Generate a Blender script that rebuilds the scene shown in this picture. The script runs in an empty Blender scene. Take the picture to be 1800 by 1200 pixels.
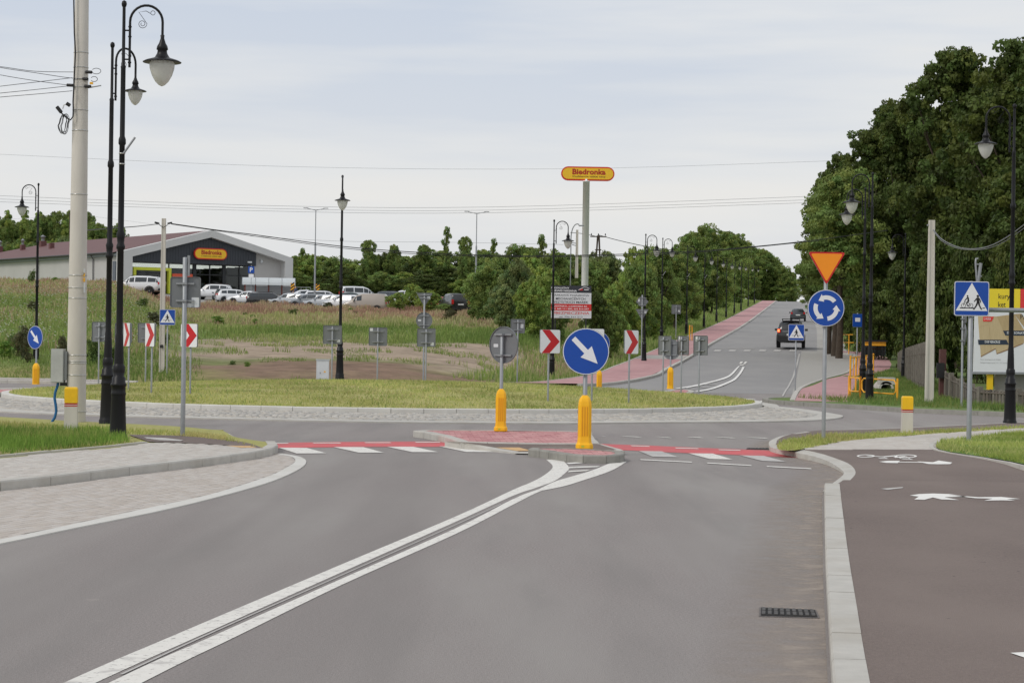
import bpy, bmesh, math, random
import numpy as np
from mathutils import Vector, Matrix
from mathutils.geometry import tessellate_polygon
random.seed(7); rng = np.random.default_rng(7)
scene = bpy.context.scene
COL = scene.collection
PI = math.pi
# ------------------------------------------------------------------ camera, world, sun, exposure
F, ROLL, PITCH, EYE = 3600.0, math.radians(0.85), 3.0/3600.0, 1.8
cam_d = bpy.data.cameras.new('camera'); cam_d.lens = 72; cam_d.sensor_width = 36
cam_d.clip_start = 0.1; cam_d.clip_end = 6000
cam = bpy.data.objects.new('camera', cam_d); COL.objects.link(cam)
cr, sr = math.cos(ROLL), math.sin(ROLL)
fwd = Vector((0, math.cos(PITCH), -math.sin(PITCH))); up0 = Vector((0, math.sin(PITCH), math.cos(PITCH)))
rt0 = Vector((1, 0, 0))
rt = rt0*cr + up0*sr; up = up0*cr - rt0*sr
m3 = Matrix((rt, up, -fwd)).transposed()
cam.matrix_world = Matrix.Translation((0, 0, EYE)) @ m3.to_4x4()
scene.camera = cam

world = bpy.data.worlds.new('World'); scene.world = world; world.use_nodes = True
def build_sky():
    nt = world.node_tree; N = nt.nodes; L = nt.links; N.clear()
    out = N.new('ShaderNodeOutputWorld'); bg = N.new('ShaderNodeBackground'); bg.inputs['Strength'].default_value = 0.1
    sky = N.new('ShaderNodeTexSky'); sky.sky_type = 'NISHITA'; sky.sun_disc = False
    sky.sun_elevation = math.radians(42); sky.sun_rotation = math.radians(235)
    sky.air_density = 1.2; sky.dust_density = 2.0
    tc = N.new('ShaderNodeTexCoord')
    mp = N.new('ShaderNodeMapping'); mp.inputs['Scale'].default_value = (1.5, 1.5, 14); mp.inputs['Rotation'].default_value = (0, math.radians(2.0), 0)
    no = N.new('ShaderNodeTexNoise'); no.inputs['Scale'].default_value = 1.7; no.inputs['Detail'].default_value = 5; no.inputs['Roughness'].default_value = 0.5
    cr_ = N.new('ShaderNodeValToRGB')
    e = cr_.color_ramp.elements
    e[0].position = 0.36; e[0].color = (0.585, 0.64, 0.735, 1)
    e[1].position = 0.66; e[1].color = (0.82, 0.80, 0.775, 1)
    e2 = cr_.color_ramp.elements.new(0.5); e2.color = (0.725, 0.745, 0.775, 1)
    sep = N.new('ShaderNodeSeparateXYZ')
    mr = N.new('ShaderNodeMapRange'); mr.inputs[1].default_value = 0.0; mr.inputs[2].default_value = 0.16
    hz = N.new('ShaderNodeMix'); hz.data_type = 'RGBA'; hz.inputs[6].default_value = (0.80, 0.79, 0.77, 1)
    ma = N.new('ShaderNodeMath'); ma.operation = 'MULTIPLY_ADD'; ma.inputs[1].default_value = 0.75; ma.inputs[2].default_value = 0.25
    mul = N.new('ShaderNodeVectorMath'); mul.operation = 'SCALE'; mul.inputs['Scale'].default_value = 10.6
    mx = N.new('ShaderNodeMix'); mx.data_type = 'RGBA'; mx.inputs[0].default_value = 0.92
    L.new(tc.outputs['Generated'], mp.inputs[0]); L.new(mp.outputs[0], no.inputs['Vector']); L.new(no.outputs[0], cr_.inputs[0])
    L.new(tc.outputs['Generated'], sep.inputs[0]); L.new(sep.outputs[2], mr.inputs[0]); L.new(mr.outputs[0], ma.inputs[0])
    L.new(ma.outputs[0], hz.inputs[0]); L.new(cr_.outputs[0], hz.inputs[7])
    L.new(hz.outputs[2], mul.inputs[0])
    L.new(sky.outputs[0], mx.inputs[6]); L.new(mul.outputs[0], mx.inputs[7])
    L.new(mx.outputs[2], bg.inputs[0]); L.new(bg.outputs[0], out.inputs[0])
build_sky()
sd = bpy.data.lights.new('sun', 'SUN'); sd.energy = 1.25; sd.angle = math.radians(16); sd.color = (1, 0.95, 0.88)
sun = bpy.data.objects.new('sun', sd); COL.objects.link(sun)
az = math.radians(235)
sdir = Vector((math.sin(az)*math.cos(math.radians(42)), math.cos(az)*math.cos(math.radians(42)), math.sin(math.radians(42))))
sun.rotation_euler = sdir.to_track_quat('Z', 'Y').to_euler()
scene.view_settings.view_transform = 'Standard'; scene.view_settings.look = 'None'
scene.view_settings.exposure = 0.0; scene.view_settings.gamma = 1.0
scene.view_settings.use_curve_mapping = False

# ------------------------------------------------------------------ terrain function and pixel helpers
PY = [-500, 85, 100, 116, 141, 242, 440, 465, 520, 900, 3000]
PZ = [0, 0, .15, .62, 1.55, 4.46, 10.9, 11.2, 10.6, 6, 0]
FY = [-500, 73.5, 76, 80, 84, 100, 130, 160, 205, 215, 245, 300, 440, 600, 3000]
FZ = [0, -.02, .25, .5, .65, 1.2, 2.2, 3.1, 4.6, 4.95, 6.65, 7.4, 12, 11, 8]
LZ = [0, -.02, .3, .7, .95, 2.0, 3.9, 5.1, 6.5, 6.7, 7.1, 8.0, 12, 11, 8]
XY = [60, 75, 81.5, 90, 97, 107, 115.5, 133.5, 143, 197, 242, 440, 3000]
XX = [-30, -2, 3.6, 5.6, 6.85, 8.25, 9.6, 12.5, 13.9, 21.9, 28.3, 56.7, 425]
def XL(Y): return np.interp(Y, XY, XX)
def sst(a, b, x):
    t = np.clip((x-a)/(b-a), 0, 1); return t*t*(3-2*t)
def H(X, Y):
    X = np.asarray(X, float); Y = np.asarray(Y, float)
    p = np.interp(Y, PY, PZ); a = X/np.maximum(Y, 1)
    f = np.interp(Y, FY, FZ); l = np.interp(Y, FY, LZ)
    w = sst(-.15, -.20, a) if False else 1-sst(-.20, -.15, a)
    f = f*(1-w)+l*w
    bump = (np.sin(X*.31+Y*.11)+np.sin(X*.13-Y*.23+1.3)+np.sin(X*.71+Y*.37))*.05*sst(76, 90, Y)*(1-sst(195, 205, Y))
    d = XL(Y)-3.0-X
    s = sst(.4, 8, d)
    return p*(1-s)+(f+bump)*s
def ray(px, py):
    u = px-900; v = 600-py
    x = u*cr-v*sr; z = u*sr+v*cr
    d = rt0*(x/F)+up0*(z/F)+fwd
    return d.x/d.y, d.z/d.y
def at(px, py, Y):
    x, z = ray(px, py); return Vector((x*Y, Y, EYE+z*Y))
def G(px, py, h=0.0):
    x, z = ray(px, py)
    g = lambda Y: EYE+z*Y-float(H(x*Y, Y))-h
    if z < 0:
        Y = (EYE-h)/-z
        if 0 < Y < 73: return Vector((x*Y, Y, h))
    Y = 3.0; st = 1.0
    while Y < 900:
        if g(Y+st) < 0:
            a, b = Y, Y+st
            for _ in range(25):
                m = (a+b)/2
                if g(m) < 0: b = m
                else: a = m
            return Vector((x*b, b, EYE+z*b))
        Y += st
    return Vector((x*400, 400, EYE+z*400))
def onto(X, Y, h=0.0): return Vector((X, Y, float(H(X, Y))+h))

# ------------------------------------------------------------------ materials
def lin(c):
    c = c/255.0
    return c/12.92 if c <= .04045 else ((c+.055)/1.055)**2.4
def S(r, g, b, k=1.0): return (lin(r)*k, lin(g)*k, lin(b)*k)
MATS = {}
def M(name, rgb, rough=.6, var=.12, scale=6, bump=0.0, bscale=60, metal=0.0, detail=4, world_space=False, rgb2=None, stretch=None, emit=0, spec=None, alpha=None, coat=0):
    if name in MATS: return MATS[name]
    m = bpy.data.materials.new(name); m.use_nodes = True; MATS[name] = m
    nt = m.node_tree; N = nt.nodes; L = nt.links
    b = N['Principled BSDF']
    b.inputs['Roughness'].default_value = rough; b.inputs['Metallic'].default_value = metal
    if spec is not None: b.inputs['Specular IOR Level'].default_value = spec
    if coat: b.inputs['Coat Weight'].default_value = coat
    if emit:
        b.inputs['Emission Color'].default_value = (*rgb, 1); b.inputs['Emission Strength'].default_value = emit
    if alpha is not None: b.inputs['Alpha'].default_value = alpha
    if world_space:
        g = N.new('ShaderNodeNewGeometry'); src = g.outputs['Position']
    else:
        g = N.new('ShaderNodeTexCoord'); src = g.outputs['Object']
    mp = N.new('ShaderNodeMapping'); L.new(src, mp.inputs[0])
    if stretch: mp.inputs['Scale'].default_value = stretch
    no = N.new('ShaderNodeTexNoise'); no.inputs['Scale'].default_value = scale; no.inputs['Detail'].default_value = detail; no.inputs['Roughness'].default_value = .65
    L.new(mp.outputs[0], no.inputs['Vector'])
    r = N.new('ShaderNodeValToRGB'); L.new(no.outputs[0], r.inputs[0])
    lo = tuple(c*(1-var) for c in rgb); hi = tuple(min(1, c*(1+var)) for c in (rgb2 or rgb))
    r.color_ramp.elements[0].position = .3; r.color_ramp.elements[0].color = (*lo, 1)
    r.color_ramp.elements[1].position = .7; r.color_ramp.elements[1].color = (*hi, 1)
    L.new(r.outputs[0], b.inputs['Base Color'])
    if bump:
        n2 = N.new('ShaderNodeTexNoise'); n2.inputs['Scale'].default_value = bscale; n2.inputs['Detail'].default_value = 3
        L.new(mp.outputs[0], n2.inputs['Vector'])
        bp = N.new('ShaderNodeBump'); bp.inputs['Strength'].default_value = bump; bp.inputs['Distance'].default_value = .01
        L.new(n2.outputs[0], bp.inputs['Height']); L.new(bp.outputs[0], b.inputs['Normal'])
    return m
def ramp_mix(m, scale, c2, lo, hi, stretch=(1, 1, 1), detail=5, fac=1.0):
    """lay a second colour over a material where a noise is high"""
    nt = m.node_tree; N = nt.nodes; L = nt.links; b = N['Principled BSDF']
    src = b.inputs['Base Color'].links[0].from_socket
    g = N.new('ShaderNodeNewGeometry'); mp = N.new('ShaderNodeMapping'); mp.inputs['Scale'].default_value = stretch
    L.new(g.outputs['Position'], mp.inputs[0])
    no = N.new('ShaderNodeTexNoise'); no.inputs['Scale'].default_value = scale; no.inputs['Detail'].default_value = detail
    L.new(mp.outputs[0], no.inputs['Vector'])
    mr = N.new('ShaderNodeMapRange'); mr.inputs[1].default_value = lo; mr.inputs[2].default_value = hi; mr.inputs[4].default_value = fac
    L.new(no.outputs[0], mr.inputs[0])
    mx = N.new('ShaderNodeMix'); mx.data_type = 'RGBA'; L.new(mr.outputs[0], mx.inputs[0]); L.new(src, mx.inputs[6]); mx.inputs[7].default_value = (*c2, 1)
    L.new(mx.outputs[2], b.inputs['Base Color'])
    return m
def colmat(name, rough=.7, trans=.25, spec=.3):
    if name in MATS: return MATS[name]
    m = bpy.data.materials.new(name); m.use_nodes = True; MATS[name] = m
    nt = m.node_tree; N = nt.nodes; L = nt.links
    b = N['Principled BSDF']; b.inputs['Roughness'].default_value = rough; b.inputs['Specular IOR Level'].default_value = spec
    a = N.new('ShaderNodeAttribute'); a.attribute_name = 'Col'
    L.new(a.outputs['Color'], b.inputs['Base Color'])
    t = N.new('ShaderNodeBsdfTranslucent'); L.new(a.outputs['Color'], t.inputs[0])
    mx = N.new('ShaderNodeMixShader'); mx.inputs[0].default_value = trans*1.35
    L.new(b.outputs[0], mx.inputs[1]); L.new(t.outputs[0], mx.inputs[2])
    L.new(mx.outputs[0], N['Material Output'].inputs[0])
    return m
asphalt = M('asphalt', S(141, 134, 131), .85, .30, 55, bump=.8, bscale=120, world_space=True, detail=9)
ramp_mix(asphalt, .35, S(150, 145, 141), .42, .68, (1.6, .35, 1), 6)
ramp_mix(asphalt, .9, S(124, 120, 117), .5, .75, (1.8, .22, 1), 6, .55)
ramp_mix(asphalt, .22, S(127, 121, 118), .48, .62, (3.2, .12, 1), 3, .45)
ramp_mix(asphalt, 3, S(168, 160, 152), .68, .78, (1, 1, 1), 8, .35)
asphalt_hill = M('worn_asphalt', S(142, 140, 139), .85, .07, 80, world_space=True, detail=3)
ramp_mix(asphalt_hill, .5, S(156, 153, 150), .4, .75, (1, .35, 1), 6, .6)
bay_mat = M('pale_asphalt', S(166, 163, 157), .9, .07, 60, world_space=True)
cyc = M('reddish_asphalt', S(114, 101, 95), .9, .32, 55, bump=.8, bscale=120, world_space=True, detail=9)
ramp_mix(cyc, .5, S(127, 114, 107), .42, .7, (1, .5, 1), 6)
ramp_mix(cyc, 9, S(52, 48, 47), .74, .76, (1, 1, 1), 2, .8)
conc = M('kerb_concrete', S(186, 183, 176), .85, .10, 4, bump=.3, bscale=90, world_space=True, detail=8)
ramp_mix(conc, 1.2, S(165, 158, 146), .5, .75, (1, 1, 1), 8, .6)
conc_d = M('dark_kerb_concrete', S(146, 144, 137), .9, .16, 5, bump=.3, world_space=True, detail=8)
conc_w = M('pale_concrete', S(206, 204, 198), .8, .08, 3, bump=.2, world_space=True, detail=8)
ramp_mix(conc_w, 1.5, S(186, 182, 172), .5, .75, (1, 1, 1), 8, .6)
pav_joint = M('joint_sand', S(160, 152, 142), .95, .15, 20, world_space=True)
paver_l = [M('paver_pale_%s' % n, S(*c), .9, .05, 14, world_space=True, bump=.3) for n, c in (('grey', (190, 184, 176)), ('warm', (186, 179, 171)), ('light', (194, 189, 182)))]
paver_b = [M('paver_lay_by_%s' % n, S(*c), .9, .05, 14, world_space=True, bump=.3) for n, c in (('grey', (184, 176, 168)), ('warm', (180, 171, 162)), ('light', (188, 181, 174)))]
paver_r = [M('paver_red_%s' % n, S(*c), .9, .12, 14, world_space=True, bump=.3) for n, c in (('rose', (190, 138, 138)), ('deep', (178, 122, 124)), ('pale', (200, 152, 150)))]
joint_r = M('red_joint', S(120, 80, 80), .95, .15, 20, world_space=True)
white_p = M('road_paint', S(222, 219, 212), .7, .05, 8, world_space=True)
ramp_mix(white_p, 6, S(176, 172, 168), .56, .72, (1, 1, 1), 9, .7)
ramp_mix(white_p, 26, S(150, 145, 142), .60, .66, (1, 1, 1), 9, .85)
white_f = M('fresh_road_paint', S(232, 230, 225), .65, .04, 8, world_space=True)
worn_p = M('worn_road_paint', S(185, 182, 178), .8, .12, 9, world_space=True)
red_p = M('red_road_paint', S(205, 88, 92), .75, .12, 5, world_space=True)
ramp_mix(red_p, 1.2, S(178, 92, 94), .40, .7, (1, 1, 1), 9, .8)
ramp_mix(red_p, 14, S(150, 118, 118), .58, .68, (1, 1, 1), 9, .7)
tact = M('tactile_paving', S(205, 168, 120), .9, .12, 20, world_space=True)
mown = M('mown_turf', S(160, 158, 92), .95, .22, 7, bump=1, bscale=60, world_space=True, detail=8)
ramp_mix(mown, 1.1, S(170, 158, 108), .5, .75, (1, 1, 1), 8, .7)
lush = M('lush_turf', S(92, 125, 50), .95, .2, 7, bump=1, world_space=True, detail=8)
black_m = M('black_cast_iron', S(20, 20, 23), .42, .15, 3, spec=.3)
galv = M('galvanised_steel', S(150, 153, 156), .45, .08, 9, metal=.35)
back_m = M('sign_back_grey', S(118, 121, 124), .5, .05, 4, metal=.1)
blue_m = M('sign_blue', S(8, 72, 165), .35, .04, 3)
signw = M('sign_white', S(232, 233, 236), .35, .03, 3)
signr = M('sign_red', S(196, 20, 30), .35, .04, 3)
signo = M('sign_amber', S(250, 150, 20), .35, .04, 3)
signk = M('sign_black', S(22, 22, 24), .4, .04, 3)
yel = M('yellow_plastic', S(250, 186, 10), .4, .05, 4)
yel_d = M('yellow_plastic_groove', S(222, 150, 12), .5, .05, 4)
yel_rail = M('yellow_rail_paint', S(236, 168, 38), .45, .08, 5)
stick = M('sticker_white', S(215, 218, 220), .5, .05, 4)
globe = M('lamp_globe', S(240, 241, 236), .25, .02, 3, spec=.6)
def _tr():
    nt = globe.node_tree; N = nt.nodes; L = nt.links; t = N.new('ShaderNodeBsdfTranslucent'); t.inputs[0].default_value = (.92, .92, .9, 1); mx = N.new('ShaderNodeMixShader'); mx.inputs[0].default_value = .5
    L.new(N['Principled BSDF'].outputs[0], mx.inputs[1]); L.new(t.outputs[0], mx.inputs[2]); L.new(mx.outputs[0], N['Material Output'].inputs[0])
_tr()
polec = M('spun_concrete', S(202, 197, 188), .9, .06, 3, bump=.25, bscale=120, stretch=(1, 1, .3), detail=8)
ramp_mix(polec, 1.4, S(188, 182, 172), .5, .72, (3, 3, .5), 8, .6)
strap = M('steel_strap', S(190, 190, 188), .3, .1, 10, metal=.7)
dark_rub = M('black_rubber', S(30, 30, 32), .6, .1, 10)
bark = M('bark', S(72, 62, 52), .95, .3, 8, bump=1, bscale=20)
leaf = colmat('leaves', .6, .3)
blade = colmat('grass_blades', .8, .3, .2)

# ------------------------------------------------------------------ mesh helpers
class MB:
    def __init__(s): s.v = []; s.f = []; s.sm = []
    def add(s, vs, fs, smooth=False):
        o = len(s.v); s.v += [tuple(v) for v in vs]; s.f += [tuple(i+o for i in f) for f in fs]; s.sm += [smooth]*len(fs)
    def box(s, c, d, rz=0, T=None):
        cx, cy, cz = c; dx, dy, dz = (q/2 for q in d); ca, sa = math.cos(rz), math.sin(rz)
        vs = []
        for z in (-dz, dz):
            for x, y in ((-dx, -dy), (dx, -dy), (dx, dy), (-dx, dy)):
                vs.append((cx+x*ca-y*sa, cy+x*sa+y*ca, cz+z))
        if T: vs = [T(v) for v in vs]
        s.add(vs, [(3, 2, 1, 0), (4, 5, 6, 7), (0, 1, 5, 4), (1, 2, 6, 5), (2, 3, 7, 6), (3, 0, 4, 7)])
    def tube(s, pts, r, n=8, cap=True, closed=False):
        pts = [Vector(p) for p in pts]; k = len(pts)
        rs = r if isinstance(r, (list, tuple)) else [r]*k
        vs = []; prev = None
        for i, p in enumerate(pts):
            a = pts[i-1] if (i or closed) else p; b = pts[(i+1) % k] if (i < k-1 or closed) else p
            t = (b-a).normalized()
            if prev is None:
                ref = Vector((0, 0, 1)) if abs(t.z) < .9 else Vector((1, 0, 0)); u = t.cross(ref).normalized()
            else:
                u = (prev-t*prev.dot(t)).normalized()
            prev = u; w = t.cross(u)
            for j in range(n):
                an = 2*PI*j/n; vs.append(p+(u*math.cos(an)+w*math.sin(an))*rs[i])
        fs = []
        for i in range(k if closed else k-1):
            for j in range(n):
                a = i*n+j; b = i*n+(j+1) % n; i2 = (i+1) % k
                fs.append((a, b, i2*n+(j+1) % n, i2*n+j))
        s.add(vs, fs, True)
        if cap and not closed:
            s.add(vs[:n], [tuple(range(n-1, -1, -1))]); s.add(vs[-n:], [tuple(range(n))])
    def lathe(s, prof, n=16, c=(0, 0, 0)):
        vs = []; fs = []
        for r, z in prof:
            for j in range(n):
                an = 2*PI*j/n; vs.append((c[0]+r*math.cos(an), c[1]+r*math.sin(an), c[2]+z))
        for i in range(len(prof)-1):
            for j in range(n):
                fs.append((i*n+j, i*n+(j+1) % n, (i+1)*n+(j+1) % n, (i+1)*n+j))
        s.add(vs, fs, True)
        s.add(vs[:n], [tuple(range(n-1, -1, -1))]); s.add(vs[-n:], [tuple(range(n))])
    def poly(s, pts):
        """flat tessellated polygon of 3-D points"""
        tr = tessellate_polygon([[Vector(p) for p in pts]])
        P = [Vector(p) for p in pts]; fs = []
        for t in tr: fs.append(tuple(t))
        s.add(P, fs)
    def prism(s, pts2, T, d0, d1):
        """polygon (u,w) extruded between depths d0,d1; T maps (u,d,w) -> xyz"""
        n = len(pts2)
        a = [T((u, d0, w)) for u, w in pts2]; b = [T((u, d1, w)) for u, w in pts2]
        tr = tessellate_polygon([[Vector((u, w, 0)) for u, w in pts2]])
        fs = [tuple(t) for t in tr]+[tuple(i+n for i in reversed(t)) for t in tr]
        fs += [(i, (i+1) % n, n+(i+1) % n, n+i) for i in range(n)]
        s.add(a+b, fs)
    def build(s, name, mat=None, parent=None, fix=True, kind=None):
        me = bpy.data.meshes.new(name); me.from_pydata(s.v, [], s.f); me.update()
        me.polygons.foreach_set('use_smooth', s.sm)
        if fix:
            bm = bmesh.new(); bm.from_mesh(me); bmesh.ops.recalc_face_normals(bm, faces=bm.faces); bm.to_mesh(me); bm.free()
        if mat: me.materials.append(mat)
        o = bpy.data.objects.new(name, me); COL.objects.link(o)
        if parent: o.parent = parent
        if kind: o['kind'] = kind
        return o
def ident(v): return tuple(v)
def thing(name, label, cat, loc, rz=0, group=None):
    o = bpy.data.objects.new(name, None); COL.objects.link(o); o.empty_display_size = .2
    o.location = loc; o.rotation_euler = (0, 0, rz); o['label'] = label; o['category'] = cat
    if group: o['group'] = group
    return o
def tag(o, label, cat, group=None):
    o['label'] = label; o['category'] = cat
    if group: o['group'] = group
    return o
def circ(r, n=28, cx=0, cz=0, a0=0): return [(cx+r*math.cos(a0+2*PI*i/n), cz+r*math.sin(a0+2*PI*i/n)) for i in range(n)]
def rrect(w, h, r, n=4, cx=0, cz=0):
    out = []
    for sx, sz, a in ((1, 1, 0), (-1, 1, PI/2), (-1, -1, PI), (1, -1, 1.5*PI)):
        for i in range(n+1):
            t = a+i*PI/2/n; out.append((cx+sx*(w/2-r)+r*math.cos(t), cz+sz*(h/2-r)+r*math.sin(t)))
    return out
def text_mb(txt, w, h, T, d, bold=.0, space=1.0):
    """lettering fitted into w x h centred on (0,0) of plane T"""
    cu = bpy.data.curves.new('lettering', 'FONT'); cu.body = txt; cu.size = 1; cu.offset = bold; cu.resolution_u = 2; cu.space_character = space
    o = bpy.data.objects.new('lettering', cu)
    me = bpy.data.meshes.new_from_object(o)
    co = np.array([v.co[:] for v in me.vertices]) if len(me.vertices) else np.zeros((1, 3))
    mn, mx = co.min(0), co.max(0)
    if w is None: w = (mx[0]-mn[0])*h/(mx[1]-mn[1])
    sx = w/(mx[0]-mn[0]+1e-6); sz = h/(mx[1]-mn[1]+1e-6)
    mb = MB(); vs = [T(((c[0]-mn[0])*sx-w/2, d, (c[1]-mn[1])*sz-h/2)) for c in co]
    mb.add(vs, [tuple(p.vertices) for p in me.polygons])
    bpy.data.objects.remove(o); bpy.data.curves.remove(cu); bpy.data.meshes.remove(me)
    return mb
def copy_tree(o, parent=None):
    c = o.copy(); COL.objects.link(c); c.parent = parent
    for ch in list(o.children): copy_tree(ch, c)
    return c
def smooth_line(pts, n=6):
    """Catmull-Rom through pixel points"""
    P = [Vector((p[0], p[1])) for p in pts]; out = []
    for i in range(len(P)-1):
        p0 = P[max(i-1, 0)]; p1 = P[i]; p2 = P[i+1]; p3 = P[min(i+2, len(P)-1)]
        for k in range(n):
            t = k/n
            out.append(.5*((2*p1)+(p2-p0)*t+(2*p0-5*p1+4*p2-p3)*t*t+(3*p1-p0-3*p2+p3)*t**3))
    out.append(P[-1]); return [(v.x, v.y) for v in out]
def gp(pts, h=0.0): return [G(p[0], p[1], h) for p in pts]
def in_poly(x, y, poly):
    x = np.asarray(x); y = np.asarray(y); ins = np.zeros(x.shape, bool); n = len(poly); j = n-1
    for i in range(n):
        xi, yi = poly[i][0], poly[i][1]; xj, yj = poly[j][0], poly[j][1]
        c = ((yi > y) != (yj > y)) & (x < (xj-xi)*(y-yi)/(yj-yi+1e-12)+xi)
        ins ^= c; j = i
    return ins
def sheet(name, pts, mat, dz=0.0, parent=None, kind='structure'):
    """flat sheet through ground points; dz lifts it"""
    mb = MB(); mb.poly([(p[0], p[1], p[2]+dz) for p in pts])
    o = mb.build(name, mat, parent, fix=False)
    # face up
    me = o.data
    bm = bmesh.new(); bm.from_mesh(me)
    for f in bm.faces:
        if f.normal.z < 0: f.normal_flip()
    bm.to_mesh(me); bm.free()
    if kind and not parent: o['kind'] = kind
    return o
def slab(name, pts, mat, z0, z1, parent=None, kind='structure'):
    mb = MB(); mb.prism([(p[0], p[1]) for p in pts], lambda q: (q[0], q[2], q[1]), z0, z1)
    o = mb.build(name, mat, parent)
    if kind and not parent: o['kind'] = kind
    return o
def strip_between(name, left, right, mat, parent=None, kind='structure', fix=True):
    mb = MB(); n = len(left); vs = list(left)+list(right)
    mb.add(vs, [(i, i+1, n+i+1, n+i) for i in range(n-1)])
    o = mb.build(name, mat, parent, fix=False)
    bm = bmesh.new(); bm.from_mesh(o.data)
    for f in bm.faces:
        if f.normal.z < 0: f.normal_flip()
    bm.to_mesh(o.data); bm.free()
    if kind and not parent: o['kind'] = kind
    return o
def resample(P, step):
    P = [Vector(p) for p in P]; out = [P[0]]; acc = 0
    segs = [(P[i], P[i+1], (P[i+1]-P[i]).length) for i in range(len(P)-1)]
    tot = sum(s[2] for s in segs); n = max(1, round(tot/step)); targets = [tot*k/n for k in range(1, n)]
    acc = 0; it = iter(targets); t = next(it, None)
    for a, b, l in segs:
        while t is not None and acc+l >= t:
            out.append(a.lerp(b, (t-acc)/l)); t = next(it, None)
        acc += l
    out.append(P[-1]); return out
_stone = {}
def stone_mesh(w, h, mat):
    key = (w, h, mat.name)
    if key not in _stone:
        mb = MB(); c = .012
        # cross-section (y across, z up), top front arris chamfered; length 1 along x
        sec = [(0, -.08), (0, h-c*1.5), (c, h), (w, h), (w, -.08)]
        vs = [(-.5, y, z) for y, z in sec]+[(.5, y, z) for y, z in sec]
        n = 5; mb.add(vs, [(0, 1, 2, 3, 4), (9, 8, 7, 6, 5)]+[(i, i+5, (i+1) % 5+5, (i+1) % 5) for i in range(5)])
        o = mb.build('kerb_stone', mat); _stone[key] = o.data; bpy.data.objects.remove(o)
    return _stone[key]
def kerb(P, w, h, mat, parent, step=1.0, name='kerb_stone', gap=.012):
    """a run of single kerb stones; P is the road-side foot line, stones extend to the LEFT of travel"""
    Q = resample(P, step); me = stone_mesh(w, h, mat)
    for i in range(len(Q)-1):
        a, b = Q[i], Q[i+1]; d = b-a; L = math.hypot(d.x, d.y)
        if L < .02: continue
        o = bpy.data.objects.new(name, me); COL.objects.link(o); o.parent = parent
        mid = (a+b)/2; ang = math.atan2(d.y, d.x)
        o.location = (mid.x, mid.y, mid.z+random.uniform(-.003, .003)); o.rotation_euler = (random.uniform(-.01, .01), -math.asin(max(-1, min(1, d.z/max(L, .01)))), ang)
        o.scale = (L-gap, 1, 1)
def holder(name):
    o = bpy.data.objects.new(name, None); COL.objects.link(o); o['kind'] = 'structure'; return o
def pave(parent, poly, z, ang, mats, bl=.2, bw=.1, gap=.005, most=300, hgt=.02, running=True, name='paving_stone', sheet_mat=None):
    """blocks laid inside a polygon: the largest-showing ones are single objects, the rest one joined part"""
    P = np.array([(p[0], p[1]) for p in poly]); ca, sa = math.cos(ang), math.sin(ang)
    R = np.array([[ca, sa], [-sa, ca]]); Q = P@R.T
    mn, mx = Q.min(0), Q.max(0); C = []
    rows = int((mx[1]-mn[1])/bw)+1; cols = int((mx[0]-mn[0])/bl)+2
    jj, ii = np.meshgrid(np.arange(rows), np.arange(cols), indexing='ij')
    lx = mn[0]+(ii+(jj % 2)*.5*running)*bl; ly = mn[1]+(jj+.5)*bw
    X = lx*ca-ly*sa; Y = lx*sa+ly*ca
    m = in_poly(X, Y, P) & (Y > 8) & (np.abs(X) < Y*.27+.5)
    X = X[m]; Y = Y[m]
    order = np.argsort(Y); X = X[order]; Y = Y[order]
    if len(X) == 0: return
    mes = []
    for mt in mats:
        mb = MB(); x = (bl-gap)/2; y = (bw-gap)/2; c = .005
        vs = [(-x, -y, 0), (x, -y, 0), (x, y, 0), (-x, y, 0), (-x, -y, hgt-c), (x, -y, hgt-c), (x, y, hgt-c), (-x, y, hgt-c), (-x+c, -y+c, hgt), (x-c, -y+c, hgt), (x-c, y-c, hgt), (-x+c, y-c, hgt)]
        mb.add(vs, [(0, 1, 5, 4), (1, 2, 6, 5), (2, 3, 7, 6), (3, 0, 4, 7), (4, 5, 9, 8), (5, 6, 10, 9), (6, 7, 11, 10), (7, 4, 8, 11), (8, 9, 10, 11)])
        o = mb.build(name, mt); mes.append(o.data); bpy.data.objects.remove(o)
    zz = rng.uniform(-.002, .002, len(X)); wh = rng.integers(0, len(mats), len(X))
    k = min(most, len(X))
    for i in range(k):
        o = bpy.data.objects.new(name, mes[wh[i]]); COL.objects.link(o); o.parent = parent
        o.location = (X[i], Y[i], z+zz[i]); o.rotation_euler = (0, 0, ang+random.uniform(-.01, .01))
    n = len(X)-k
    if n > 0:
        base = np.array([v.co[:] for v in mes[0].vertices]); fs = [list(p.vertices) for p in mes[0].polygons]
        bx = base[:, 0]*ca-base[:, 1]*sa; by = base[:, 0]*sa+base[:, 1]*ca
        V = np.stack([X[k:, None]+bx, Y[k:, None]+by, z+zz[k:, None]+base[:, 2][None, :]], -1).reshape(-1, 3)
        fa = np.array(fs)[None]+(np.arange(n)*len(base))[:, None, None]; fa = fa.reshape(-1, 4)
        o = quads_obj(name+'_field', V, fa, None, parent)
        for mt in mats: o.data.materials.append(mt)
        o.data.polygons.foreach_set('material_index', np.repeat(wh[k:], len(fs)).astype(np.int32))
        o['kind'] = 'stuff'
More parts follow.
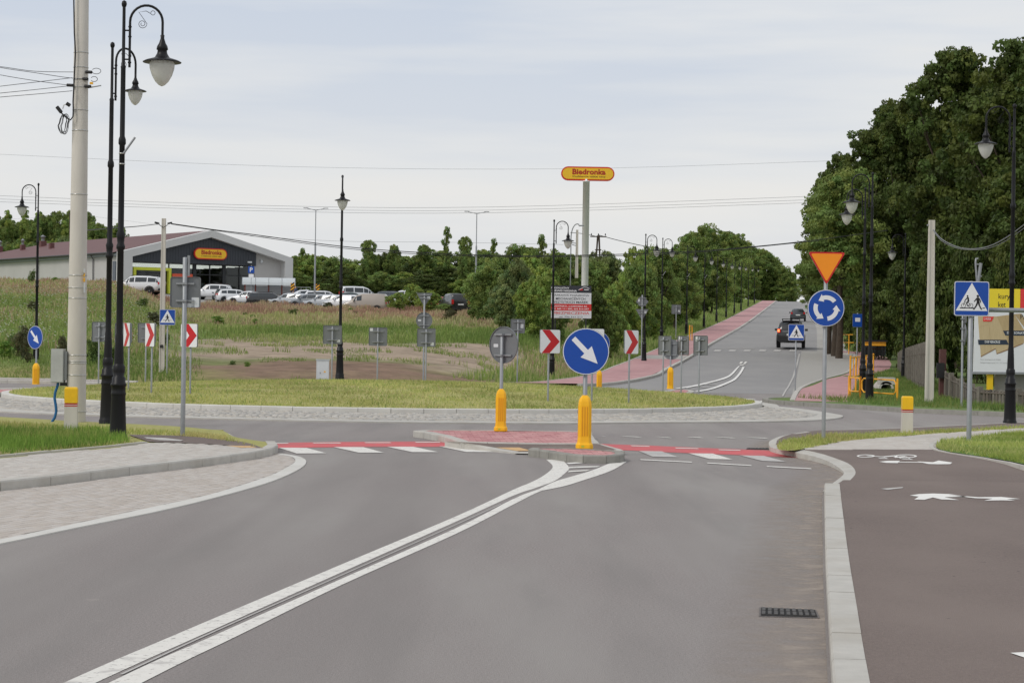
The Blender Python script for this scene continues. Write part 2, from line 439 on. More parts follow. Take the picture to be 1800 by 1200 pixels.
def quads_obj(name, V, Fq, mat, parent=None, col=None, nv=4):
    me = bpy.data.meshes.new(name); me.vertices.add(len(V)); me.vertices.foreach_set('co', V.astype(np.float32).ravel())
    n = len(Fq); me.loops.add(n*nv); me.polygons.add(n)
    me.polygons.foreach_set('loop_start', np.arange(0, n*nv, nv, dtype=np.int32))
    me.polygons.foreach_set('loop_total', np.full(n, nv, dtype=np.int32))
    me.loops.foreach_set('vertex_index', np.asarray(Fq, dtype=np.int32).ravel())
    me.update(calc_edges=True); me.validate()
    if col is not None:
        a = me.color_attributes.new('Col', 'FLOAT_COLOR', 'POINT')
        c4 = np.ones((len(V), 4), np.float32); c4[:, :3] = col; a.data.foreach_set('color', c4.ravel())
    if mat: me.materials.append(mat)
    o = bpy.data.objects.new(name, me); COL.objects.link(o)
    if parent: o.parent = parent
    return o
def grass(name, label, poly, dens, hr, wr, cols, hfun=None, holes=(), zoff=0.0, kind='stuff', lean=.35, parent=None, cull=True):
    P = np.array([(p[0], p[1]) for p in poly]); mn, mx = P.min(0), P.max(0)
    n = int((mx[0]-mn[0])*(mx[1]-mn[1])*dens)
    X = rng.uniform(mn[0], mx[0], n); Y = rng.uniform(mn[1], mx[1], n)
    m = in_poly(X, Y, P) & (rng.random(n) < .62+.25*(np.sin(X*1.7+Y*2.3)+np.sin(X*3.9-Y*1.1)*.6))
    if cull: m &= (Y > 5) & (np.abs(X) < Y*.27+1)
    for hp in holes: m &= ~in_poly(X, Y, hp)
    X = X[m]; Y = Y[m]; n = len(X)
    Z = hfun(X, Y) if hfun else np.zeros(n)
    Z = Z+zoff
    h = rng.uniform(*hr, n); w = rng.uniform(*wr, n); th = rng.uniform(0, 2*PI, n); lt = rng.uniform(0, 2*PI, n); ld = rng.uniform(0, lean, n)*h
    dx = np.cos(th)*w/2; dy = np.sin(th)*w/2
    a = np.stack([X-dx, Y-dy, Z], -1); b = np.stack([X+dx, Y+dy, Z], -1); c = np.stack([X+np.cos(lt)*ld, Y+np.sin(lt)*ld, Z+h], -1)
    V = np.stack([a, b, c], 1).reshape(-1, 3); Fq = np.arange(3*n).reshape(-1, 3)
    cols = np.array(cols); q = (np.sin(X*2.1+Y*.9)+np.sin(X*.83-Y*1.9+1)+np.sin(X*.37+Y*.61+2)*1.2+rng.normal(0, .9, n)); ci = np.clip(((q+3)/6*len(cols)).astype(int), 0, len(cols)-1); k = rng.uniform(.75, 1.2, (n, 1))*(1+.12*np.sin(X*1.3+Y*.45)[:, None])
    # patchy mix of colours
    C = cols[ci]*k; C = np.repeat(C, 3, axis=0)
    o = quads_obj(name, V, Fq, blade, parent, C, 3)
    if kind: o['kind'] = kind
    if label: o['label'] = label; o['category'] = 'grass'
    return o

# ================================================================== SETTING
def drape(name, pts, mat, h, step=4.0, parent=None, kind='structure', side=0.0):
    """polygon cut across the slope every few metres and laid on the terrain function"""
    bm = bmesh.new(); P = [Vector((p[0], p[1], 0)) for p in pts]
    vs = [bm.verts.new(p) for p in P]
    for t in tessellate_polygon([P]):
        try: bm.faces.new([vs[i] for i in t])
        except ValueError: pass
    y0 = min(p.y for p in P); y1 = max(p.y for p in P); y = math.ceil(y0/step)*step
    while y < y1:
        bmesh.ops.bisect_plane(bm, geom=bm.verts[:]+bm.edges[:]+bm.faces[:], plane_co=(0, y, 0), plane_no=(0, 1, 0)); y += step
    x0 = min(p.x for p in P); x1 = max(p.x for p in P); xs_ = step*1.5; x = math.ceil(x0/xs_)*xs_
    while x < x1:
        bmesh.ops.bisect_plane(bm, geom=bm.verts[:]+bm.edges[:]+bm.faces[:], plane_co=(x, 0, 0), plane_no=(1, 0, 0)); x += xs_
    for v in bm.verts: v.co.z = float(H(v.co.x, v.co.y))+h
    bm.normal_update()
    for f in bm.faces:
        if f.normal.z < 0: f.normal_flip()
    if side:
        ed = [e for e in bm.edges if e.is_boundary]; r = bmesh.ops.extrude_edge_only(bm, edges=ed)
        for v in r['geom']:
            if isinstance(v, bmesh.types.BMVert): v.co.z -= side
    me = bpy.data.meshes.new(name); bm.to_mesh(me); bm.free()
    if mat: me.materials.append(mat)
    o = bpy.data.objects.new(name, me); COL.objects.link(o)
    if parent: o.parent = parent
    elif kind: o['kind'] = kind
    return o
# ---- terrain
def build_terrain():
    xs = np.array([-2500, -1200, -600, -350, -220]+list(np.arange(-160, 161, 2.5))+[220, 350, 600, 1200, 2500], float)
    ys = np.array([-400, -100, -20, 20, 45, 60]+list(np.arange(66, 300, 2))+list(np.arange(300, 480, 5))+[500, 560, 700, 900, 1500, 3000], float)
    X, Y = np.meshgrid(xs, ys); Z = H(X, Y)-.06
    V = np.stack([X, Y, Z], -1).reshape(-1, 3); nx, ny = len(xs), len(ys)
    i, j = np.meshgrid(np.arange(nx-1), np.arange(ny-1)); a = (j*nx+i).ravel()
    Fq = np.stack([a, a+1, a+nx+1, a+nx], -1)
    x, y = V[:, 0], V[:, 1]; px = 900+x/np.maximum(y, 1)*3600
    g = np.array([.16, .22, .065]); gy = np.array([.24, .23, .09]); dark = np.array([.235, .16, .115]); pale = np.array([.36, .285, .215]); tan = np.array([.36, .28, .16]); red = np.array([.32, .2, .14])
    C = np.tile(g, (len(V), 1))
    n1 = np.sin(x*.5+y*.31)+np.sin(x*.23-y*.7)+np.sin(x*1.1+.4*y); n1 = n1*1.3
    def zone(c, y0, y1, p0, p1, soft=2.0):
        m = sst(y0-soft, y0+soft, y+n1)*(1-sst(y1-soft, y1+soft, y+n1))*sst(p0-25, p0+25, px+n1*12)*(1-sst(p1-25, p1+25, px+n1*12))
        C[:] = C*(1-m[:, None])+c*m[:, None]
    zone(gy, 70, 79, -400, 3000)
    zone(pale, 90, 115, 330, 990); zone(pale, 80, 86, 900, 960)
    zone(dark, 78, 88, 250, 960, 1.2)
    zone(tan, 145, 178, -300, 1000, 6); zone(red, 178, 204, -300, 1000, 6)
    m = colmat('terrain_surface', .95, 0.0, .1)
    nt = m.node_tree; N = nt.nodes; L = nt.links; b = N['Principled BSDF']; src = b.inputs['Base Color'].links[0].from_socket
    ge = N.new('ShaderNodeNewGeometry'); no = N.new('ShaderNodeTexNoise'); no.inputs['Scale'].default_value = .9; no.inputs['Detail'].default_value = 9; no.inputs['Roughness'].default_value = .7
    L.new(ge.outputs['Position'], no.inputs['Vector'])
    mr = N.new('ShaderNodeMapRange'); mr.inputs[1].default_value = .3; mr.inputs[2].default_value = .7; mr.inputs[3].default_value = .62; mr.inputs[4].default_value = 1.35
    L.new(no.outputs[0], mr.inputs[0]); sc = N.new('ShaderNodeVectorMath'); sc.operation = 'SCALE'
    L.new(src, sc.inputs[0]); L.new(mr.outputs[0], sc.inputs['Scale']); L.new(sc.outputs[0], b.inputs['Base Color'])
    bp = N.new('ShaderNodeBump'); bp.inputs['Strength'].default_value = .6; bp.inputs['Distance'].default_value = .12; L.new(no.outputs[0], bp.inputs['Height']); L.new(bp.outputs[0], b.inputs['Normal'])
    o = quads_obj('ground', V, Fq, m, None, C); o['kind'] = 'structure'
build_terrain()
# ---- asphalt
sheet('road', [Vector(p) for p in ((-60, -80, 0), (60, -80, 0), (60, 73.2, 0), (-60, 73.2, 0))], asphalt)
def hill():
    ys = [73.2, 75, 78, 81.5, 85, 90, 97, 100, 107, 115.5, 121, 127, 133.5]
    L_ = [onto(max(XL(y), -12), y, .004) for y in ys]; R_ = [onto(XL(y)+24 if y < 100 else XL(y)+20, y, .004) for y in ys]
    strip_between('road', L_, R_, asphalt_hill)
    ys = [133.5, 143]+list(np.arange(150, 470, 8))+[470, 500, 600]
    L_ = [onto(XL(y), y, .004) for y in ys]; R_ = [onto(XL(y)+7.4, y, .004) for y in ys]
    strip_between('road', L_, R_, asphalt_hill)
    R2 = [onto(XL(y)+7.4, y, .006) for y in ys]; R3 = [onto(XL(y)+9.6, y, .0) for y in ys]
    strip_between('road_shoulder', R2, R3, bay_mat)
    # footway climbing beside the road: red paving, with single kerb stones
    ys = [80.5, 82, 85, 90, 93, 97, 102, 107, 111, 115.5, 121, 127, 133.5, 143]+list(np.arange(150, 470, 8))+[470]
    a = [onto(XL(y)-.2, y, .12) for y in ys]; b = [onto(XL(y)-2.9, y, .12) for y in ys]
    red = M('red_block_paving', S(184, 142, 142), .9, .12, 3, world_space=True, bump=.5, bscale=30)
    ramp_mix(red, .5, S(170, 126, 128), .45, .7, (1, .4, 1), 7, .7)
    pv = strip_between('footway', a, b, red)
    a2 = [onto(XL(y)-2.9, y, .13) for y in ys]; b2 = [onto(XL(y)-3.0, y, .13) for y in ys]
    strip_between('footway_edging', a2, b2, conc)
    k = holder('kerb')
    line = [onto(XL(y), y, 0) for y in np.arange(80.5, 232, 1.5)]
    kerb(line, .2, .12, conc, k, 1.0)
    ys2 = list(np.arange(231.5, 472, 8)); mb = MB()
    for y0, y1 in zip(ys2[:-1], ys2[1:]):
        A, B = onto(XL(y0), y0), onto(XL(y1), y1); t = [(0, .12), (-.2, .12)]
        vs = [(A.x, A.y, A.z-.05), (A.x, A.y, A.z+.12), (A.x-.2, A.y, A.z+.13), (B.x, B.y, B.z-.05), (B.x, B.y, B.z+.12), (B.x-.2, B.y, B.z+.13)]
        mb.add(vs, [(0, 1, 4, 3), (1, 2, 5, 4)])
    mb.build('kerb', conc, fix=False)['kind'] = 'structure'
    # cross paving band in the footway
    drape('footway_crossing_band', [onto(XL(118)-.2, 118), onto(XL(123)-.2, 123), onto(XL(123)-2.9, 123), onto(XL(118)-2.9, 118)], bay_mat, .126, 2)
    return red
red_pave = hill()

# ---- central island
CX, CY, RI = -3.6, 58.9, 10.75
def island():
    k = holder('roundabout_island')
    ring = [Vector((CX+RI*math.cos(t), CY+RI*math.sin(t), .03)) for t in np.linspace(-PI/2, 1.5*PI, 96)]
    kerb(ring, .2, .12, conc_w, k, .78)
    xs = []; mb = MB(); n = 72; R = RI-.2; rings = 12
    for i in range(rings+1):
        r = R*(1-i/rings)
        for j in range(n):
            t = 2*PI*j/n
            z = .14+.38*(1-(r/R)**2)+.025*math.sin(r*3+t*5)*(1 if i > 1 else 0)
            mb.v.append((CX+r*math.cos(t), CY+r*math.sin(t), z))
    for i in range(rings):
        for j in range(n):
            mb.f.append((i*n+j, i*n+(j+1) % n, (i+1)*n+(j+1) % n, (i+1)*n+j)); mb.sm.append(True)
    o = mb.build('mown_mound', mown, k, fix=False)
    hf = lambda X, Y: .14+.38*(1-((X-CX)**2+(Y-CY)**2)/R**2)
    grass('mown_grass', 'short yellowish mown grass covering the roundabout mound', [(CX+R*math.cos(t), CY+R*math.sin(t)) for t in np.linspace(0, 2*PI, 48)], 420, (.03, .075), (.012, .03), [(.52, .52, .19), (.43, .47, .15), (.58, .54, .25), (.34, .41, .12)], hf, lean=1.2)
    grass('weed_tuft_grass', 'greener weed tufts scattered over the roundabout mound', [(CX+R*math.cos(t), CY+R*math.sin(t)) for t in np.linspace(0, 2*PI, 48)], 30, (.05, .13), (.01, .03), [(.2, .3, .08), (.3, .36, .11), (.42, .37, .18)], hf, lean=.9)
    # truck apron: pixel curve of its outer edge
    outer = smooth_line([(-160, 716), (-60, 719), (0, 725), (150, 731), (300, 735.5), (450, 739), (650, 743), (850, 745), (1000, 745.5), (1140, 744), (1300, 743), (1400, 741.3), (1455, 738.5), (1478, 735), (1481, 732), (1470, 729.5), (1450, 726), (1410, 720), (1370, 716)], 4)
    O = gp(outer); O = [Vector((p.x, p.y, 0)) for p in O]
    # close round the far side
    cc = Vector((CX, CY, 0)); far = []
    t0 = math.atan2(O[-1].y-CY, O[-1].x-CX); t1 = math.atan2(O[0].y-CY, O[0].x-CX)
    if t1 < t0: t1 += 2*PI
    r0 = (O[-1]-cc).length; r1 = (O[0]-cc).length
    for q in np.linspace(0, 1, 24)[1:-1]:
        t = t0+(t1-t0)*q; r = max(11.2, r0+(r1-r0)*q); far.append(Vector((CX+r*math.cos(t), CY+r*math.sin(t), 0)))
    loop = O+far
    inner = []
    for p in loop:
        d = (p-cc); l = d.length; inner.append(cc+d*((l-.75)/l if l-.75 > RI+.05 else (RI+.05)/l))
    sheet('apron_bed', loop, pav_joint, .006)
    mb = MB(); n = len(loop)
    for i in range(n):
        a, b, c, d = loop[i], loop[(i+1) % n], inner[(i+1) % n], inner[i]
        mb.add([(a.x, a.y, 0), (b.x, b.y, 0), (b.x, b.y, .03), (a.x, a.y, .03), (c.x, c.y, .035), (d.x, d.y, .035)], [(0, 1, 2, 3), (3, 2, 4, 5)])
    mb.build('apron_edge_band', conc, fix=True)['kind'] = 'structure'
    # granite setts in rings
    setts = [M('granite_sett_%s' % n, S(*c), .85, .12, 30, world_space=True, bump=.4) for n, c in (('pale', (192, 188, 181)), ('grey', (178, 175, 169)), ('buff', (186, 179, 168)), ('dark', (164, 161, 156)))]
    s = .15; X = []; Y = []; A = []
    IP = np.array([(p.x, p.y) for p in inner])
    r = RI+.12
    while r < 15.2:
        m = int(2*PI*r/s)
        t = np.arange(m)*2*PI/m+r*7; X.append(CX+r*np.cos(t)); Y.append(CY+r*np.sin(t)); A.append(t); r += s
    X = np.concatenate(X); Y = np.concatenate(Y); A = np.concatenate(A)
    m = in_poly(X, Y, IP) & (Y < 64) & (np.abs(X) < Y*.27)
    X, Y, A = X[m], Y[m], A[m]; od = np.argsort(Y); X, Y, A = X[od], Y[od], A[od]
    ap = holder('cobbled_apron')
    h = .067; vb = np.array([(-h, -h, 0), (h, -h, 0), (h, h, 0), (-h, h, 0), (-h*.8, -h*.8, .035), (h*.8, -h*.8, .035), (h*.8, h*.8, .035), (-h*.8, h*.8, .035)])
    fb = np.array([(0, 1, 5, 4), (1, 2, 6, 5), (2, 3, 7, 6), (3, 0, 4, 7), (4, 5, 6, 7)])
    mes = []
    for mt in setts:
        q = MB(); q.add([tuple(v) for v in vb], [tuple(f) for f in fb]); o = q.build('granite_sett', mt); mes.append(o.data); bpy.data.objects.remove(o)
    wh = rng.integers(0, 4, len(X)); K = 300; zj = rng.uniform(.004, .018, len(X))
    for i in range(K):
        o = bpy.data.objects.new('granite_sett', mes[wh[i]]); COL.objects.link(o); o.parent = ap; o.location = (X[i], Y[i], zj[i]); o.rotation_euler = (0, 0, A[i])
    n = len(X)-K; ca = np.cos(A[K:])[:, None]; sa = np.sin(A[K:])[:, None]
    V = np.stack([X[K:, None]+vb[:, 0]*ca-vb[:, 1]*sa, Y[K:, None]+vb[:, 0]*sa+vb[:, 1]*ca, zj[K:, None]+vb[:, 2][None]*np.ones((n, 1))], -1).reshape(-1, 3)
    fa = (fb[None]+(np.arange(n)*8)[:, None, None]).reshape(-1, 4)
    o = quads_obj('granite_sett_field', V, fa, None, ap)
    for mt in setts: o.data.materials.append(mt)
    o.data.polygons.foreach_set('material_index', np.repeat(wh[K:], 5).astype(np.int32)); o['kind'] = 'stuff'
island()

# ---- the corner with the concrete pole (pavement, lay-by, verge)
def left_corner():
    h = .12
    kline = smooth_line([(-500, 931), (-300, 902), (-150, 882), (0, 864), (100, 853), (200, 839.5), (333, 824), (433, 810), (470, 803), (488, 797.5)], 4)
    foot = gp(kline)
    tip = gp([(489, 792), (484, 788)])
    k = holder('kerb')
    kerb(list(foot)+tip, .16, h, conc, k, 1.0)
    ringedge = smooth_line([(-500, 722), (-250, 729), (-100, 735), (0, 741), (114, 748), (200, 752.5), (318, 759), (373, 764.5), (395, 765.5)], 3)
    RE = gp(ringedge)
    side = gp(smooth_line([(395, 765.5), (406, 770), (420, 778), (440, 782.5), (470, 787)], 4))
    base = list(foot)+tip+list(reversed(side))+list(reversed(RE))
    ins = []
    for i, p in enumerate(base):
        a = base[max(i-1, 0)]; b = base[min(i+1, len(base)-1)]; d = (b-a); d.z = 0; d.normalize(); ins.append((p.x-d.y*.09, p.y+d.x*.09))
    slab('verge', ins, mown, -.02, h-.012)
    kerb(list(reversed(RE)), .1, h-.03, conc, k, 1.0, 'edging_stone')
    kerb(list(reversed(side)), .16, .07, conc_w, k, .5)
    # inner line of kerb on top
    def T(pts, n=4): return gp(smooth_line(pts, n), h)
    top_kerb = []
    for i, p in enumerate(foot[:-3]):
        a = foot[max(i-1, 0)]; b = foot[i+1]; d = b-a; d.z = 0; d.normalize(); top_kerb.append(Vector((p.x-d.y*.13, p.y+d.x*.13, h)))
    top_kerb += T([(463, 787.5)], 1)
    upper = T([(-500, 850), (-300, 830), (0, 805), (100, 795), (185, 788), (232, 783), (262, 777.5)]) + T([(262, 777.5), (330, 779), (400, 783), (463, 787.5)], 3)
    pav = top_kerb+list(reversed(upper))
    sheet('pavement_bed', pav, pav_joint, -.009)
    pk = holder('pavement')
    d = foot[14]-foot[6]
    pave(pk, pav, h-.018, math.atan2(d.y, d.x), paver_l, most=300)
    # edging kerb between paving and turf
    kerb(list(reversed(T([(-500, 846), (-300, 826), (0, 801.5), (100, 792), (180, 785), (225, 781), (250, 778)]))), .09, .02, conc, k, 1.0, 'edging_stone')
    cyp = T([(225, 763.5), (300, 765), (360, 769), (430, 777), (463, 787.5)]) + list(reversed(T([(262, 776), (330, 778.5), (400, 782.5), (463, 787.5)], 3)))
    sheet('cycle_path', cyp, cyc, .002)
    sheet('cycle_path', T([(-200, 751), (-50, 752.5), (60, 754.5), (85, 757), (60, 758), (0, 757.5), (-200, 756)], 2), cyc, .002)
    sheet('tactile_strip', T([(398, 783.5), (438, 783.8), (452, 787), (425, 787)], 1), tact, .006)
    sheet('road_marking', T([(252, 768.5), (290, 770), (322, 774), (318, 775.5), (280, 774), (258, 771)], 1), worn_p, .008)
    # blades
    lushp = T([(-260, 756), (0, 757), (120, 757), (205, 757), (228, 778), (180, 784), (100, 790), (0, 799), (-260, 822)], 1)
    grass('lush_grass', 'tall bright green grass around the foot of the concrete pole', lushp, 900, (.07, .17), (.008, .02), [(.19, .33, .06), (.26, .40, .08), (.15, .27, .05), (.34, .40, .12)], None, zoff=h, lean=.5)
    mp1 = T([(-300, 731), (0, 741), (114, 748), (200, 752.5), (318, 759), (373, 764.5), (400, 772), (430, 779), (420, 777), (360, 769), (300, 765), (225, 763), (200, 757), (0, 752), (-300, 745)], 1)
    grass('mown_grass', 'thin mown grass strip between the ring road and the cycle path', mp1, 500, (.03, .09), (.01, .025), [(.48, .49, .17), (.38, .43, .13), (.55, .5, .22)], None, zoff=h-.01, lean=1.0)
    tipg = T([(320, 760), (373, 765.5), (393, 766.5), (404, 771), (418, 778), (436, 782.5), (452, 785.5), (440, 784), (425, 778), (360, 770), (320, 766)], 1)
    grass('mown_grass', 'thin worn grass at the pointed end of the verge beside the red crossing', tipg, 900, (.03, .09), (.01, .025), [(.48, .49, .17), (.38, .43, .13), (.55, .5, .22)], None, zoff=h-.01, lean=1.0)
    drylow = T([(-260, 812), (0, 792), (100, 783), (180, 778), (228, 776), (250, 777), (180, 785), (100, 792), (0, 801), (-260, 826)], 1)
    grass('dry_grass', 'dry straw coloured grass fringe along the paving edge', drylow, 700, (.03, .08), (.008, .02), [(.5, .45, .23), (.38, .38, .14), (.3, .34, .1)], None, zoff=h-.01, lean=1.3)
    # lay-by
    inner = gp(smooth_line([(-500, 1043), (-250, 998), (0, 950), (133, 922), (267, 893), (367, 871), (467, 840), (505, 822), (519, 812), (514, 804.5), (500, 801.5), (488, 801)], 5))
    outer = gp(smooth_line([(-500, 1054), (-250, 1006), (0, 957), (133, 929), (267, 902), (367, 878.5), (467, 850.5), (520, 828.5), (538, 814), (531, 805), (510, 800), (490, 797.5)], 5))
    sheet('lay_by_bed', list(foot)+list(reversed(inner)), pav_joint, .003)
    lb = holder('lay_by')
    d = foot[10]-foot[4]
    pave(lb, list(foot)+list(reversed(inner)), -.008, math.atan2(d.y, d.x), paver_b, most=300)
    strip_between('lay_by_edge_band', [p+Vector((0, 0, .014)) for p in inner], [p+Vector((0, 0, .012)) for p in outer], conc_w)
    strip_between('lay_by_edge_band', [p+Vector((0, 0, .012)) for p in outer], [p+Vector((0, -.004, -.002)) for p in outer], conc_w)
left_corner()

# ---- splitter island
def raised(name, outer_px, h, w, top_mat, kmat, pavers=None, ang=0, most=150, step=.5):
    """kerbed island from the pixel outline of its TOP edge (counter-clockwise seen from above)"""
    P = gp(outer_px, h); P = [Vector((p.x, p.y, 0)) for p in P]
    ar = sum(P[i].x*P[(i+1) % len(P)].y-P[(i+1) % len(P)].x*P[i].y for i in range(len(P)))
    if ar < 0: P.reverse()
    k = holder(name); kerb(P+[P[0]], w, h, kmat, k, step)
    # inset polygon
    n = len(P); I = []
    for i in range(n):
        a = (P[i]-P[i-1]).normalized(); b = (P[(i+1) % n]-P[i]).normalized(); nn = Vector((-(a+b).y, (a+b).x, 0)).normalized()
        c = max(.5, abs(nn.dot(Vector((-a.y, a.x, 0))))); I.append(P[i]+nn*(w/c))
    o = slab('bed', [(p.x, p.y) for p in I], joint_r if pavers else top_mat, 0, h-.014 if pavers else h-.004, parent=k)
    if pavers: pave(k, I, h-.03, ang, pavers, most=most, gap=.012)
    return k
def splitter():
    rear = smooth_line([(729, 757), (740, 755), (900, 755.5), (1030, 757.5), (1040, 762)], 3)+smooth_line([(1046, 770), (1055, 779)], 2)+[(1030, 779.5), (930, 778.5), (812, 776.5)]+[(778, 765), (745, 758.5)]
    raised('traffic_island', rear, .12, .16, None, conc, paver_r, .05, 240)
    front = [(926, 788), (940, 785.5), (980, 786), (1040, 788.5), (1085, 791)]+smooth_line([(1097, 794), (1098, 797), (1085, 800)], 2)+smooth_line([(1060, 800.5), (1008, 799), (980, 795), (948, 790.5)], 2)
    raised('traffic_island', front, .12, .14, None, conc_d, paver_r, .05, 160, .35)
    A, B, Cq, D = G(808, 776.2, .117), G(1050, 779.8, .117), G(1090, 791.3, .05), G(912, 793, .032)
    mb = MB(); mb.add([A, B, Cq, D], [(0, 1, 2), (0, 2, 3)]); mb.build('island_gap', cyc, None, fix=False)['kind'] = 'structure'
    up_ = [A.lerp(D, t) for t in np.linspace(0, 1, 7)]; lo_ = [G(782+126*t, 775.5+20.5*t, .095-.077*t) for t in np.linspace(0, 1, 7)]
    strip_between('island_ramp', up_, lo_, conc); strip_between('island_ramp', lo_, [Vector((b.x-.002, b.y-.004, -.01)) for b in lo_], conc)
    mb = MB(); mb.poly([G(900, 790.6, .034), G(945, 792, .034), G(945, 797.5, .02), G(905, 796.4, .019)]); mb.build('island_ramp', conc, None, fix=False)['kind'] = 'structure'
    def gz(a, b):
        q = A.lerp(B, a); r = D.lerp(Cq, a); v = q.lerp(r, b); return (v.x, v.y, v.z+.004)
    mb = MB(); mb.add([A.lerp(D, .62)+Vector((0, 0, .004)), A.lerp(D, .97)+Vector((0, 0, .004)), A.lerp(D, .97).lerp(B.lerp(Cq, .97), .14)+Vector((0, 0, .004)), A.lerp(D, .62).lerp(B.lerp(Cq, .62), .2)+Vector((0, 0, .006))], [(0, 1, 2, 3)]); mb.build('tactile_strip', tact, None, fix=False)['kind'] = 'structure'
    slab('island_ramp', [(p.x, p.y) for p in gp([(1057, 780), (1092, 789.5), (1098, 792.5), (1088, 792), (1080, 790), (1049, 780)], .06)], conc, -.01, .06)
splitter()
def far_splitters():
    raised('traffic_island', [(-60, 688), (-30, 683), (62, 684), (78, 686), (40, 688.5), (0, 690)], .12, .15, None, conc, paver_r, 0, 60)
    raised('traffic_island', smooth_line([(1160, 689), (1180, 684.5), (1213, 684.5), (1221, 687)], 2)+[(1207, 695), (1190, 694), (1165, 692)], .12, .2, None, conc, paver_r, .3, 60)
far_splitters()

# ---- near right: kerb, reddish path, turf, pale pavement
def right_corner():
    def hr(p):  # platform height falls towards the crossing
        return .02+.10*(1-sst(24.0, 25.2, p[1]))
    k = holder('kerb')
    near = gp(smooth_line([(1468, 1400), (1455, 1200), (1451, 1110), (1447, 1020), (1446, 940), (1446, 866)], 6))
    near = [Vector((near[0].x+.02, -6, 0))]+near
    kerb(list(reversed([p+Vector((.02, 0, 0)) for p in near])), .18, .12, conc, k, 1.0)
    drop_out = smooth_line([(1446, 866), (1462, 853), (1481, 838.5), (1482, 832), (1463, 821), (1433, 811), (1392, 802.5), (1357, 795), (1352, 789), (1353, 782.5), (1368, 775), (1385, 771)], 4)
    DO = gp(drop_out); mb = MB()
    DI = gp(smooth_line([(1472, 866), (1480, 861), (1498.6, 843), (1504, 833.5), (1494, 824), (1467, 815.5), (1425, 804), (1369, 793.5), (1365, 788.5), (1367, 783), (1378, 776.5), (1391, 773)], 4))
    n = len(DO)
    def hh(p): return .03+.075*sst(27.5, 31.8, p.y)
    # dropped kerb stones one by one
    i = 0
    a0, b0 = resample(DO, .5), resample(DI, .5); m = min(len(a0), len(b0)); a0 = resample(DO, .45); 
    m = len(a0); 
    def interp(P, t):
        s = t*(len(P)-1); i = min(int(s), len(P)-2); return P[i].lerp(P[i+1], s-i)
    NS = 26
    for q in range(NS):
        t0, t1 = (q+.01)/NS, (q+.99)/NS; A, B, Cc, D = interp(DO, t0), interp(DO, t1), interp(DI, t1), interp(DI, t0)
        st = MB(); st.add([(A.x, A.y, -.02), (B.x, B.y, -.02), (Cc.x, Cc.y, -.02), (D.x, D.y, -.02), (A.x, A.y, max(.02, hh(A)*.75)), (B.x, B.y, max(.02, hh(B)*.75)), (Cc.x, Cc.y, hh(Cc)), (D.x, D.y, hh(D))], [(3, 2, 1, 0), (4, 5, 6, 7), (0, 1, 5, 4), (1, 2, 6, 5), (2, 3, 7, 6), (3, 0, 4, 7)])
        st.build('kerb_stone', conc, k)
    # path surface: raised near part, ramp, low part
    inner_near = [Vector((p.x+.195, p.y, 0)) for p in near]
    P1 = inner_near[:]                              # y rising to about 24.5
    yk = inner_near[-1].y
    slab('cycle_path', [(p.x, p.y) for p in P1]+[(30, yk), (30, -6)], cyc, -.02, .116)
    # low platform beyond
    def hp(y): return float(.03+.086*(1-sst(yk+.6, yk+1.8, y))+.078*sst(27.5, 31.8, y))
    low = [(inner_near[-1].x, yk)]+[(p.x, p.y) for p in DI[1:]]
    ring_edge = gp(smooth_line([(1391, 772), (1444, 765), (1494, 764), (1578, 761), (1711, 754.5), (1800, 750), (1950, 744), (2300, 731)], 3))
    low += [(p.x, p.y) for p in ring_edge]+[(30, ring_edge[-1].y), (30, yk)]
    mb = MB(); 
    o = drape('cycle_path', [Vector((x, y, 0)) for x, y in low], cyc, 0, .5, side=.1)
    for v in o.data.vertices:
        z = hp(v.co.y)
        v.co.z = v.co.z+z
    kerb(list(reversed([Vector((p.x, p.y, 0)) for p in ring_edge])), .1, .11, conc, k, 1.0, 'edging_stone')
    hB = .1
    def T(pts, n=3): return gp(smooth_line(pts, n), hB)
    pvp = T([(1408, 791), (1450, 783), (1494, 775.5), (1605, 766), (1711, 758.8), (1800, 753.3), (1990, 742)])
    lo = T([(1643, 790.5), (1640, 785), (1643, 780.5), (1654, 776.6), (1689, 771.5), (1744, 764.5), (1800, 759.8), (1990, 748)])
    pav = pvp+list(reversed(lo))
    sheet('pavement_bed', pav, pav_joint, .008)
    pk = holder('pavement'); pave(pk, pav, hB-.004, .25, paver_l, most=300)
    g1 = T([(1369, 792), (1366, 786), (1372, 779), (1391, 773), (1444, 766), (1494, 765), (1578, 762), (1711, 755.5), (1800, 751), (1990, 741)])+list(reversed(T([(1385, 793.5), (1408, 791), (1450, 783), (1494, 775.5), (1605, 766), (1711, 758.8), (1800, 753.3), (1990, 742)])))
    sheet('verge', g1, mown, .016)
    grass('mown_grass', 'mown verge grass where the roundabout sign pole stands', g1, 800, (.03, .10), (.01, .022), [(.46, .48, .16), (.36, .42, .12), (.54, .5, .21)], None, zoff=hB+.01, lean=1.0)
    g2 = T([(1648, 789), (1645, 784), (1650, 779.5), (1660, 776), (1692, 772), (1747, 765), (1800, 760.5), (1990, 749)])+list(reversed(T([(1652, 791), (1669, 795), (1728, 804), (1772, 811), (1800, 817), (1900, 838), (1990, 860)])))
    sheet('verge', g2, lush, .016)
    grass('mown_grass', 'green grass around the cycle crossing sign pole', g2, 1100, (.03, .10), (.008, .02), [(.35, .43, .1), (.43, .48, .13), (.52, .53, .2), (.27, .36, .08)], None, zoff=hB+.01, lean=1.0)
    kerb(T([(1990, 863), (1900, 840), (1800, 819), (1772, 812.5), (1728, 805.5), (1669, 796.5), (1650, 792), (1642, 787), (1643, 781), (1655, 776.5)]), .08, .02, conc, k, .8, 'edging_stone')
    # white marks on the path
    hl = .035
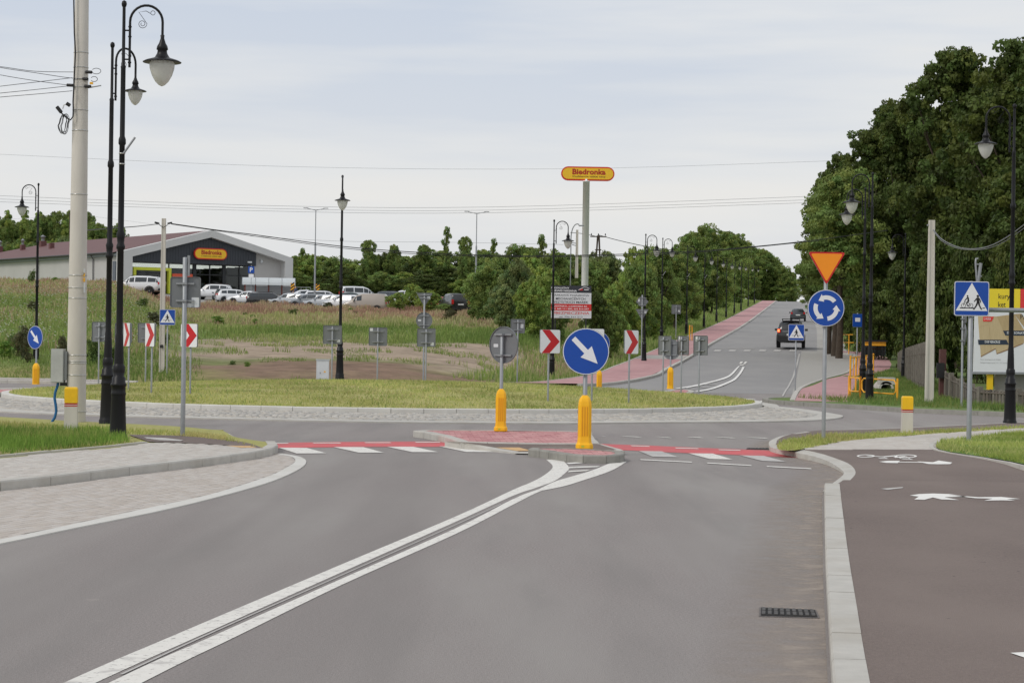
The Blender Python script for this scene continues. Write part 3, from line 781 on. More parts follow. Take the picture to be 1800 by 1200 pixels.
    def GP(pts):
        out = []
        for x, y in pts:
            h = .06
            for _ in range(6): h = hp(G(x, y, h).y)
            out.append(G(x, y, h))
        return out
    wk = lambda pts, h=hl: sheet('road_marking', GP(pts), white_f, .005)
    # pedestrian pictograms lying along the path
    def zz(p): return .03+.086*(1-sst(yk, yk+1.1, p))
    hi = zz(24.4)
    wk([(1599, 871), (1615, 868.5), (1640, 867.5), (1668, 868.5), (1700, 873), (1660, 874), (1686, 879), (1655, 878), (1640, 874.5), (1625, 878.5), (1607, 878), (1615, 873)], .117)
    wk([(1665, 870), (1720, 874), (1760, 873.5), (1794, 877), (1770, 877.5), (1785, 880), (1760, 879.5), (1730, 880), (1745, 876.5), (1715, 875.8)], .117)
    wk([(1545, 811.5), (1560, 810), (1582, 810), (1578, 814), (1558, 813.5)]); wk([(1578, 811.6), (1615, 812), (1625, 813.2), (1578, 812.6)])
    wk([(1612, 811), (1640, 812.5), (1650, 809.5), (1660, 811), (1674, 813), (1670, 815.8), (1648, 816), (1632, 815.5), (1620, 813)])
    wk([(1776, 1148), (1830, 1145), (1860, 1160), (1800, 1156)])
    def ring(cx, cy, rx, ry):
        o = [(cx+rx*math.cos(t), cy+ry*math.sin(t)) for t in np.linspace(0, 2*PI, 22)]; i = [(cx+rx*.78*math.cos(t), cy+ry*.62*math.sin(t)) for t in np.linspace(0, 2*PI, 22)]
        strip_between('road_marking', [p+Vector((0, 0, .005)) for p in GP(o)], [p+Vector((0, 0, .005)) for p in GP(i)], white_f)
    ring(1522, 801.5, 16, 2.6); ring(1592, 801.8, 20, 3.0)
    for a, b in (((1524, 801), (1552, 803)), ((1552, 803), (1560, 806)), ((1560, 806), (1545, 805.5)), ((1552, 803), (1575, 801)), ((1575, 801), (1585, 806.5)), ((1592, 802), (1572, 804)), ((1585, 806.5), (1604, 807.5)), ((1592, 802), (1600, 806.5))):
        wk([(a[0]-2, a[1]-.6), (a[0]+2, a[1]+.6), (b[0]+2, b[1]+.6), (b[0]-2, b[1]-.6)])
    sheet('road_marking', GP([(1548, 859), (1588, 856), (1586, 858), (1560, 861)]), worn_p, .005)
right_corner()

# ---- beyond the ring: kerb, verge, red footway with railings
def far_right():
    k = holder('kerb')
    line = gp(smooth_line([(2600, 770), (2200, 750), (1950, 738), (1800, 733.2), (1680, 728), (1622, 726), (1494, 718), (1400, 712.3), (1362, 709.5), (1350, 707.5), (1354, 705.5), (1375, 704.5), (1398, 704)], 4))
    kerb(line, .18, .12, conc_d, k, 1.0)
    vg = [Vector((p.x, p.y, 0)) for p in gp(smooth_line([(1398, 703.5), (1411, 682), (1455, 665), (1492, 654.5), (1503, 640), (1508, 628), (1500, 621.5), (1480, 620)], 3), .1)]
    right = [onto(60, 133), onto(60, 30)]
    top = [onto(XL(133)+9.6, 133)]
    poly = [Vector((p.x, p.y, 0)) for p in line]+vg+top+right
    vmat = M('verge_turf', S(98, 118, 58), .95, .25, 3, bump=1, world_space=True, detail=8)
    drape('verge', poly, vmat, .1, 3, side=.12)
    redp = gp([(1396, 704.5), (1409, 683), (1455, 666), (1492, 655.5), (1503, 640), (1508, 628), (1500, 621.5), (1480, 620), (1462, 618), (1462, 616.2), (1510, 618), (1545, 622), (1562, 630), (1567, 640), (1564, 648), (1545, 655), (1510, 662), (1500, 690), (1490, 706)], .1)
    drape('footway', redp, red_pave, .106, 2)
    kk = [Vector((p.x, p.y, float(H(p.x, p.y)))) for p in resample(vg, .8)]
    kerb(kk, .16, .13, conc, k, 1.0)
    bay = gp([(1409, 617), (1462, 618), (1480, 620.5), (1500, 622), (1507, 628), (1503, 640), (1492, 654.5), (1455, 665), (1411, 682), (1398, 702), (1389, 704), (1398, 670), (1405, 640)])
    drape('bus_bay', bay, bay_mat, .012, 2)
    drape('road_marking', gp([(1404, 622), (1407, 622), (1383, 686), (1377, 697), (1374, 697), (1380, 686)]), worn_p, .02, 2)
    grass('verge_grass', 'rough green grass of the ditch behind the yellow railings', [(p.x, p.y) for p in gp([(1398, 704), (1490, 707), (1500, 692), (1510, 664), (1560, 655), (1600, 650), (1640, 668), (1660, 690), (1700, 712), (1800, 722), (1950, 728), (1800, 731), (1622, 722), (1494, 715)])], 160, (.06, .22), (.01, .03), [(.15, .25, .06), (.2, .29, .08), (.28, .31, .1), (.12, .19, .05)], lambda X, Y: H(X, Y)+.1, lean=.7)
far_right()
def left_far():
    a = gp([(-300, 660), (-100, 664.5), (0, 668), (90, 671.5), (170, 675), (240, 677)])
    pp = [Vector((p.x, p.y, 0)) for p in a]; b = [p+Vector((0, -1.6, 0)) for p in pp]
    strip_between('footway', [Vector((p.x, p.y, .1)) for p in pp], [Vector((p.x, p.y, .1)) for p in b], M('grey_paving', S(160, 150, 148), .9, .08, 6, world_space=True))
    k = holder('kerb'); kerb(pp, .1, .16, conc, k, 1.0, 'edging_stone')
    kerb([Vector((p.x, p.y, 0)) for p in b], .15, .12, conc, k, 1.0)
    kerb(gp(smooth_line([(-300, 690), (-40, 690.5), (0, 689.5)], 3)), .15, .12, conc, k, 1.0)
left_far()

# ---- road markings on the asphalt
def markings():
    def mk(pts, mat=white_p, dz=.008, n=0):
        P = gp(pts); return drape('road_marking', P, mat, .024, 3) if P[0].y > 73 else sheet('road_marking', P, mat, max(dz, .0015))
    bz = [.002]
    def band(a, b, mat=white_p, n=5):
        bz[0] += .001; far = a[0][1] < 700; dz = Vector((0, 0, .03 if far else bz[0]))
        strip_between('road_marking', [p+dz for p in gp(smooth_line(a, n))], [p+dz for p in gp(smooth_line(b, n))], mat)
    band([(-400, 1433), (112, 1200), (300, 1119), (600, 992), (800, 908), (900, 861.5), (930, 849), (952, 838), (968, 826), (971, 818), (960, 807.5)],
         [(-330, 1433), (168, 1200), (343, 1121), (600, 1006), (800, 917.5), (900, 872), (940, 858), (975, 845), (996, 829), (1000, 821), (988, 807.5)])
    band([(-290, 1440), (192, 1200), (370, 1120), (600, 1017.5), (800, 929), (900, 878), (942, 861.5), (975, 850)],
         [(-210, 1440), (250, 1200), (413, 1120), (600, 1028.5), (800, 939), (900, 888), (946, 865), (980, 853)])
    band([(945, 861), (975, 846.5), (1005, 837.5), (1040, 827), (1065, 817), (1076, 812.5)], [(955, 862), (990, 855), (1020, 846), (1073, 828), (1100, 812.5), (1104, 811)])
    mk([(995, 814), (1030, 812), (1072, 812), (1070, 813.5), (1030, 814), (1000, 816)], white_f); mk([(1000, 821), (1025, 820), (1055, 819.5), (1050, 821.5), (1000, 823.5)]); mk([(1000, 828), (1020, 827), (1038, 826), (1030, 828.5), (998, 830.5)])
    # thin worn line between the pair
    band([(210, 1186), (380, 1108), (600, 1011), (800, 922.5), (880, 886)], [(216, 1186), (384, 1108), (603, 1011), (802, 922.8), (881, 886.6)], worn_p)
    # red cycle crossings
    mk([(437, 779), (600, 776.5), (790, 775.5), (812, 776), (851, 786.5), (770, 785.3), (640, 785.5), (540, 786.5), (478, 788.5)], red_p, .004)
    mk([(1054, 780), (1130, 782.5), (1230, 787), (1352, 791.5), (1378, 797), (1402, 804.5), (1330, 801), (1200, 796), (1092, 791)], red_p, .004)
    for x0, x1, y in ((460, 505, 779.3), (549, 597, 778.9), (640, 685, 778.3), (729, 772, 777.6)): mk([(x0, y-.6), (x1, y-.6), (x1+3, y+.5), (x0+3, y+.5)])
    for x0, x1, y in ((1108, 1140, 784), (1186, 1226, 788), (1262, 1300, 791)): mk([(x0, y-.8), (x1, y+.2), (x1+3, y+1.4), (x0+3, y+.4)])
    for q in ([(489, 787), (539, 787.5), (574, 797), (522, 797.5)], [(586, 786), (639, 786.2), (675, 796), (631, 796)], [(680, 785.5), (727, 785.5), (771, 795), (725, 795)], [(772, 784.8), (822, 785.8), (868, 795), (820, 794.8)]): mk(q)
    for q, m_ in (([(1123, 793), (1163, 793.5), (1193, 804), (1147, 803)], worn_p), ([(1210, 797), (1253, 797.5), (1288, 808), (1247, 807)], white_p), ([(1300, 800.5), (1343, 801.5), (1382, 812), (1340, 810.5)], worn_p)): mk(q, m_)
    for a, b in (((1125, 808), (1215, 812.5)), ((1242, 814), (1320, 818.5)), ((1347, 820), (1425, 824))): mk([(a[0], a[1]-.7), (b[0], b[1]-.7), (b[0]+2, b[1]+1), (a[0]+2, a[1]+1)])
    for a, b in (((1050, 766.3), (1071, 768)), ((1090, 767), (1129, 769)), ((1150, 768), (1182, 770)), ((1204, 768.4), (1238, 770)), ((1255, 768.5), (1294, 770.6)), ((1311, 769), (1352, 771))): mk([(a[0], a[1]-.4), (b[0]-8, b[1]-1.2), (b[0], b[1]+.3), (a[0]+14, a[1]+.9)])
    # far arm
    band([(1187, 683.5), (1215, 679), (1250, 671), (1272, 664.5), (1283, 659), (1292, 650), (1298, 644)], [(1190, 684.5), (1218, 680.8), (1254, 672.3), (1276, 666), (1287, 659.5), (1295, 650.5), (1300.5, 644)], white_f, 3)
    band([(1221, 689), (1250, 683), (1280, 671.5), (1291, 665), (1300, 655), (1305, 645.5)], [(1226, 690), (1256, 684), (1287, 671.5), (1296, 665), (1304, 655), (1309, 645.5)], white_f, 3)
    for a in (((1205, 682), (1228, 687)), ((1222, 679), (1246, 682.5)), ((1238, 675.5), (1262, 677.5))): mk([(a[0][0], a[0][1]-.4), (a[1][0], a[1][1]-.4), (a[1][0], a[1][1]+.5), (a[0][0], a[0][1]+.5)], worn_p)
    mk([(1302, 636), (1306.5, 636), (1303, 640), (1299, 640)]); mk([(1309.5, 636), (1314, 636), (1310, 640.5), (1306, 640.5)]); mk([(1301, 641.3), (1308, 641.3), (1307, 642.7), (1300, 642.7)])
    for x in (1254, 1280, 1306, 1333, 1359, 1386): mk([(x+3, 614.8), (x+15, 615), (x+12, 618), (x, 617.8)], worn_p)
    for x in (1252, 1279, 1305): mk([(x, 613), (x+20, 613.2), (x+20, 613.8), (x, 613.6)], worn_p)
    mk([(1260, 698), (1287, 699), (1283, 701), (1256, 700)], worn_p); mk([(1300, 700), (1330, 701), (1322, 703.5), (1292, 702)], worn_p); mk([(1345, 703), (1378, 703), (1350, 707.5), (1330, 706)], white_p); mk([(1222, 696), (1237, 697), (1236, 698.6), (1222, 698)], worn_p)
    # dust strip washed against the near kerb
    dust = M('road_dust', S(168, 156, 145), .95, .12, 12, world_space=True)
    nt = dust.node_tree; N = nt.nodes; L = nt.links; at_ = N.new('ShaderNodeAttribute'); at_.attribute_name = 'Col'; g_ = N.new('ShaderNodeNewGeometry'); no = N.new('ShaderNodeTexNoise'); no.inputs['Scale'].default_value = 4; no.inputs['Detail'].default_value = 8; L.new(g_.outputs['Position'], no.inputs['Vector'])
    mr = N.new('ShaderNodeMapRange'); mr.inputs[1].default_value = .25; mr.inputs[2].default_value = .7; L.new(no.outputs[0], mr.inputs[0]); mu = N.new('ShaderNodeMath'); mu.operation = 'MULTIPLY'; L.new(at_.outputs['Fac'], mu.inputs[0]); L.new(mr.outputs[0], mu.inputs[1]); L.new(mu.outputs[0], N['Principled BSDF'].inputs['Alpha'])
    def dusty(px, w, k=1.0):
        P = resample(gp(smooth_line(px, 4)), .5); V = []; C = []
        for i, p in enumerate(P):
            a = P[max(i-1, 0)]; b = P[min(i+1, len(P)-1)]; d = (b-a); d.z = 0; d.normalize(); nn = Vector((-d.y, d.x, 0))
            for q, c in ((0, 1.0*k), (w*.25, .75*k), (w, 0)): V.append(tuple(p+nn*q+Vector((0, 0, .0012)))); C.append((c, c, c))
        n = len(P); Fq = [(3*i+j, 3*i+j+1, 3*i+3+j+1, 3*i+3+j) for i in range(n-1) for j in range(2)]
        o = quads_obj('road_dust', np.array(V), np.array(Fq), dust, None, np.array(C)); o['kind'] = 'structure'
    dusty([(1460, 1300), (1455, 1200), (1451, 1110), (1447, 1020), (1446, 940), (1446, 866), (1462, 852), (1481, 838), (1482, 832), (1463, 821), (1433, 811), (1392, 802.5)], .75)
    dusty([(1394, 802.5), (1357, 795), (1352, 789), (1353, 782.5), (1368, 775)], .4)
    # gully grates
    for i, (pts, lab) in enumerate((([(1338, 1069), (1432, 1073), (1437, 1086), (1337, 1083)], 'dark iron road drain beside the raised kerb stones'), ([(1314, 787.6), (1350, 788), (1356, 790.4), (1312, 790)], 'narrow dark drain slot in the road by the red crossing'))):
        P = gp(pts); c = sum(P, Vector())/4; t = thing('drain_grate', lab, 'drain', (c.x, c.y, 0), 0)
        L = [p-c for p in P]; fr = MB(); fr.prism([(p.x*1.06, p.y*1.12) for p in L], lambda q: (q[0], q[2], q[1]), -.02, .006); fr.build('frame', M('grate_frame', S(105, 100, 98), .8, .15, 20), t)
        kbar = 9 if i == 0 else 7
        pit = MB(); pit.poly([(p.x, p.y, .009) for p in L]); pit.build('pit', M('drain_dark', S(30, 29, 28), .9, .2, 20), t)
        for b in range(kbar):
            f0 = (b+.15)/kbar; f1 = (b+.75)/kbar; A = L[0].lerp(L[1], f0); B = L[0].lerp(L[1], f1); Cc = L[3].lerp(L[2], f1); D = L[3].lerp(L[2], f0)
            for s0, s1 in ((.08, .47), (.53, .92)):
                bb = MB(); bb.prism([((A.lerp(D, s0)).x, (A.lerp(D, s0)).y), ((B.lerp(Cc, s0)).x, (B.lerp(Cc, s0)).y), ((B.lerp(Cc, s1)).x, (B.lerp(Cc, s1)).y), ((A.lerp(D, s1)).x, (A.lerp(D, s1)).y)], lambda q: (q[0], q[2], q[1]), .0, .016); bb.build('bar', M('grate_iron', S(82, 80, 78), .7, .25, 30, metal=.3), t)
markings()

# ================================================================== STREET THINGS
def pole_base(px, py, h=0.0, Y=None):
    if Y is None: return G(px, py, h)
    return at(px, py, Y)
def zat(px, py, Y): return at(px, py, Y).z
# ---------- ornamental lamps
def make_lamp(label, loc, hgt=7.2, armdir=0.0, detail=True, flag=False, group='black ornamental street lamps', hs=.9):
    t = thing('street_lamp', label, 'street lamp', loc, 0, group)
    k = hgt/7.2; n = 16 if detail else 8
    b = MB(); b.lathe([(.16*k, -.15), (.165*k, .02), (.15*k, .05), (.155*k, .12), (.14*k, .15), (.135*k, .2), (.115*k, .78*k), (.12*k, .8*k), (.125*k, .82*k), (.115*k, .85*k), (.115*k, .93*k), (.13*k, .95*k), (.13*k, .98*k), (.112*k, 1.0*k), (.11*k, 1.08*k), (.085*k, 1.1*k), (.1*k, 1.18*k), (.1*k, 1.26*k), (.08*k, 1.3*k)], n)
    b.build('base', black_m, t)
    s = MB(); s.lathe([(.08*k, 1.3*k), (.072*k, 1.55*k), (.062*k, 1.75*k), (.055*k, 1.8*k), (.052*k, 3.15*k), (.072*k, 3.18*k), (.072*k, 3.22*k), (.055*k, 3.26*k), (.062*k, 3.34*k), (.072*k, 3.4*k), (.05*k, 3.46*k), (.045*k, 4.85*k), (.062*k, 4.88*k), (.06*k, 4.95*k), (.042*k, 5.0*k), (.04*k, 6.1*k), (.045*k, 6.13*k), (.028*k, 6.16*k), (.026*k, 7.1*k)], n)
    s.build('shaft', black_m, t)
    f = MB(); f.lathe([(.01, 7.08*k), (.036*k, 7.11*k), (.045*k, 7.15*k), (.036*k, 7.19*k), (.005, 7.21*k)], 10); f.build('finial', black_m, t)
    ca, sa = math.cos(armdir), math.sin(armdir)
    A = lambda r, z: (r*ca, r*sa, z)
    a = MB(); x0 = .10*k; R = .265*k; zc = 6.86*k
    pts = [A(x0, 6.12*k), A(x0, 6.5*k)]+[A(x0+R-R*math.cos(q), zc+R*1.02*math.sin(q)) for q in np.linspace(0, PI, 14)]+[A(x0+2*R, 6.66*k)]
    a.tube(pts, .021*k, 8)
    for z in (6.25, 6.72): a.tube([A(0, z*k), A(x0, z*k)], .014*k, 6)
    for z in (6.2, 6.62, 6.78): a.lathe([(.028*k, -.012), (.03*k, 0), (.028*k, .012)], 8, A(x0, z*k))
    a.build('arm', black_m, t)
    if detail:
        c = MB(); cx = x0+.2*k; cz = 6.83*k
        c.tube([A(cx+(.02+.055*q)*k*math.cos(5.2*q*2+2.2), cz+(.02+.055*q)*k*math.sin(5.2*q*2+2.2)) for q in np.linspace(0, 1, 22)]+[A(x0+.14*k, 7.02*k), A(x0+.26*k, 7.04*k)], .005, 5)
        c.tube([A(x0+.26*k, 7.04*k), A(x0+.33*k, 7.0*k)]+[A(x0+.37*k+.035*k*math.cos(q), 7.01*k+.035*k*math.sin(q)) for q in np.linspace(3.6, 9.5, 14)], .005, 5)
        c.build('scroll', black_m, t)
    hx = x0+2*R; z = 6.66*k; c0 = A(hx, 0); k = k*hs
    hd = MB(); hd.lathe([(.02*k, z), (.034*k, z-.01), (.03*k, z-.06*k), (.055*k, z-.14*k), (.085*k, z-.19*k), (.095*k, z-.24*k), (.075*k, z-.26*k), (.085*k, z-.31*k), (.12*k, z-.37*k), (.14*k, z-.38*k), (.27*k, z-.42*k), (.315*k, z-.445*k), (.31*k, z-.455*k), (.2*k, z-.44*k)], n+4, c0)
    hd.build('lamp_hood', black_m, t)
    g = MB(); g.lathe([(.195*k, z-.44*k), (.208*k, z-.47*k), (.2*k, z-.55*k), (.165*k, z-.66*k), (.11*k, z-.76*k), (.05*k, z-.82*k), (.008, z-.84*k)], n+4, c0); g.build('lamp_glass', globe, t)
    k = k/hs
    if flag:
        q = MB(); q.tube([(.04, -.06, 4.72*k), (.22, -.06, 4.98*k)], .018, 8); q.build('flag_holder', galv, t)
        for zz in (4.72, 4.55):
            q = MB(); q.lathe([(.047*k, -.01), (.053*k, -.01), (.053*k, .01), (.047*k, .01)], 10, (0, 0, zz*k)); q.build('strap', strap, t)
    return t
def lamps():
    def L(px, py, Y, top, lab, ad=0.0, detail=True, flag=False, hs=.9):
        p = at(px, py, Y); z1 = zat(px, top, Y) if False else None
        lpx = math.hypot(px-top[0], py-top[1]); hgt = lpx/F*Y
        return make_lamp(lab, p, hgt, ad, detail, flag, hs=hs)
    L(207, 780, 33.3, (218, 2), 'tall black street lamp at the paving edge with a steel flag holder', 0, True, True, 1.0)
    L(188, 750, 38.6, (202, 75), 'black street lamp standing just behind the tallest lamp, on the mown strip', 1.0, True, False, .68)
    L(63, 648, 82, (64, 322), 'black street lamp behind the far blue arrow sign, its arm reaching over the meadow', PI)
    L(597, 664, 76, (603, 308), 'black street lamp seen edge-on beside the pale utility cabinet', -PI/2+.1)
    L(970, 670, 91.3, (973, 386), 'black street lamp in front of the car service board', 0)
    L(1132, 635, 115.7, (1134, 411), 'black street lamp beside the backs of the diamond and triangle signs', 0)
    L(1775, 750, 45.7, (1789, 183), 'black street lamp in front of the flooring advertisement board', PI, True, False, .82)
    L(1528, 712, 63.4, (1536, 303), 'black street lamp standing inside the yellow railing panel', PI)
    L(1516, 697, 69.7, (1522, 330), 'black street lamp just behind the one at the yellow railing', PI)
    L(1588, 674, 98.2, (1591, 410), 'black street lamp in the ditch grass by the culvert', PI)
    # lamps climbing the hill
    ords = ['first', 'second', 'third', 'fourth', 'fifth', 'sixth', 'seventh', 'eighth', 'ninth']
    ys = [140, 167, 193, 220, 247, 275, 303, 340, 380]
    for i, y in enumerate(ys):
        p = onto(XL(y)-3.25, y)
        make_lamp('%s small black street lamp up the hill from the diamond sign, beside the red footway' % ords[i], p, 7.4, 0, i < 3, i < 4, 'black lamps climbing beside the red footway')
    # plain lamps of the car park
    for px, py, top, lab in ((553, 520, 369, 'grey twin-arm lamp post by the hazard boards at the car park'), (836, 522, 375, 'grey twin-arm lamp post at the thicket end of the car park')):
        Y = 215; p = at(px, py, Y); t = thing('car_park_lamp', lab, 'lamp post', p, 0, 'grey twin-arm car park lamps'); h = (py-top)/F*Y
        m = MB(); m.lathe([(.11, -1), (.1, 0), (.09, h*.6), (.05, h*.62), (.045, h)], 8); m.build('post', galv, t)
        for s in (-1, 1):
            a = MB(); a.tube([(0, 0, h-.05), (s*.9, 0, h+.15)], .035, 6); a.build('arm', galv, t)
            b = MB(); b.box((s*1.05, 0, h+.18), (.5, .2, .07)); b.build('lamp_head', galv, t)
    t = thing('curved_lamp', 'thin grey lamp with a curved arm behind the tall shop pylon', 'lamp post', at(1003, 470, 170)); h = 75/F*170
    m = MB(); m.tube([(0, 0, -3), (0, 0, h*.7)]+[(.5-.5*math.cos(q), 0, h*.7+h*.32*math.sin(q)) for q in np.linspace(.1, 1.9, 8)], .05, 6); m.build('post', galv, t)
    m = MB(); m.box((.85, 0, h*.98), (.45, .15, .1)); m.build('lamp_head', galv, t)
lamps()

# ---------- sign plates
def TF(a, z0=0, off=0.0):
    """plate frame: u across, d depth (front is -d), w up; rotated by a about the pole"""
    ca, sa = math.cos(a), math.sin(a)
    def T(v): u, d, w = v; d = d-off; return (u*ca-d*sa, u*sa+d*ca, w+z0)
    return T
def man(cx, cz, s):
    """walking figure outline pieces, height s"""
    h = lambda pts: [(cx+x*s, cz+z*s) for x, z in pts]
    return [circ(.085*s, 10, cx-.02*s, cz+.42*s), h([(-.11, .3), (.02, .34), (.1, .28), (.1, .0), (-.08, .0), (-.1, .1)]),
            h([(-.11, .3), (-.08, .2), (-.24, .02), (-.29, .05)]), h([(.06, .31), (.11, .27), (.2, .1), (.19, -.04), (.14, -.03), (.14, .08)]),
            h([(-.08, .02), (.03, .02), (-.05, -.22), (-.24, -.5), (-.34, -.5), (-.16, -.22)]), h([(-.02, .02), (.1, .02), (.14, -.22), (.27, -.44), (.3, -.5), (.2, -.5), (.03, -.2)])]
def cyclist(cx, cz, s):
    h = lambda pts: [(cx+x*s, cz+z*s) for x, z in pts]
    def ring(x, z, r, w): return [(cx+x*s+r*s*math.cos(q), cz+z*s+r*s*math.sin(q)) for q in np.linspace(0, 2*PI, 17)]+[(cx+x*s+(r-w)*s*math.cos(q), cz+z*s+(r-w)*s*math.sin(q)) for q in np.linspace(2*PI, 0, 17)]
    return [ring(-.3, -.28, .19, .03), ring(.3, -.28, .19, .03), h([(-.32, -.28), (-.28, -.28), (-.2, .02), (-.24, .02)]), h([(-.24, .0), (.1, -.05), (.12, -.02), (-.24, .04)]), h([(.08, -.02), (.12, -.02), (.32, -.28), (.28, -.28)]), h([(-.02, -.3), (.3, -.3), (.3, -.27), (-.02, -.27)]),
            circ(.07*s, 10, cx+.02*s, cz+.5*s), h([(.02, .42), (.12, .4), (.18, .05), (.02, .05)]), h([(.0, .42), (.06, .36), (-.2, .06), (-.25, .1)]), h([(.02, .08), (.14, .02), (.0, -.12), (.1, -.34), (.03, -.34), (-.1, -.1)]) ]
def polys(lst, T, d, name, mat, parent, th=.003):
    m = MB()
    for p in lst: m.prism(p, T, d-th, d)
    return m.build(name, mat, parent)
def plate(t, kind, a, zc, w, off=.05, sticker=None, h=None):
    """one plate on a pole. front normal is -d"""
    T = TF(a, zc, off); h = h or w
    if kind == 'round': out = circ(w/2, 36)
    elif kind == 'triangle': out = [(-w/2, w*.433), (w/2, w*.433), (0, -w*.433)]
    elif kind == 'diamond': out = [(0, w/2), (-w/2, 0), (0, -w/2), (w/2, 0)]
    else: out = rrect(w, h, .04)
    if kind in ('triangle', 'diamond'):  # soften corners
        o2 = []
        n = len(out)
        for i in range(n):
            p = Vector(out[i]); q0 = (Vector(out[i-1])-p).normalized()*.05; q1 = (Vector(out[(i+1) % n])-p).normalized()*.05
            for s in np.linspace(0, 1, 4): o2.append(tuple(p+q0*(1-s)**2+q1*s**2))
        out = o2
    return T, out
def mk_plate(t, kind, a, zc, w, face, off=.055, h=None, sticker=None):
    T, out = plate(t, kind, a, zc, w, off, h=h); h = h or w
    m = MB(); m.prism(out, T, -.012, .0)
    # rim folded back
    m2 = MB(); sc = .985
    pl = m.build('sign_plate', back_m, t)
    rim = MB(); n = len(out); vs = []
    for u, q in out: vs += [T((u, 0, q)), T((u, .018, q)), T((u*.97, .018, q*.97)), T((u*.97, 0.0005, q*.97))]
    rim.add(vs, [(4*i+k, 4*((i+1) % n)+k, 4*((i+1) % n)+(k+1) % 4, 4*i+(k+1) % 4) for i in range(n) for k in range(4)]); rim.build('rim', back_m, pl)
    bw = w*.3
    for z in ((-.28*h, .28*h) if kind != 'triangle' else (.1*h, .3*h)):
        br = MB(); br.box((0, .02, z), (bw*2, .03, .03), T=lambda v: T(v)); br.box((0, (off+.055)/2, z), (.085, off+.055, .035), T=lambda v: T(v)); br.build('bracket', galv, pl)
    def sc_(p, k): return [(u*k, q*k) for u, q in p]
    d0 = -.012
    if face == 'arrow':
        polys([sc_(out, .985)], T, d0, 'white_border', signw, pl, .002); f = polys([circ(w/2*.955, 36)], T, d0-.002, 'sign_face', blue_m, pl, .002)
        ar = [(-.055, .42), (-.055, .02), (-.17, .02), (0, -.34), (.17, .02), (.055, .02), (.055, .42)]
        an = math.radians(45); ca, sa = math.cos(an), math.sin(an); s_ = w*1.0
        pts = [((x*s_)*ca-(z*s_-.02)*sa, (x*s_)*sa+(z*s_-.02)*ca) for x, z in ar]
        # the arrow points down and towards the road
        pts = [(x*.98-.0, z) for x, z in pts]
        polys([pts], T, d0-.004, 'arrow', signw, pl)
    elif face == 'yield':
        polys([sc_(out, 1)], T, d0, 'red_border', signr, pl, .002); polys([[(u*.86, (q-w*.433/3)*.86+w*.433/3) for u, q in out]], T, d0-.002, 'sign_face', signo, pl, .002)
    elif face == 'ring':
        polys([sc_(out, .985)], T, d0, 'white_border', signw, pl, .002); polys([circ(w/2*.955, 36)], T, d0-.002, 'sign_face', blue_m, pl, .002)
        for k in range(3):
            b = math.radians(100+120*k); r0, r1 = w*.23, w*.345; rm = (r0+r1)/2
            qs = np.linspace(b-math.radians(62), b+math.radians(8), 10)
            o = [(r1*math.cos(q), r1*math.sin(q)) for q in qs]+[((r1+.05*w)*math.cos(qs[-1]), (r1+.05*w)*math.sin(qs[-1])), (rm*math.cos(qs[-1]+.5), rm*math.sin(qs[-1]+.5)), ((r0-.05*w)*math.cos(qs[-1]), (r0-.05*w)*math.sin(qs[-1]))]+[(r0*math.cos(q), r0*math.sin(q)) for q in reversed(qs)]
            polys([o], T, d0-.004, 'arrow', signw, pl)
    elif face in ('cross', 'cyclecross'):
        polys([sc_(out, .985)], T, d0, 'white_border', signw, pl, .002); polys([rrect(w*.95, h*.95, .03)], T, d0-.002, 'sign_face', blue_m, pl, .002)
        polys([[(-w*.455, -h*.35), (w*.455, -h*.35), (0, h*.455)]], T, d0-.004, 'white_triangle', signw, pl, .002)
        if face == 'cross':
            polys(man(0, -h*.05, h*.47)+[[(-w*.28, -h*.2), (-w*.09, -h*.2), (-w*.09, -h*.18), (-w*.28, -h*.18)], [(w*.1, -h*.2), (w*.26, -h*.2), (w*.26, -h*.18), (w*.1, -h*.18)]], T, d0-.006, 'pedestrian_symbol', signk, pl)
        else:
            polys(man(w*.18, -h*.1, h*.42), T, d0-.006, 'pedestrian_symbol', signk, pl); polys(cyclist(-w*.13, -h*.1, h*.35), T, d0-.006, 'cycle_symbol', signk, pl)
            polys([[(-w*.34, -h*.28), (w*.06, -h*.28), (w*.06, -h*.255), (-w*.34, -h*.255)], [(w*.31, -h*.28), (w*.38, -h*.28), (w*.38, -h*.255), (w*.31, -h*.255)]], T, d0-.006, 'line_symbol', signk, pl)
    elif face == 'chevron':
        polys([sc_(out, .99)], T, d0, 'sign_face', signw, pl, .002); x = w*.49; y = h*.49
        polys([[(-x*.85, y), (-x*.05, y), (x*.98, 0), (-x*.05, -y), (-x*.85, -y), (x*.05, 0)]], T, d0-.002, 'red_chevron', signr, pl, .002)
    elif face == 'plain_white': polys([sc_(out, .98)], T, d0, 'sign_face', signw, pl, .002)
    elif face == 'plain_amber': polys([sc_(out, .98)], T, d0, 'sign_face', signo, pl, .002)
    elif face == 'bus':
        polys([sc_(out, .98)], T, d0, 'sign_face', blue_m, pl, .002); polys([rrect(w*.5, h*.3, .02, cz=h*.05)], T, d0-.002, 'bus_symbol', signw, pl, .002)
    elif face == 'P':
        polys([sc_(out, .98)], T, d0, 'sign_face', blue_m, pl, .002); text_mb('P', w*.45, h*.62, T, d0-.006, .02).build('letter', signw, pl)
    elif face == 'H':
        polys([sc_(out, .98)], T, d0, 'sign_face', signr, pl, .002); text_mb('H', w*.5, h*.5, T, d0-.006, .02).build('letter', signw, pl)
    if sticker:
        for (u, q, sw, sh) in sticker: polys([rrect(sw, sh, .01, 2, u*w, q*h)], T, .003, 'sticker', stick, pl)
    return pl
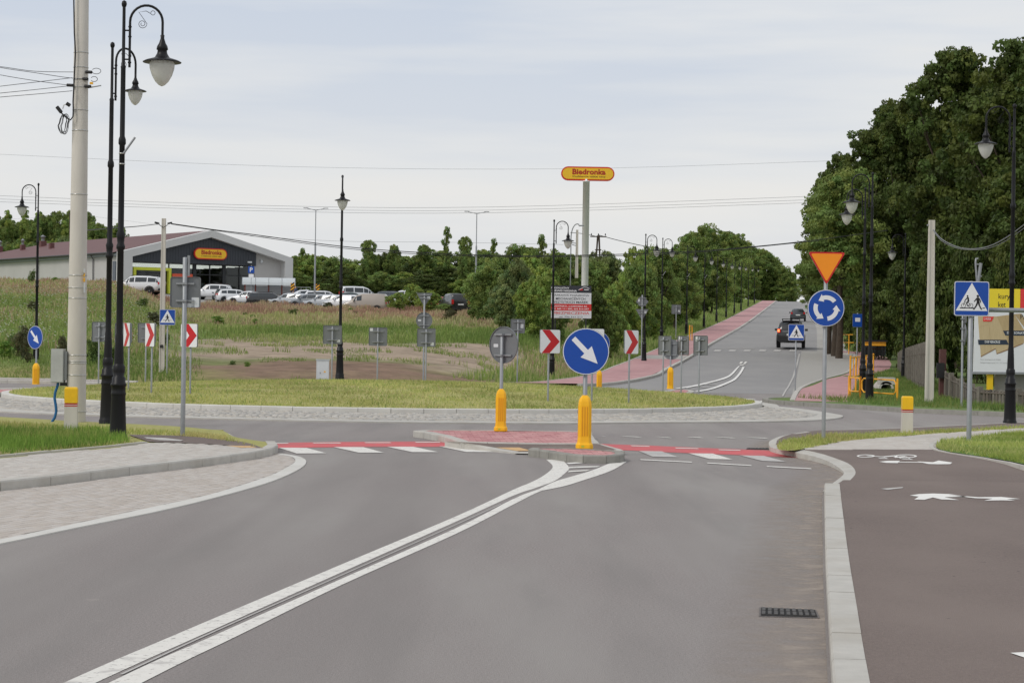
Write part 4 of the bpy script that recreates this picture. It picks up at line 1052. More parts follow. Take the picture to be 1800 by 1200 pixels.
def delineator(t, h=.92, w=.17):
    m = MB(); r = w/2*.8; k = h/.92
    def sq(s, z): return [(sx*s*cx, sy*s*cy, z) for (sx, sy, cx, cy) in ((-1, -1, 1, .6), (-1, -1, .6, 1), (1, -1, .6, 1), (1, -1, 1, .6), (1, 1, 1, .6), (1, 1, .6, 1), (-1, 1, .6, 1), (-1, 1, 1, .6))]
    secs = [(.145, 0), (.148, .02), (.145, .07), (.125, .1), (.12, .13), (.113, .2), (.113, .74), (.105, .81), (.085, .865), (.055, .905), (.032, .92)]
    vs = []; 
    for s, z in secs: vs += sq(s*k, z*k)
    fs = [(8*i+j, 8*i+(j+1) % 8, 8*i+8+(j+1) % 8, 8*i+8+j) for i in range(len(secs)-1) for j in range(8)]
    m.add(vs, fs); m.add(sq(secs[-1][0]*k, secs[-1][1]*k), [tuple(range(8))])
    b = m.build('bollard_sleeve', yel, t)
    for x in (-.042, .0, .042):
        g = MB(); g.box((x*k, -.1135*k, .47*k), (.018*k, .006, .5*k)); g.build('groove', yel_d, b)
    for sx in (-1, 1):
        g = MB(); g.box((sx*.1135*k, 0, .47*k), (.006, .018*k, .5*k)); g.build('groove', yel_d, b)
    g = MB(); g.box((-.03*k, -.147*k, .045*k), (.05*k, .004, .03*k)); g.build('maker_label', M('label_green', S(190, 200, 60)), b)
    return b
def sign(name, label, cat, px, py, Y=None, top=None, plates=(), r=.03, sleeve=None, base_h=.1, group=None, cap=False, lean=True, sink=.1):
    p = G(px, py, base_h) if Y is None else at(px, py, Y); Y = p.y
    t = thing(name, label, cat, p, 0, group)
    # pole top from pixel
    xx, zz = ray(top[0], top[1]); h = EYE+zz*Y-p.z
    m = MB(); m.lathe([(r, -sink), (r, h-.01), (r*.6, h)], 10); m.build('pole', galv, t)
    if sleeve: delineator(t, sleeve/F*Y)
    for pl in plates:
        kind, cpy, wpx, a, face = pl[:5]; kw = pl[5] if len(pl) > 5 else {}
        cx = px+(py-cpy)*.0148
        zc = at(cx, cpy, Y).z-p.z; w = wpx/F*Y
        kw = dict(kw); hp = kw.pop('hpx', None)
        mk_plate(t, kind, a, zc, w, face, h=hp/F*Y if hp else None, **kw)
    return t
def signs():
    st = dict(sticker=[(.3, -.3, .12, .09)])
    sign('keep_right_sign', 'large round blue arrow sign on a yellow sleeve at the tip of the traffic island', 'road sign', 1027, 788, None, (1028.5, 600), [('round', 617.5, 82, .02, 'arrow')], .035, 94, base_h=.115, sink=.05)
    sign('keep_right_sign', 'grey back of a round sign on a yellow sleeve on the near traffic island', 'road sign', 880, 757, None, (882, 586), [('round', 606, 65, PI-.7, 'arrow', dict(sticker=[(.28, -.02, .11, .06)]))], .032, 74, base_h=.12)
    sign('keep_right_sign', 'small round blue arrow sign on a yellow sleeve in front of the weedy bank', 'road sign', 63, 684, 71.5, (64, 578), [('round', 593, 41, -.66, 'arrow')], .03, 46)
    sign('keep_right_sign', 'round blue sign half hidden behind the big blue arrow disc, on a yellow sleeve', 'road sign', 1053, 689, 80, (1054, 590), [('round', 604, 40, .6, 'arrow')], .03, 38)
    sign('keep_right_sign', 'grey back of a small round sign on a yellow sleeve, beside the hill road', 'road sign', 1178, 687, 78.9, (1179, 598), [('round', 614, 36, PI-.55, 'arrow')], .03, 42)
    ch = 'chevron boards on the roundabout mound'
    def chev(px, py, Y, top, cy, s, a, lab, face='chevron', stk=None):
        p = at(px, py, Y); r2 = (p.x-CX)**2+(p.y-CY)**2; 
        kw = dict(sticker=stk) if stk else {}
        sign('chevron_sign', lab, 'chevron sign', px, py, Y, top, [('square', cy, s, a, face, kw)], .024, None, group=ch)
    chev(321+13, 695, 52.0, (335, 571), 589.5, 41, -.65, 'red and white chevron board right behind the tall pole with the grey square plate')
    chev(266, 692, 53.0, (266, 570), 588.5, 41, -1.0, 'narrow red and white chevron board between the black lamps and the concrete utility pole')
    chev(225.5, 686, 54.5, (226, 569), 588, 41, -1.12, 'red and white chevron board partly hidden behind the two black lamp posts')
    chev(963, 707, 51.4, (965, 580), 600, 41.5, .55, 'wide red and white chevron board between the grey disc and the big blue arrow sign')
    chev(1105, 705, 52.5, (1107, 581), 601, 41.5, .9, 'turned red and white chevron board standing alone beyond the big blue arrow sign')
    chev(1040, 704, 52.0, (1041.5, 579), 598, 41, .4, 'chevron board of which only a pale corner shows above the big blue arrow disc', 'plain_white')
    bk = [(.3, -.33, .1, .09)]
    chev(173, 672, 64, (175, 567), 583, 35, PI-.45, 'grey back of a chevron board at the weedy bank, nearest the concrete pole', stk=[(-.35, -.3, .1, .14)])
    chev(214, 675, 63, (215, 567), 585, 35, PI-.4, 'grey back of a chevron board showing between the two black lamps')
    chev(255.5, 673, 64, (257, 568), 585, 35, PI-.3, 'grey back of a chevron board tucked behind a narrow chevron board')
    chev(583, 668, 65.2, (584, 574), 588, 33, PI+.02, 'grey back of a chevron board next to the pale utility cabinet', stk=[(-.32, -.33, .1, .08)])
    chev(663, 672, 65.2, (664.5, 576), 591.5, 32.5, PI, 'grey back of a chevron board with a white sticker on its top corner', stk=[(.36, .38, .1, .1)])
    chev(748, 671, 65, (749.5, 579), 593, 32.5, PI-.03, 'grey back of a chevron board in front of the stacked triangle and disc backs', stk=[(-.32, -.35, .1, .1)])
    chev(1165, 692, 62, (1166, 592), 607, 34, PI-.95, 'grey back of a chevron board hiding part of a small grey disc', stk=None)
    chev(1197, 695, 61.8, (1198, 592), 607, 34, PI-1.05, 'grey back of a narrow chevron board, middle one of three by the hill road', stk=[(.35, .35, .08, .14)])
    chev(1228, 699, 61.3, (1229, 592), 607, 35, PI-.9, 'grey back of the chevron board closest to the hill road traffic', stk=[(.3, .33, .08, .14)])
    sign('crossing_sign', 'grey back of a small square sign on a tall post behind the grey disc', 'road sign', 909, 672, 84, (911, 562), [('square', 573, 25, PI+.15, 'cross', dict(sticker=[(-.3, 0, .12, .16)]))], .028)
    sign('yield_sign', 'stacked grey backs of a downward triangle and a disc on one post', 'road sign', 744, 669, 74, (748, 516), [('triangle', 527, 29, PI, 'yield', dict(sticker=[(-.25, .12, .12, .1)])), ('round', 563, 29, PI, 'ring', dict(sticker=[(.28, .0, .11, .06)]))], .03)
    t = sign('crossing_sign', 'large grey back of a square sign on a tall post near the cycle path marking', 'road sign', 321, 765, None, (326, 452), [('square', 513.5, 54, PI-.06, 'cyclecross', dict(sticker=[(-.33, -.33, .13, .17), (-.12, -.42, .2, .07)]))], .04, base_h=.12)
    Y = t.location.y; z0 = t.location.z
    m = MB(); zt = at(330, 449, Y).z-z0; zb = at(328, 485, Y).z-z0; m.tube([(.06, 0, zb), (.06, 0, zt)], .022, 8); m.build('extension_tube', galv, t)
    sign('crossing_sign', 'small blue crossing sign in front of the slim concrete utility pole', 'road sign', 293, 673, 77, (294, 545), [('square', 557.5, 27.5, .05, 'cross')], .028)
    sign('crossing_sign', 'blue pedestrian crossing sign beside the black off-road car', 'road sign', 1397.5, 705, 74.5, (1399.5, 572), [('square', 584, 28.5, .03, 'cross')], .028)
    sign('yield_sign', 'amber yield triangle above a blue roundabout disc on a single post', 'road sign', 1447.5, 771, None, (1452, 450), [('triangle', 472, 66, .02, 'yield'), ('round', 541.5, 65, .02, 'ring')], .036, base_h=.12)
    t = sign('cycle_crossing_sign', 'large blue square cycle and pedestrian crossing sign with a long horizontal arm', 'road sign', 1703, 775, None, (1714, 494), [('square', 525, 61, -.03, 'cyclecross')], .045, base_h=.12)
    Y = t.location.y; z0 = t.location.z; x0 = t.location.x
    def R_(px, py): q = at(px, py, Y); return (q.x-x0-.105, .1, q.z-z0)
    m = MB(); a = R_(1726, 462); 
    m.tube([R_(1722, 800), R_(1728, 462)], .037, 10); 
    # upper mast with the bent arm end
    mt = MB(); q0 = at(1727, 494, Y); mm = lambda px, py: (at(px, py, Y).x-x0, .12, at(px, py, Y).z-z0)
    mt.tube([mm(1712, 560), mm(1727, 462)], .03, 8); mt.build('mast', galv, t)
    lp = MB(); lp.tube([mm(1720.5, 500), mm(1717.5, 462), mm(1718.5, 454), mm(1722, 454.5)], .018, 8); lp.box(mm(1722.5, 464), (.1, .03, .02)); lp.box(mm(1723, 485), (.11, .03, .02)); lp.build('bent_arm_end', galv, t)
    ar = MB(); ar.tube([mm(1716, 544), mm(1990, 548)], .042, 10); ar.build('horizontal_arm', galv, t)
    t = sign('crossing_sign', 'blue sign plate seen edge-on on a thin post by the precast fence', 'road sign', 1690, 718, 57.5, (1694, 526), [('square', 551, 34, 1.5, 'cross'), ('round', 588, 38, 1.5, 'plain_white')], .03)
    sign('warning_signs', 'grey backs of a diamond and a downward triangle on one post by the red footway', 'road sign', 1127.5, 628, 113, (1129.5, 518), [('diamond', 530, 23, PI+.02, 'plain_amber', dict(sticker=[(.25, .1, .1, .16)])), ('triangle', 553, 23, PI-.05, 'yield', dict(sticker=[(-.25, .2, .12, .16)]))], .03)
    sign('crossing_sign', 'grey back of a small square sign in front of the bushes at the hill footway', 'road sign', 1188, 592, 134, (1189, 537), [('square', 543.5, 16.5, PI+.04, 'cross', dict(sticker=[(-.3, -.2, .12, .14)]))], .028)
    sign('bus_stop_sign', 'small blue bus stop sign behind the black lamps under the trees', 'bus stop sign', 1506, 640, 104, (1507.5, 550), [('square', 563, 18, .05, 'bus', dict(hpx=23))], .03)
    sign('parking_sign', 'blue parking sign with a white plate below it near the trolley shelter', 'parking sign', 441, 528, 222, (441, 466), [('square', 474, 11, 0, 'P', dict(hpx=12)), ('square', 485, 9, 0, 'plain_white', dict(hpx=7))], .03)
    sign('handicap_bay_sign', 'small red and white H sign on a white post in front of the beige van', 'sign', 647, 545, 203, (647, 520), [('square', 527, 8, 0, 'H', dict(hpx=8))], .03)
signs()

# ---------- concrete utility poles
def upole(label, px, py, Y, top, w0, w1, square=False, base_z=None, extend=0):
    p = at(px, py, Y); h = EYE+ray(*top)[1]*Y-p.z+extend; t = thing('utility_pole', label, 'utility pole', p)
    r0 = w0/F*Y/2; r1 = w1/F*Y/2; m = MB()
    if square:
        vs = []; 
        for r, z in ((r0, -.3), (r1, h)): vs += [(-r, -r*.8, z), (-r*.55, -r*.8, z), (-r*.5, -r*.55, z), (r*.5, -r*.55, z), (r*.55, -r*.8, z), (r, -r*.8, z), (r, r*.8, z), (-r, r*.8, z)]
        m.add(vs, [(i, (i+1) % 8, 8+(i+1) % 8, 8+i) for i in range(8)]+[(15, 14, 13, 12, 11, 10, 9, 8)])
    else: m.lathe([(r0, -.3), (r0, 0), (r1, h), (r1*.9, h+.02)], 24)
    m.build('shaft', polec, t); return t, h, r0, r1
def big_pole():
    t, h, r0, r1 = upole('massive pale round concrete pole with a grey box and a hanging cable coil', 133, 751, 39.2, (140.5, 0), 35, 21.5, extend=1.6)
    Y = 39.2; z0 = t.location.z; x0 = t.location.x; H0 = h
    rad = lambda z: r0+(r1-r0)*z/H0
    zz = lambda py: at(140, py, Y).z-z0
    for py in (93, 119, 141, 154, 194, 230, 342, 484, 506, 524, 624, 635, 638, 659, 723):
        m = MB(); z = zz(py); m.lathe([(rad(z)+.001, -.008), (rad(z)+.006, -.008), (rad(z)+.006, .008), (rad(z)+.001, .008)], 24, (0, 0, z)); m.build('steel_band', strap, t)
    X = lambda px, py, d=0: (at(px, py, Y).x-x0-0.0, d, at(px, py, Y).z-z0)
    fr = -.25
    c = MB(); c.tube([X(134, -60, -.17), X(133, 0, -.17), X(134, 60, -.17), X(136, 95, -.175), X(134, 140, -.18), X(132, 180, -.18), X(132.5, 195, -.185), X(132, 207, -.19), X(128, 213, -.2), X(122, 210, -.2), X(114, 203, -.2), X(110, 198, -.2)], .014, 8); c.build('down_cable', dark_rub, t)
    for (ax, ay), (bx, by) in (((104, 190), (112, 200)), ((121, 184), (127, 188))):
        m = MB(); m.tube([X(ax, ay, -.2), X(bx, by, -.2)], .035, 8); m.build('cable_clamp', dark_rub, t)
    m = MB(); m.tube([X(114, 194, -.2), X(116, 187, -.2), X(121, 185, -.2)], .012, 6); m.build('clamp_hook', stick, t)
    m = MB()
    for k, (cx, rx, ry) in enumerate(((113, 6, 17), (115, 8, 15), (117, 7, 18), (112, 7, 15), (116, 5, 17))):
        pts = [X(cx+rx*math.cos(q)+(2.5 if math.sin(q) < 0 else 0), 220+ry*math.sin(q), -.2+k*.012) for q in np.linspace(0, 2*PI, 18)]
        m.tube(pts[:-1], .006, 5, closed=True)
    m.build('cable_coil', dark_rub, t)
    for px, py, col in ((158, 128, dark_rub), (151, 140, dark_rub), (156, 153, dark_rub), (125, 151, dark_rub)):
        m = MB(); m.tube([X(px-5, py, -.1), X(px+6, py+1, -.14)], .03, 8); m.build('insulator', col, t)
    m = MB(); m.box(X(163, 148, -.12), (.06, .04, .04)); m.build('yellow_tag', yel, t)
    for cx, cy, rx, ry in ((172, 127, 8, 5), (168, 141, 6, 4.5)):
        m = MB(); m.tube([X(cx+rx*math.cos(q), cy+ry*math.sin(q), -.14) for q in np.linspace(-2.6, 2.6, 12)], .006, 5); m.build('wire_loop', dark_rub, t)
    m = MB(); m.tube([X(156, 156, -.1), X(180, 152, -.12)], .012, 6); m.build('hook_rod', galv, t)
    for py, hh, mt in ((478, 10, stick), (483, 6, yel), (492, 7, yel), (506, 18, stick)):
        m = MB(); m.box(X(150.5, py, -.09), (.012, .12, hh/F*Y)); m.build('number_plate', mt, t)
    m = MB(); m.box(X(145, 748, -.15), (.1, .06, .12)); m.build('earthing_clip', dark_rub, t)
    # meter box hangs on the pole, and its hose
    b = thing('meter_box', 'grey metal box strapped to the massive concrete pole', 'electrical box', at(103, 672, Y-.1)); bz = b.location.z; bx = b.location.x
    hb = 59/F*Y; wb = 22/F*Y
    m = MB(); m.box((-.01, 0, hb/2), (wb, .22, hb)); m.build('case', M('box_grey', S(168, 170, 168), .6, .1, 3), b)
    m = MB(); m.box((-.01, -.114, hb/2), (wb-.02, .01, hb-.03)); m.build('door', M('box_door_grey', S(178, 180, 178), .55, .12, 3), b)
    m = MB(); m.box((wb/2+.02, .02, hb/2), (.05, .16, hb*.85)); m.build('mounting_rail', galv, b)
    m = MB(); m.box((.1, 0, -.03), (.12, .12, .06)); m.build('cable_gland', dark_rub, b)
    hs = thing('cable_hose', 'blue corrugated cable hose running from the grey box into the grass', 'hose', at(85, 752, Y-.3)); o = hs.location
    P = [at(px, py, Y-.12) for px, py in ((102.5, 670), (101, 678), (97, 690), (96, 700), (98, 712), (99, 722), (96.5, 733), (91, 742), (84, 751), (80, 756))]
    m = MB(); m.tube([p-o for p in P], .026, 10); m.build('hose', M('blue_hose', S(20, 95, 150), .5, .1, 60, bump=.5), hs)
big_pole()
def bollards():
    for px, py, ty, w, lab in ((124.5, 757, 680, 22, 'square concrete post with yellow cap standing in front of the massive concrete pole'), (1594, 760, 696, 18.5, 'short concrete post with a yellow cap in the mown verge facing the ring road')):
        p = G(px, py, .12); Y = p.y; h = (py-ty)/F*Y; s = w/F*Y; t = thing('concrete_post', lab, 'bollard', p, .12 if px < 900 else -.05)
        m = MB(); vs = []
        for z, q in ((-.1, .53), (h*.62, .48)): vs += [(-s*q, -s*q, z), (s*q, -s*q, z), (s*q, s*q, z), (-s*q, s*q, z)]
        m.add(vs, [(0, 1, 5, 4), (1, 2, 6, 5), (2, 3, 7, 6), (3, 0, 4, 7)]); m.build('shaft', polec, t)
        for z in (.575, .62):
            m = MB(); m.box((0, 0, h*z), (s*1.0, s*1.0, h*.02)); m.build('red_band', signr, t)
        m = MB(); vs = []
        for z, q in ((.64, .5), (.96, .5), (1.0, .42)): vs += [(-s*q, -s*q, z*h), (s*q, -s*q, z*h), (s*q, s*q, z*h), (-s*q, s*q, z*h)]
        m.add(vs, [(4*i+j, 4*i+(j+1) % 4, 4*i+4+(j+1) % 4, 4*i+4+j) for i in range(2) for j in range(4)]+[(8, 9, 10, 11)]); m.build('yellow_cap', M('yellow_cap_paint', S(240, 190, 20), .5, .07, 8), t)
bollards()
def poles():
    t, h, r0, r1 = upole('slim pale concrete utility pole rising behind the small blue crossing sign', 284, 664, 78, (288, 384), 9.5, 7, True)
    z0 = t.location.z
    for s in (-1, 1):
        m = MB(); m.tube([(0, -.1, h-.35), (s*.12, -.1, h-.28), (s*.2, -.1, h-.18)], .012, 6); m.tube([(s*.16, -.1, h-.2), (s*.33, -.1, h-.16)], .035, 8); m.build('insulator', dark_rub, t)
    m = MB(); m.box((0, -.12, 1.2), (.12, .03, .12)); m.build('number_plate', dark_rub, t)
    t, h, r0, r1 = upole('pale rectangular concrete pole in front of the dark trees by the precast fence', 1633, 713, 61.5, (1635.5, 387), 14.5, 10, True)
    for z in np.arange(.5, h, .42):
        pass
    m = MB(); m.box((-.08, 0, h-.15), (.12, .05, .04)); m.build('hook', galv, t)
    t, h, r0, r1 = upole('thin concrete pole showing between the tall shop pylon and a lamp glass', 1013.5, 482, 165, (1016, 404), 5.5, 4, True)
    m = MB(); m.tube([(0, 0, h-1.3), (-.4, 0, h-1.2)], .03, 6); m.tube([(0, 0, h-1.1), (-.5, 0, h-1.05)], .03, 6); m.build('bracket', dark_rub, t)
    # transformer A-frame
    p = at(1051, 470, 190); t = thing('a_frame_pole', 'dark timber A-frame power pole above the bushes behind the tall pylon', 'utility pole', p); hh = 56/F*190
    for s in (-1, 1):
        m = MB(); m.tube([(s*.42, 0, -4), (s*.06, 0, hh)], .09, 6); m.build('leg', bark, t)
    m = MB(); m.box((0, 0, hh*.55), (.6, .1, .1)); m.build('cross_bar', bark, t)
    m = MB(); m.box((0, 0, hh-.1), (1.5, .12, .1)); m.build('crossarm', bark, t)
    for x in (-.65, 0, .65):
        m = MB(); m.lathe([(.04, 0), (.06, .08), (.03, .2)], 6, (x, 0, hh)); m.build('insulator', dark_rub, t)
    p = at(123, 420, 330); t = thing('power_pole', 'dark power pole top above the woods behind the big concrete pole', 'utility pole', p); hh = 45/F*330
    m = MB(); m.tube([(0, 0, -6), (0, 0, hh)], .18, 6); m.build('shaft', bark, t)
poles()
def cable(label, pts, Y0, Y1, r, group=None, mat=None):
    P = smooth_line(pts, 5); n = len(P); x0, x1 = P[0][0], P[-1][0]
    Q = [at(px, py, Y0+(Y1-Y0)*(px-x0)/(x1-x0)) for px, py in P]; o = Q[0].copy()
    m = MB(); m.tube([q-o for q in Q], r, 5); ob = m.build('overhead_cable', mat or dark_rub, None, fix=False); ob.location = o
    tag(ob, label, 'cable', group)
wire_g = M('bare_wire', S(120, 122, 126), .5, .05, 3)
def cables():
    g3 = 'high parallel wires crossing the sky'
    cable('topmost thin wire crossing the whole sky at shop pylon height', [(-50, 269), (490, 292.5), (980, 297), (1430, 284), (1850, 268)], 330, 330, .018, g3, wire_g)
    for i, (a, b, c, d) in enumerate(((342, 361, 364, 345), (348, 366, 369.5, 351), (353, 370.5, 374, 356))):
        cable('%s of three parallel thin wires crossing the sky below the pylon sign' % ('upper', 'middle', 'lower')[i], [(-50, a), (450, b), (860, c), (1430, d), (1600, d-8)], 300, 300, .022, g3, wire_g)
    cable('thick dark cable from the massive pole to the slim concrete pole', [(152, 405), (200, 401), (240, 398), (280, 393.5)], 45, 78, .014)
    cable('thick dark cable from the slim concrete pole over the shop gable to the hill trees', [(301, 393), (370, 403), (450, 413), (600, 433), (740, 444), (870, 449), (1010, 449), (1200, 443), (1330, 433), (1440, 421), (1560, 405)], 78, 85, .017)
    cable('second strand sagging just beneath the thick dark cable over the car park', [(301, 394), (450, 415.5), (600, 436), (740, 447), (870, 451), (1010, 451), (1200, 445.5), (1440, 423)], 78.3, 85.3, .012)
    cable('short dark cable from the A-frame pole down into the hill trees', [(1052, 413), (1085, 422), (1130, 432), (1180, 440)], 190, 190, .03)
    cable('dark cable from the thin concrete pole to the A-frame pole', [(1003, 409), (1018, 410), (1036, 413), (1050, 416)], 165, 190, .025)
    cable('grey cable bundle hanging from the rectangular concrete pole at the dark trees', [(1640, 403), (1655, 420), (1680, 433), (1705, 437.5), (1735, 434), (1765, 420), (1800, 395), (1840, 360)], 61.5, 50, .014, None, wire_g)
    cable('thin twin strand of the grey bundle beside the dark trees', [(1640, 404.5), (1655, 423), (1680, 435.5), (1705, 439), (1735, 437), (1765, 425), (1800, 401), (1840, 368)], 61.4, 50, .008, None, wire_g)
    for i, (pts, lab) in enumerate((([(-60, 113), (0, 117.5), (60, 125.5), (130, 127)], 'highest wire reaching the massive concrete pole'), ([(-60, 105), (0, 119), (60, 128), (120, 137), (150, 139)], 'wire sloping down to the middle insulator of the massive pole'), ([(-60, 160), (0, 152), (60, 145), (127, 137)], 'wire climbing gently upward to the massive pole'), ([(-60, 120), (0, 132), (60, 142), (124, 150.5)], 'wire crossing another one just before the massive pole'), ([(-60, 170), (0, 164), (60, 158), (124, 151)], 'wire rising gently to the lower insulator of the massive pole'), ([(-60, 177), (0, 171), (60, 166), (127, 160)], 'lowest wire reaching the massive concrete pole'))):
        cable(lab, pts, 36, 39, .0055, 'wires converging on the massive concrete pole')
    cable('faint wire behind the poles above the shop roof', [(-50, 387), (60, 383), (123, 376), (190, 384), (300, 398)], 330, 330, .012, None, wire_g)
    cable('fine wire passing low over the shop roof edge', [(440, 415), (600, 424), (800, 426), (990, 430)], 300, 300, .018, None, wire_g)
cables()

def cabinet():
    p = G(567, 668, .1); p = at(567, 667.5, 72.5); Y = p.y; t = thing('utility_cabinet', 'pale grey utility cabinet at the far edge of the mown mound', 'cabinet', p, .12); w = 22/F*Y; h = 35/F*Y
    m = MB(); m.box((0, 0, h/2), (w, .25, h)); m.build('case', M('cabinet_grey', S(200, 203, 205), .5, .05, 4), t)
    m = MB(); m.box((0, 0, h+.012), (w+.05, .3, .03)); m.build('lid', M('cabinet_lid', S(188, 192, 196), .5, .05, 4), t)
    m = MB(); m.box((.01, -.128, h*.5), (w-.06, .012, h-.12)); m.build('door', M('cabinet_door', S(206, 209, 211), .5, .05, 4), t)
    m = MB(); m.prism([(-.04, -.035), (.04, -.035), (0, .035)], lambda v: (v[0]+.07, v[1], v[2]+h*.43), -.142, -.136); m.build('warning_sticker', yel, t)
    m = MB(); m.box((-.09, -.14, h*.35), (.03, .012, .06)); m.build('handle', galv, t)
cabinet()

# ---------- yellow pedestrian railings
def rail_panel(t, a, b, h, mat=yel_rail, mid=True, r=.024):
    """a panel between two ground points (local)"""
    a = Vector(a); b = Vector(b); d = (b-a).normalized(); U = Vector((0, 0, 1)); hs = h
    for p in (a, b):
        m = MB(); m.tube([p-U*.2, p+U*h], .032, 10); m.build('post', mat, t)
    i0, i1 = a+d*.07, b-d*.07; lo = h*.42; c = .09
    m = MB(); m.tube([i0+U*(lo+c), i0+U*(h-.06-c), i0+U*(h-.06)+d*c, i1+U*(h-.06)-d*c, i1+U*(h-.06-c), i1+U*(lo+c), i1+U*lo-d*c, i0+U*lo+d*c], r, 8, closed=True); m.build('frame', mat, t)
def railings():
    Y = 63.0; p = at(1577, 713, Y); t = thing('pedestrian_railing', 'yellow tubular railing panel around the base of a black lamp', 'railing', p)
    a = at(1577, 713, Y)-p; b = at(1512, 708, 64.5)-p; c = at(1492, 706, 66)-p; hh = 47/F*Y
    rail_panel(t, a, b, .84); rail_panel(t, b, c, .84)
    p = at(1494, 704, 66.5); t = thing('pedestrian_railing', 'tall yellow railing receding along the red footway behind the lamp pair', 'railing', p)
    pts = [(1494, 706, 66.3), (1504, 695, 71), (1514, 683, 76), (1522, 672, 81), (1535, 660, 87)]
    Pw = [Vector((at(x, y, d).x, d, 0.1)) for x, y, d in pts]
    for i, q in enumerate(Pw):
        m = MB(); m.tube([q-p-Vector((0, 0, .2)), q-p+Vector((0, 0, 1.35 if i in (0, 4) else 1.3))], .032, 8); m.build('post', yel_rail, t)
    for z in (.62, 1.28):
        m = MB(); m.tube([q-p+Vector((0, 0, z)) for q in Pw], .024, 8); m.build('rail', yel_rail, t)
    for q, r_ in zip(Pw[:-1], Pw[1:]):
        m = MB(); mid = (q+r_)/2-p; m.tube([mid+Vector((0, 0, .62)), mid+Vector((0, 0, 1.28))], .018, 6); m.build('baluster', yel_rail, t)
    p = at(1478, 619, 126); t = thing('pedestrian_railing', 'yellow railing beside the far tree trunks above the bus bay', 'railing', p)
    for i, x in enumerate((1478, 1492, 1507, 1521)):
        q = at(x, 619+i*.3, 126-i*1.5)-p; m = MB(); m.tube([q-Vector((0, 0, .1)), q+Vector((0, 0, 1.1))], .035, 6); m.build('post', yel_rail, t)
    for z in (.6, 1.08):
        m = MB(); m.tube([at(1478, 619, 126)-p+Vector((0, 0, z)), at(1521, 620, 121.5)-p+Vector((0, 0, z))], .028, 6); m.build('rail', yel_rail, t)
    p = at(1212, 598, 128); t = thing('pedestrian_railing', 'short orange-yellow railing at the crossing on the hill footway', 'railing', p)
    for q in ((0, 0), (.35, 2.2)):
        m = MB(); m.tube([(q[0], q[1], 0), (q[0], q[1], .95)], .04, 6); m.build('post', yel_rail, t)
    for z in (.5, .92):
        m = MB(); m.tube([(0, 0, z), (.35, 2.2, z)], .035, 6); m.build('rail', yel_rail, t)
railings()
def bus_shelter():
    p = at(1537, 627, 112); t = thing('bus_shelter', 'dark glass bus shelter with a yellow top strip under the trees', 'bus shelter', p, -.1); k = 112/F; w = 36*k; h = 27*k
    m = MB(); m.box((0, 0, h-.12), (w, 1.3, .22)); m.build('roof_strip', yel_rail, t)
    m = MB(); m.box((0, 0, h+.03), (w+.15, 1.5, .08)); m.build('roof', dark_rub, t)
    gl = M('dark_glass', S(50, 62, 62), .12, .1, 2, spec=.7)
    for i in range(3):
        m = MB(); m.box((-w/2+w/3*(i+.5), .6, h*.47), (w/3-.06, .02, h*.78)); m.build('glass_pane', gl, t)
    for x in (-w/2, -w/6, w/6, w/2):
        m = MB(); m.box((x, .6, h/2), (.06, .06, h)); m.build('post', dark_rub, t)
    for x in (-w/2, w/2):
        m = MB(); m.box((x, 0, h*.47), (.02, 1.1, h*.78)); m.build('glass_pane', gl, t)
    m = MB(); m.box((0, .25, .45), (w*.7, .35, .06)); m.build('bench', bark, t)
bus_shelter()
def culvert():
    p = at(1558, 683, 74); t = thing('culvert', 'half buried concrete culvert pipe in the ditch behind the railings', 'culvert', p, 0)
    m = MB(); k = 74/F; R = 13*k; seg = 14
    vs = []; 
    for y in (0, 1.2):
        for q in np.linspace(0, PI, seg): vs.append((R*math.cos(q), y, R*math.sin(q)))
        for q in np.linspace(0, PI, seg): vs.append((R*.72*math.cos(q), y, R*.72*math.sin(q)))
    fs = []
    for i in range(seg-1):
        fs += [(i, i+1, seg+i+1, seg+i), (2*seg+i, 2*seg+i+1, i+1, i), (seg+i, seg+i+1, 3*seg+i+1, 3*seg+i)]
    m.add(vs, fs); m.build('pipe', conc, t)
    m = MB(); m.box((.05, .3, R*1.05), (1.7*R*1.2, .6, .25)); m.build('headwall', conc, t)
    m = MB(); m.box((0, .9, R*.3), (R*1.4, .02, R*.8)); m.build('pipe_shade_panel', M('pipe_shadow', S(48, 46, 44), .95), t)  # flat dark panel stands in for the shade inside the pipe
culvert()

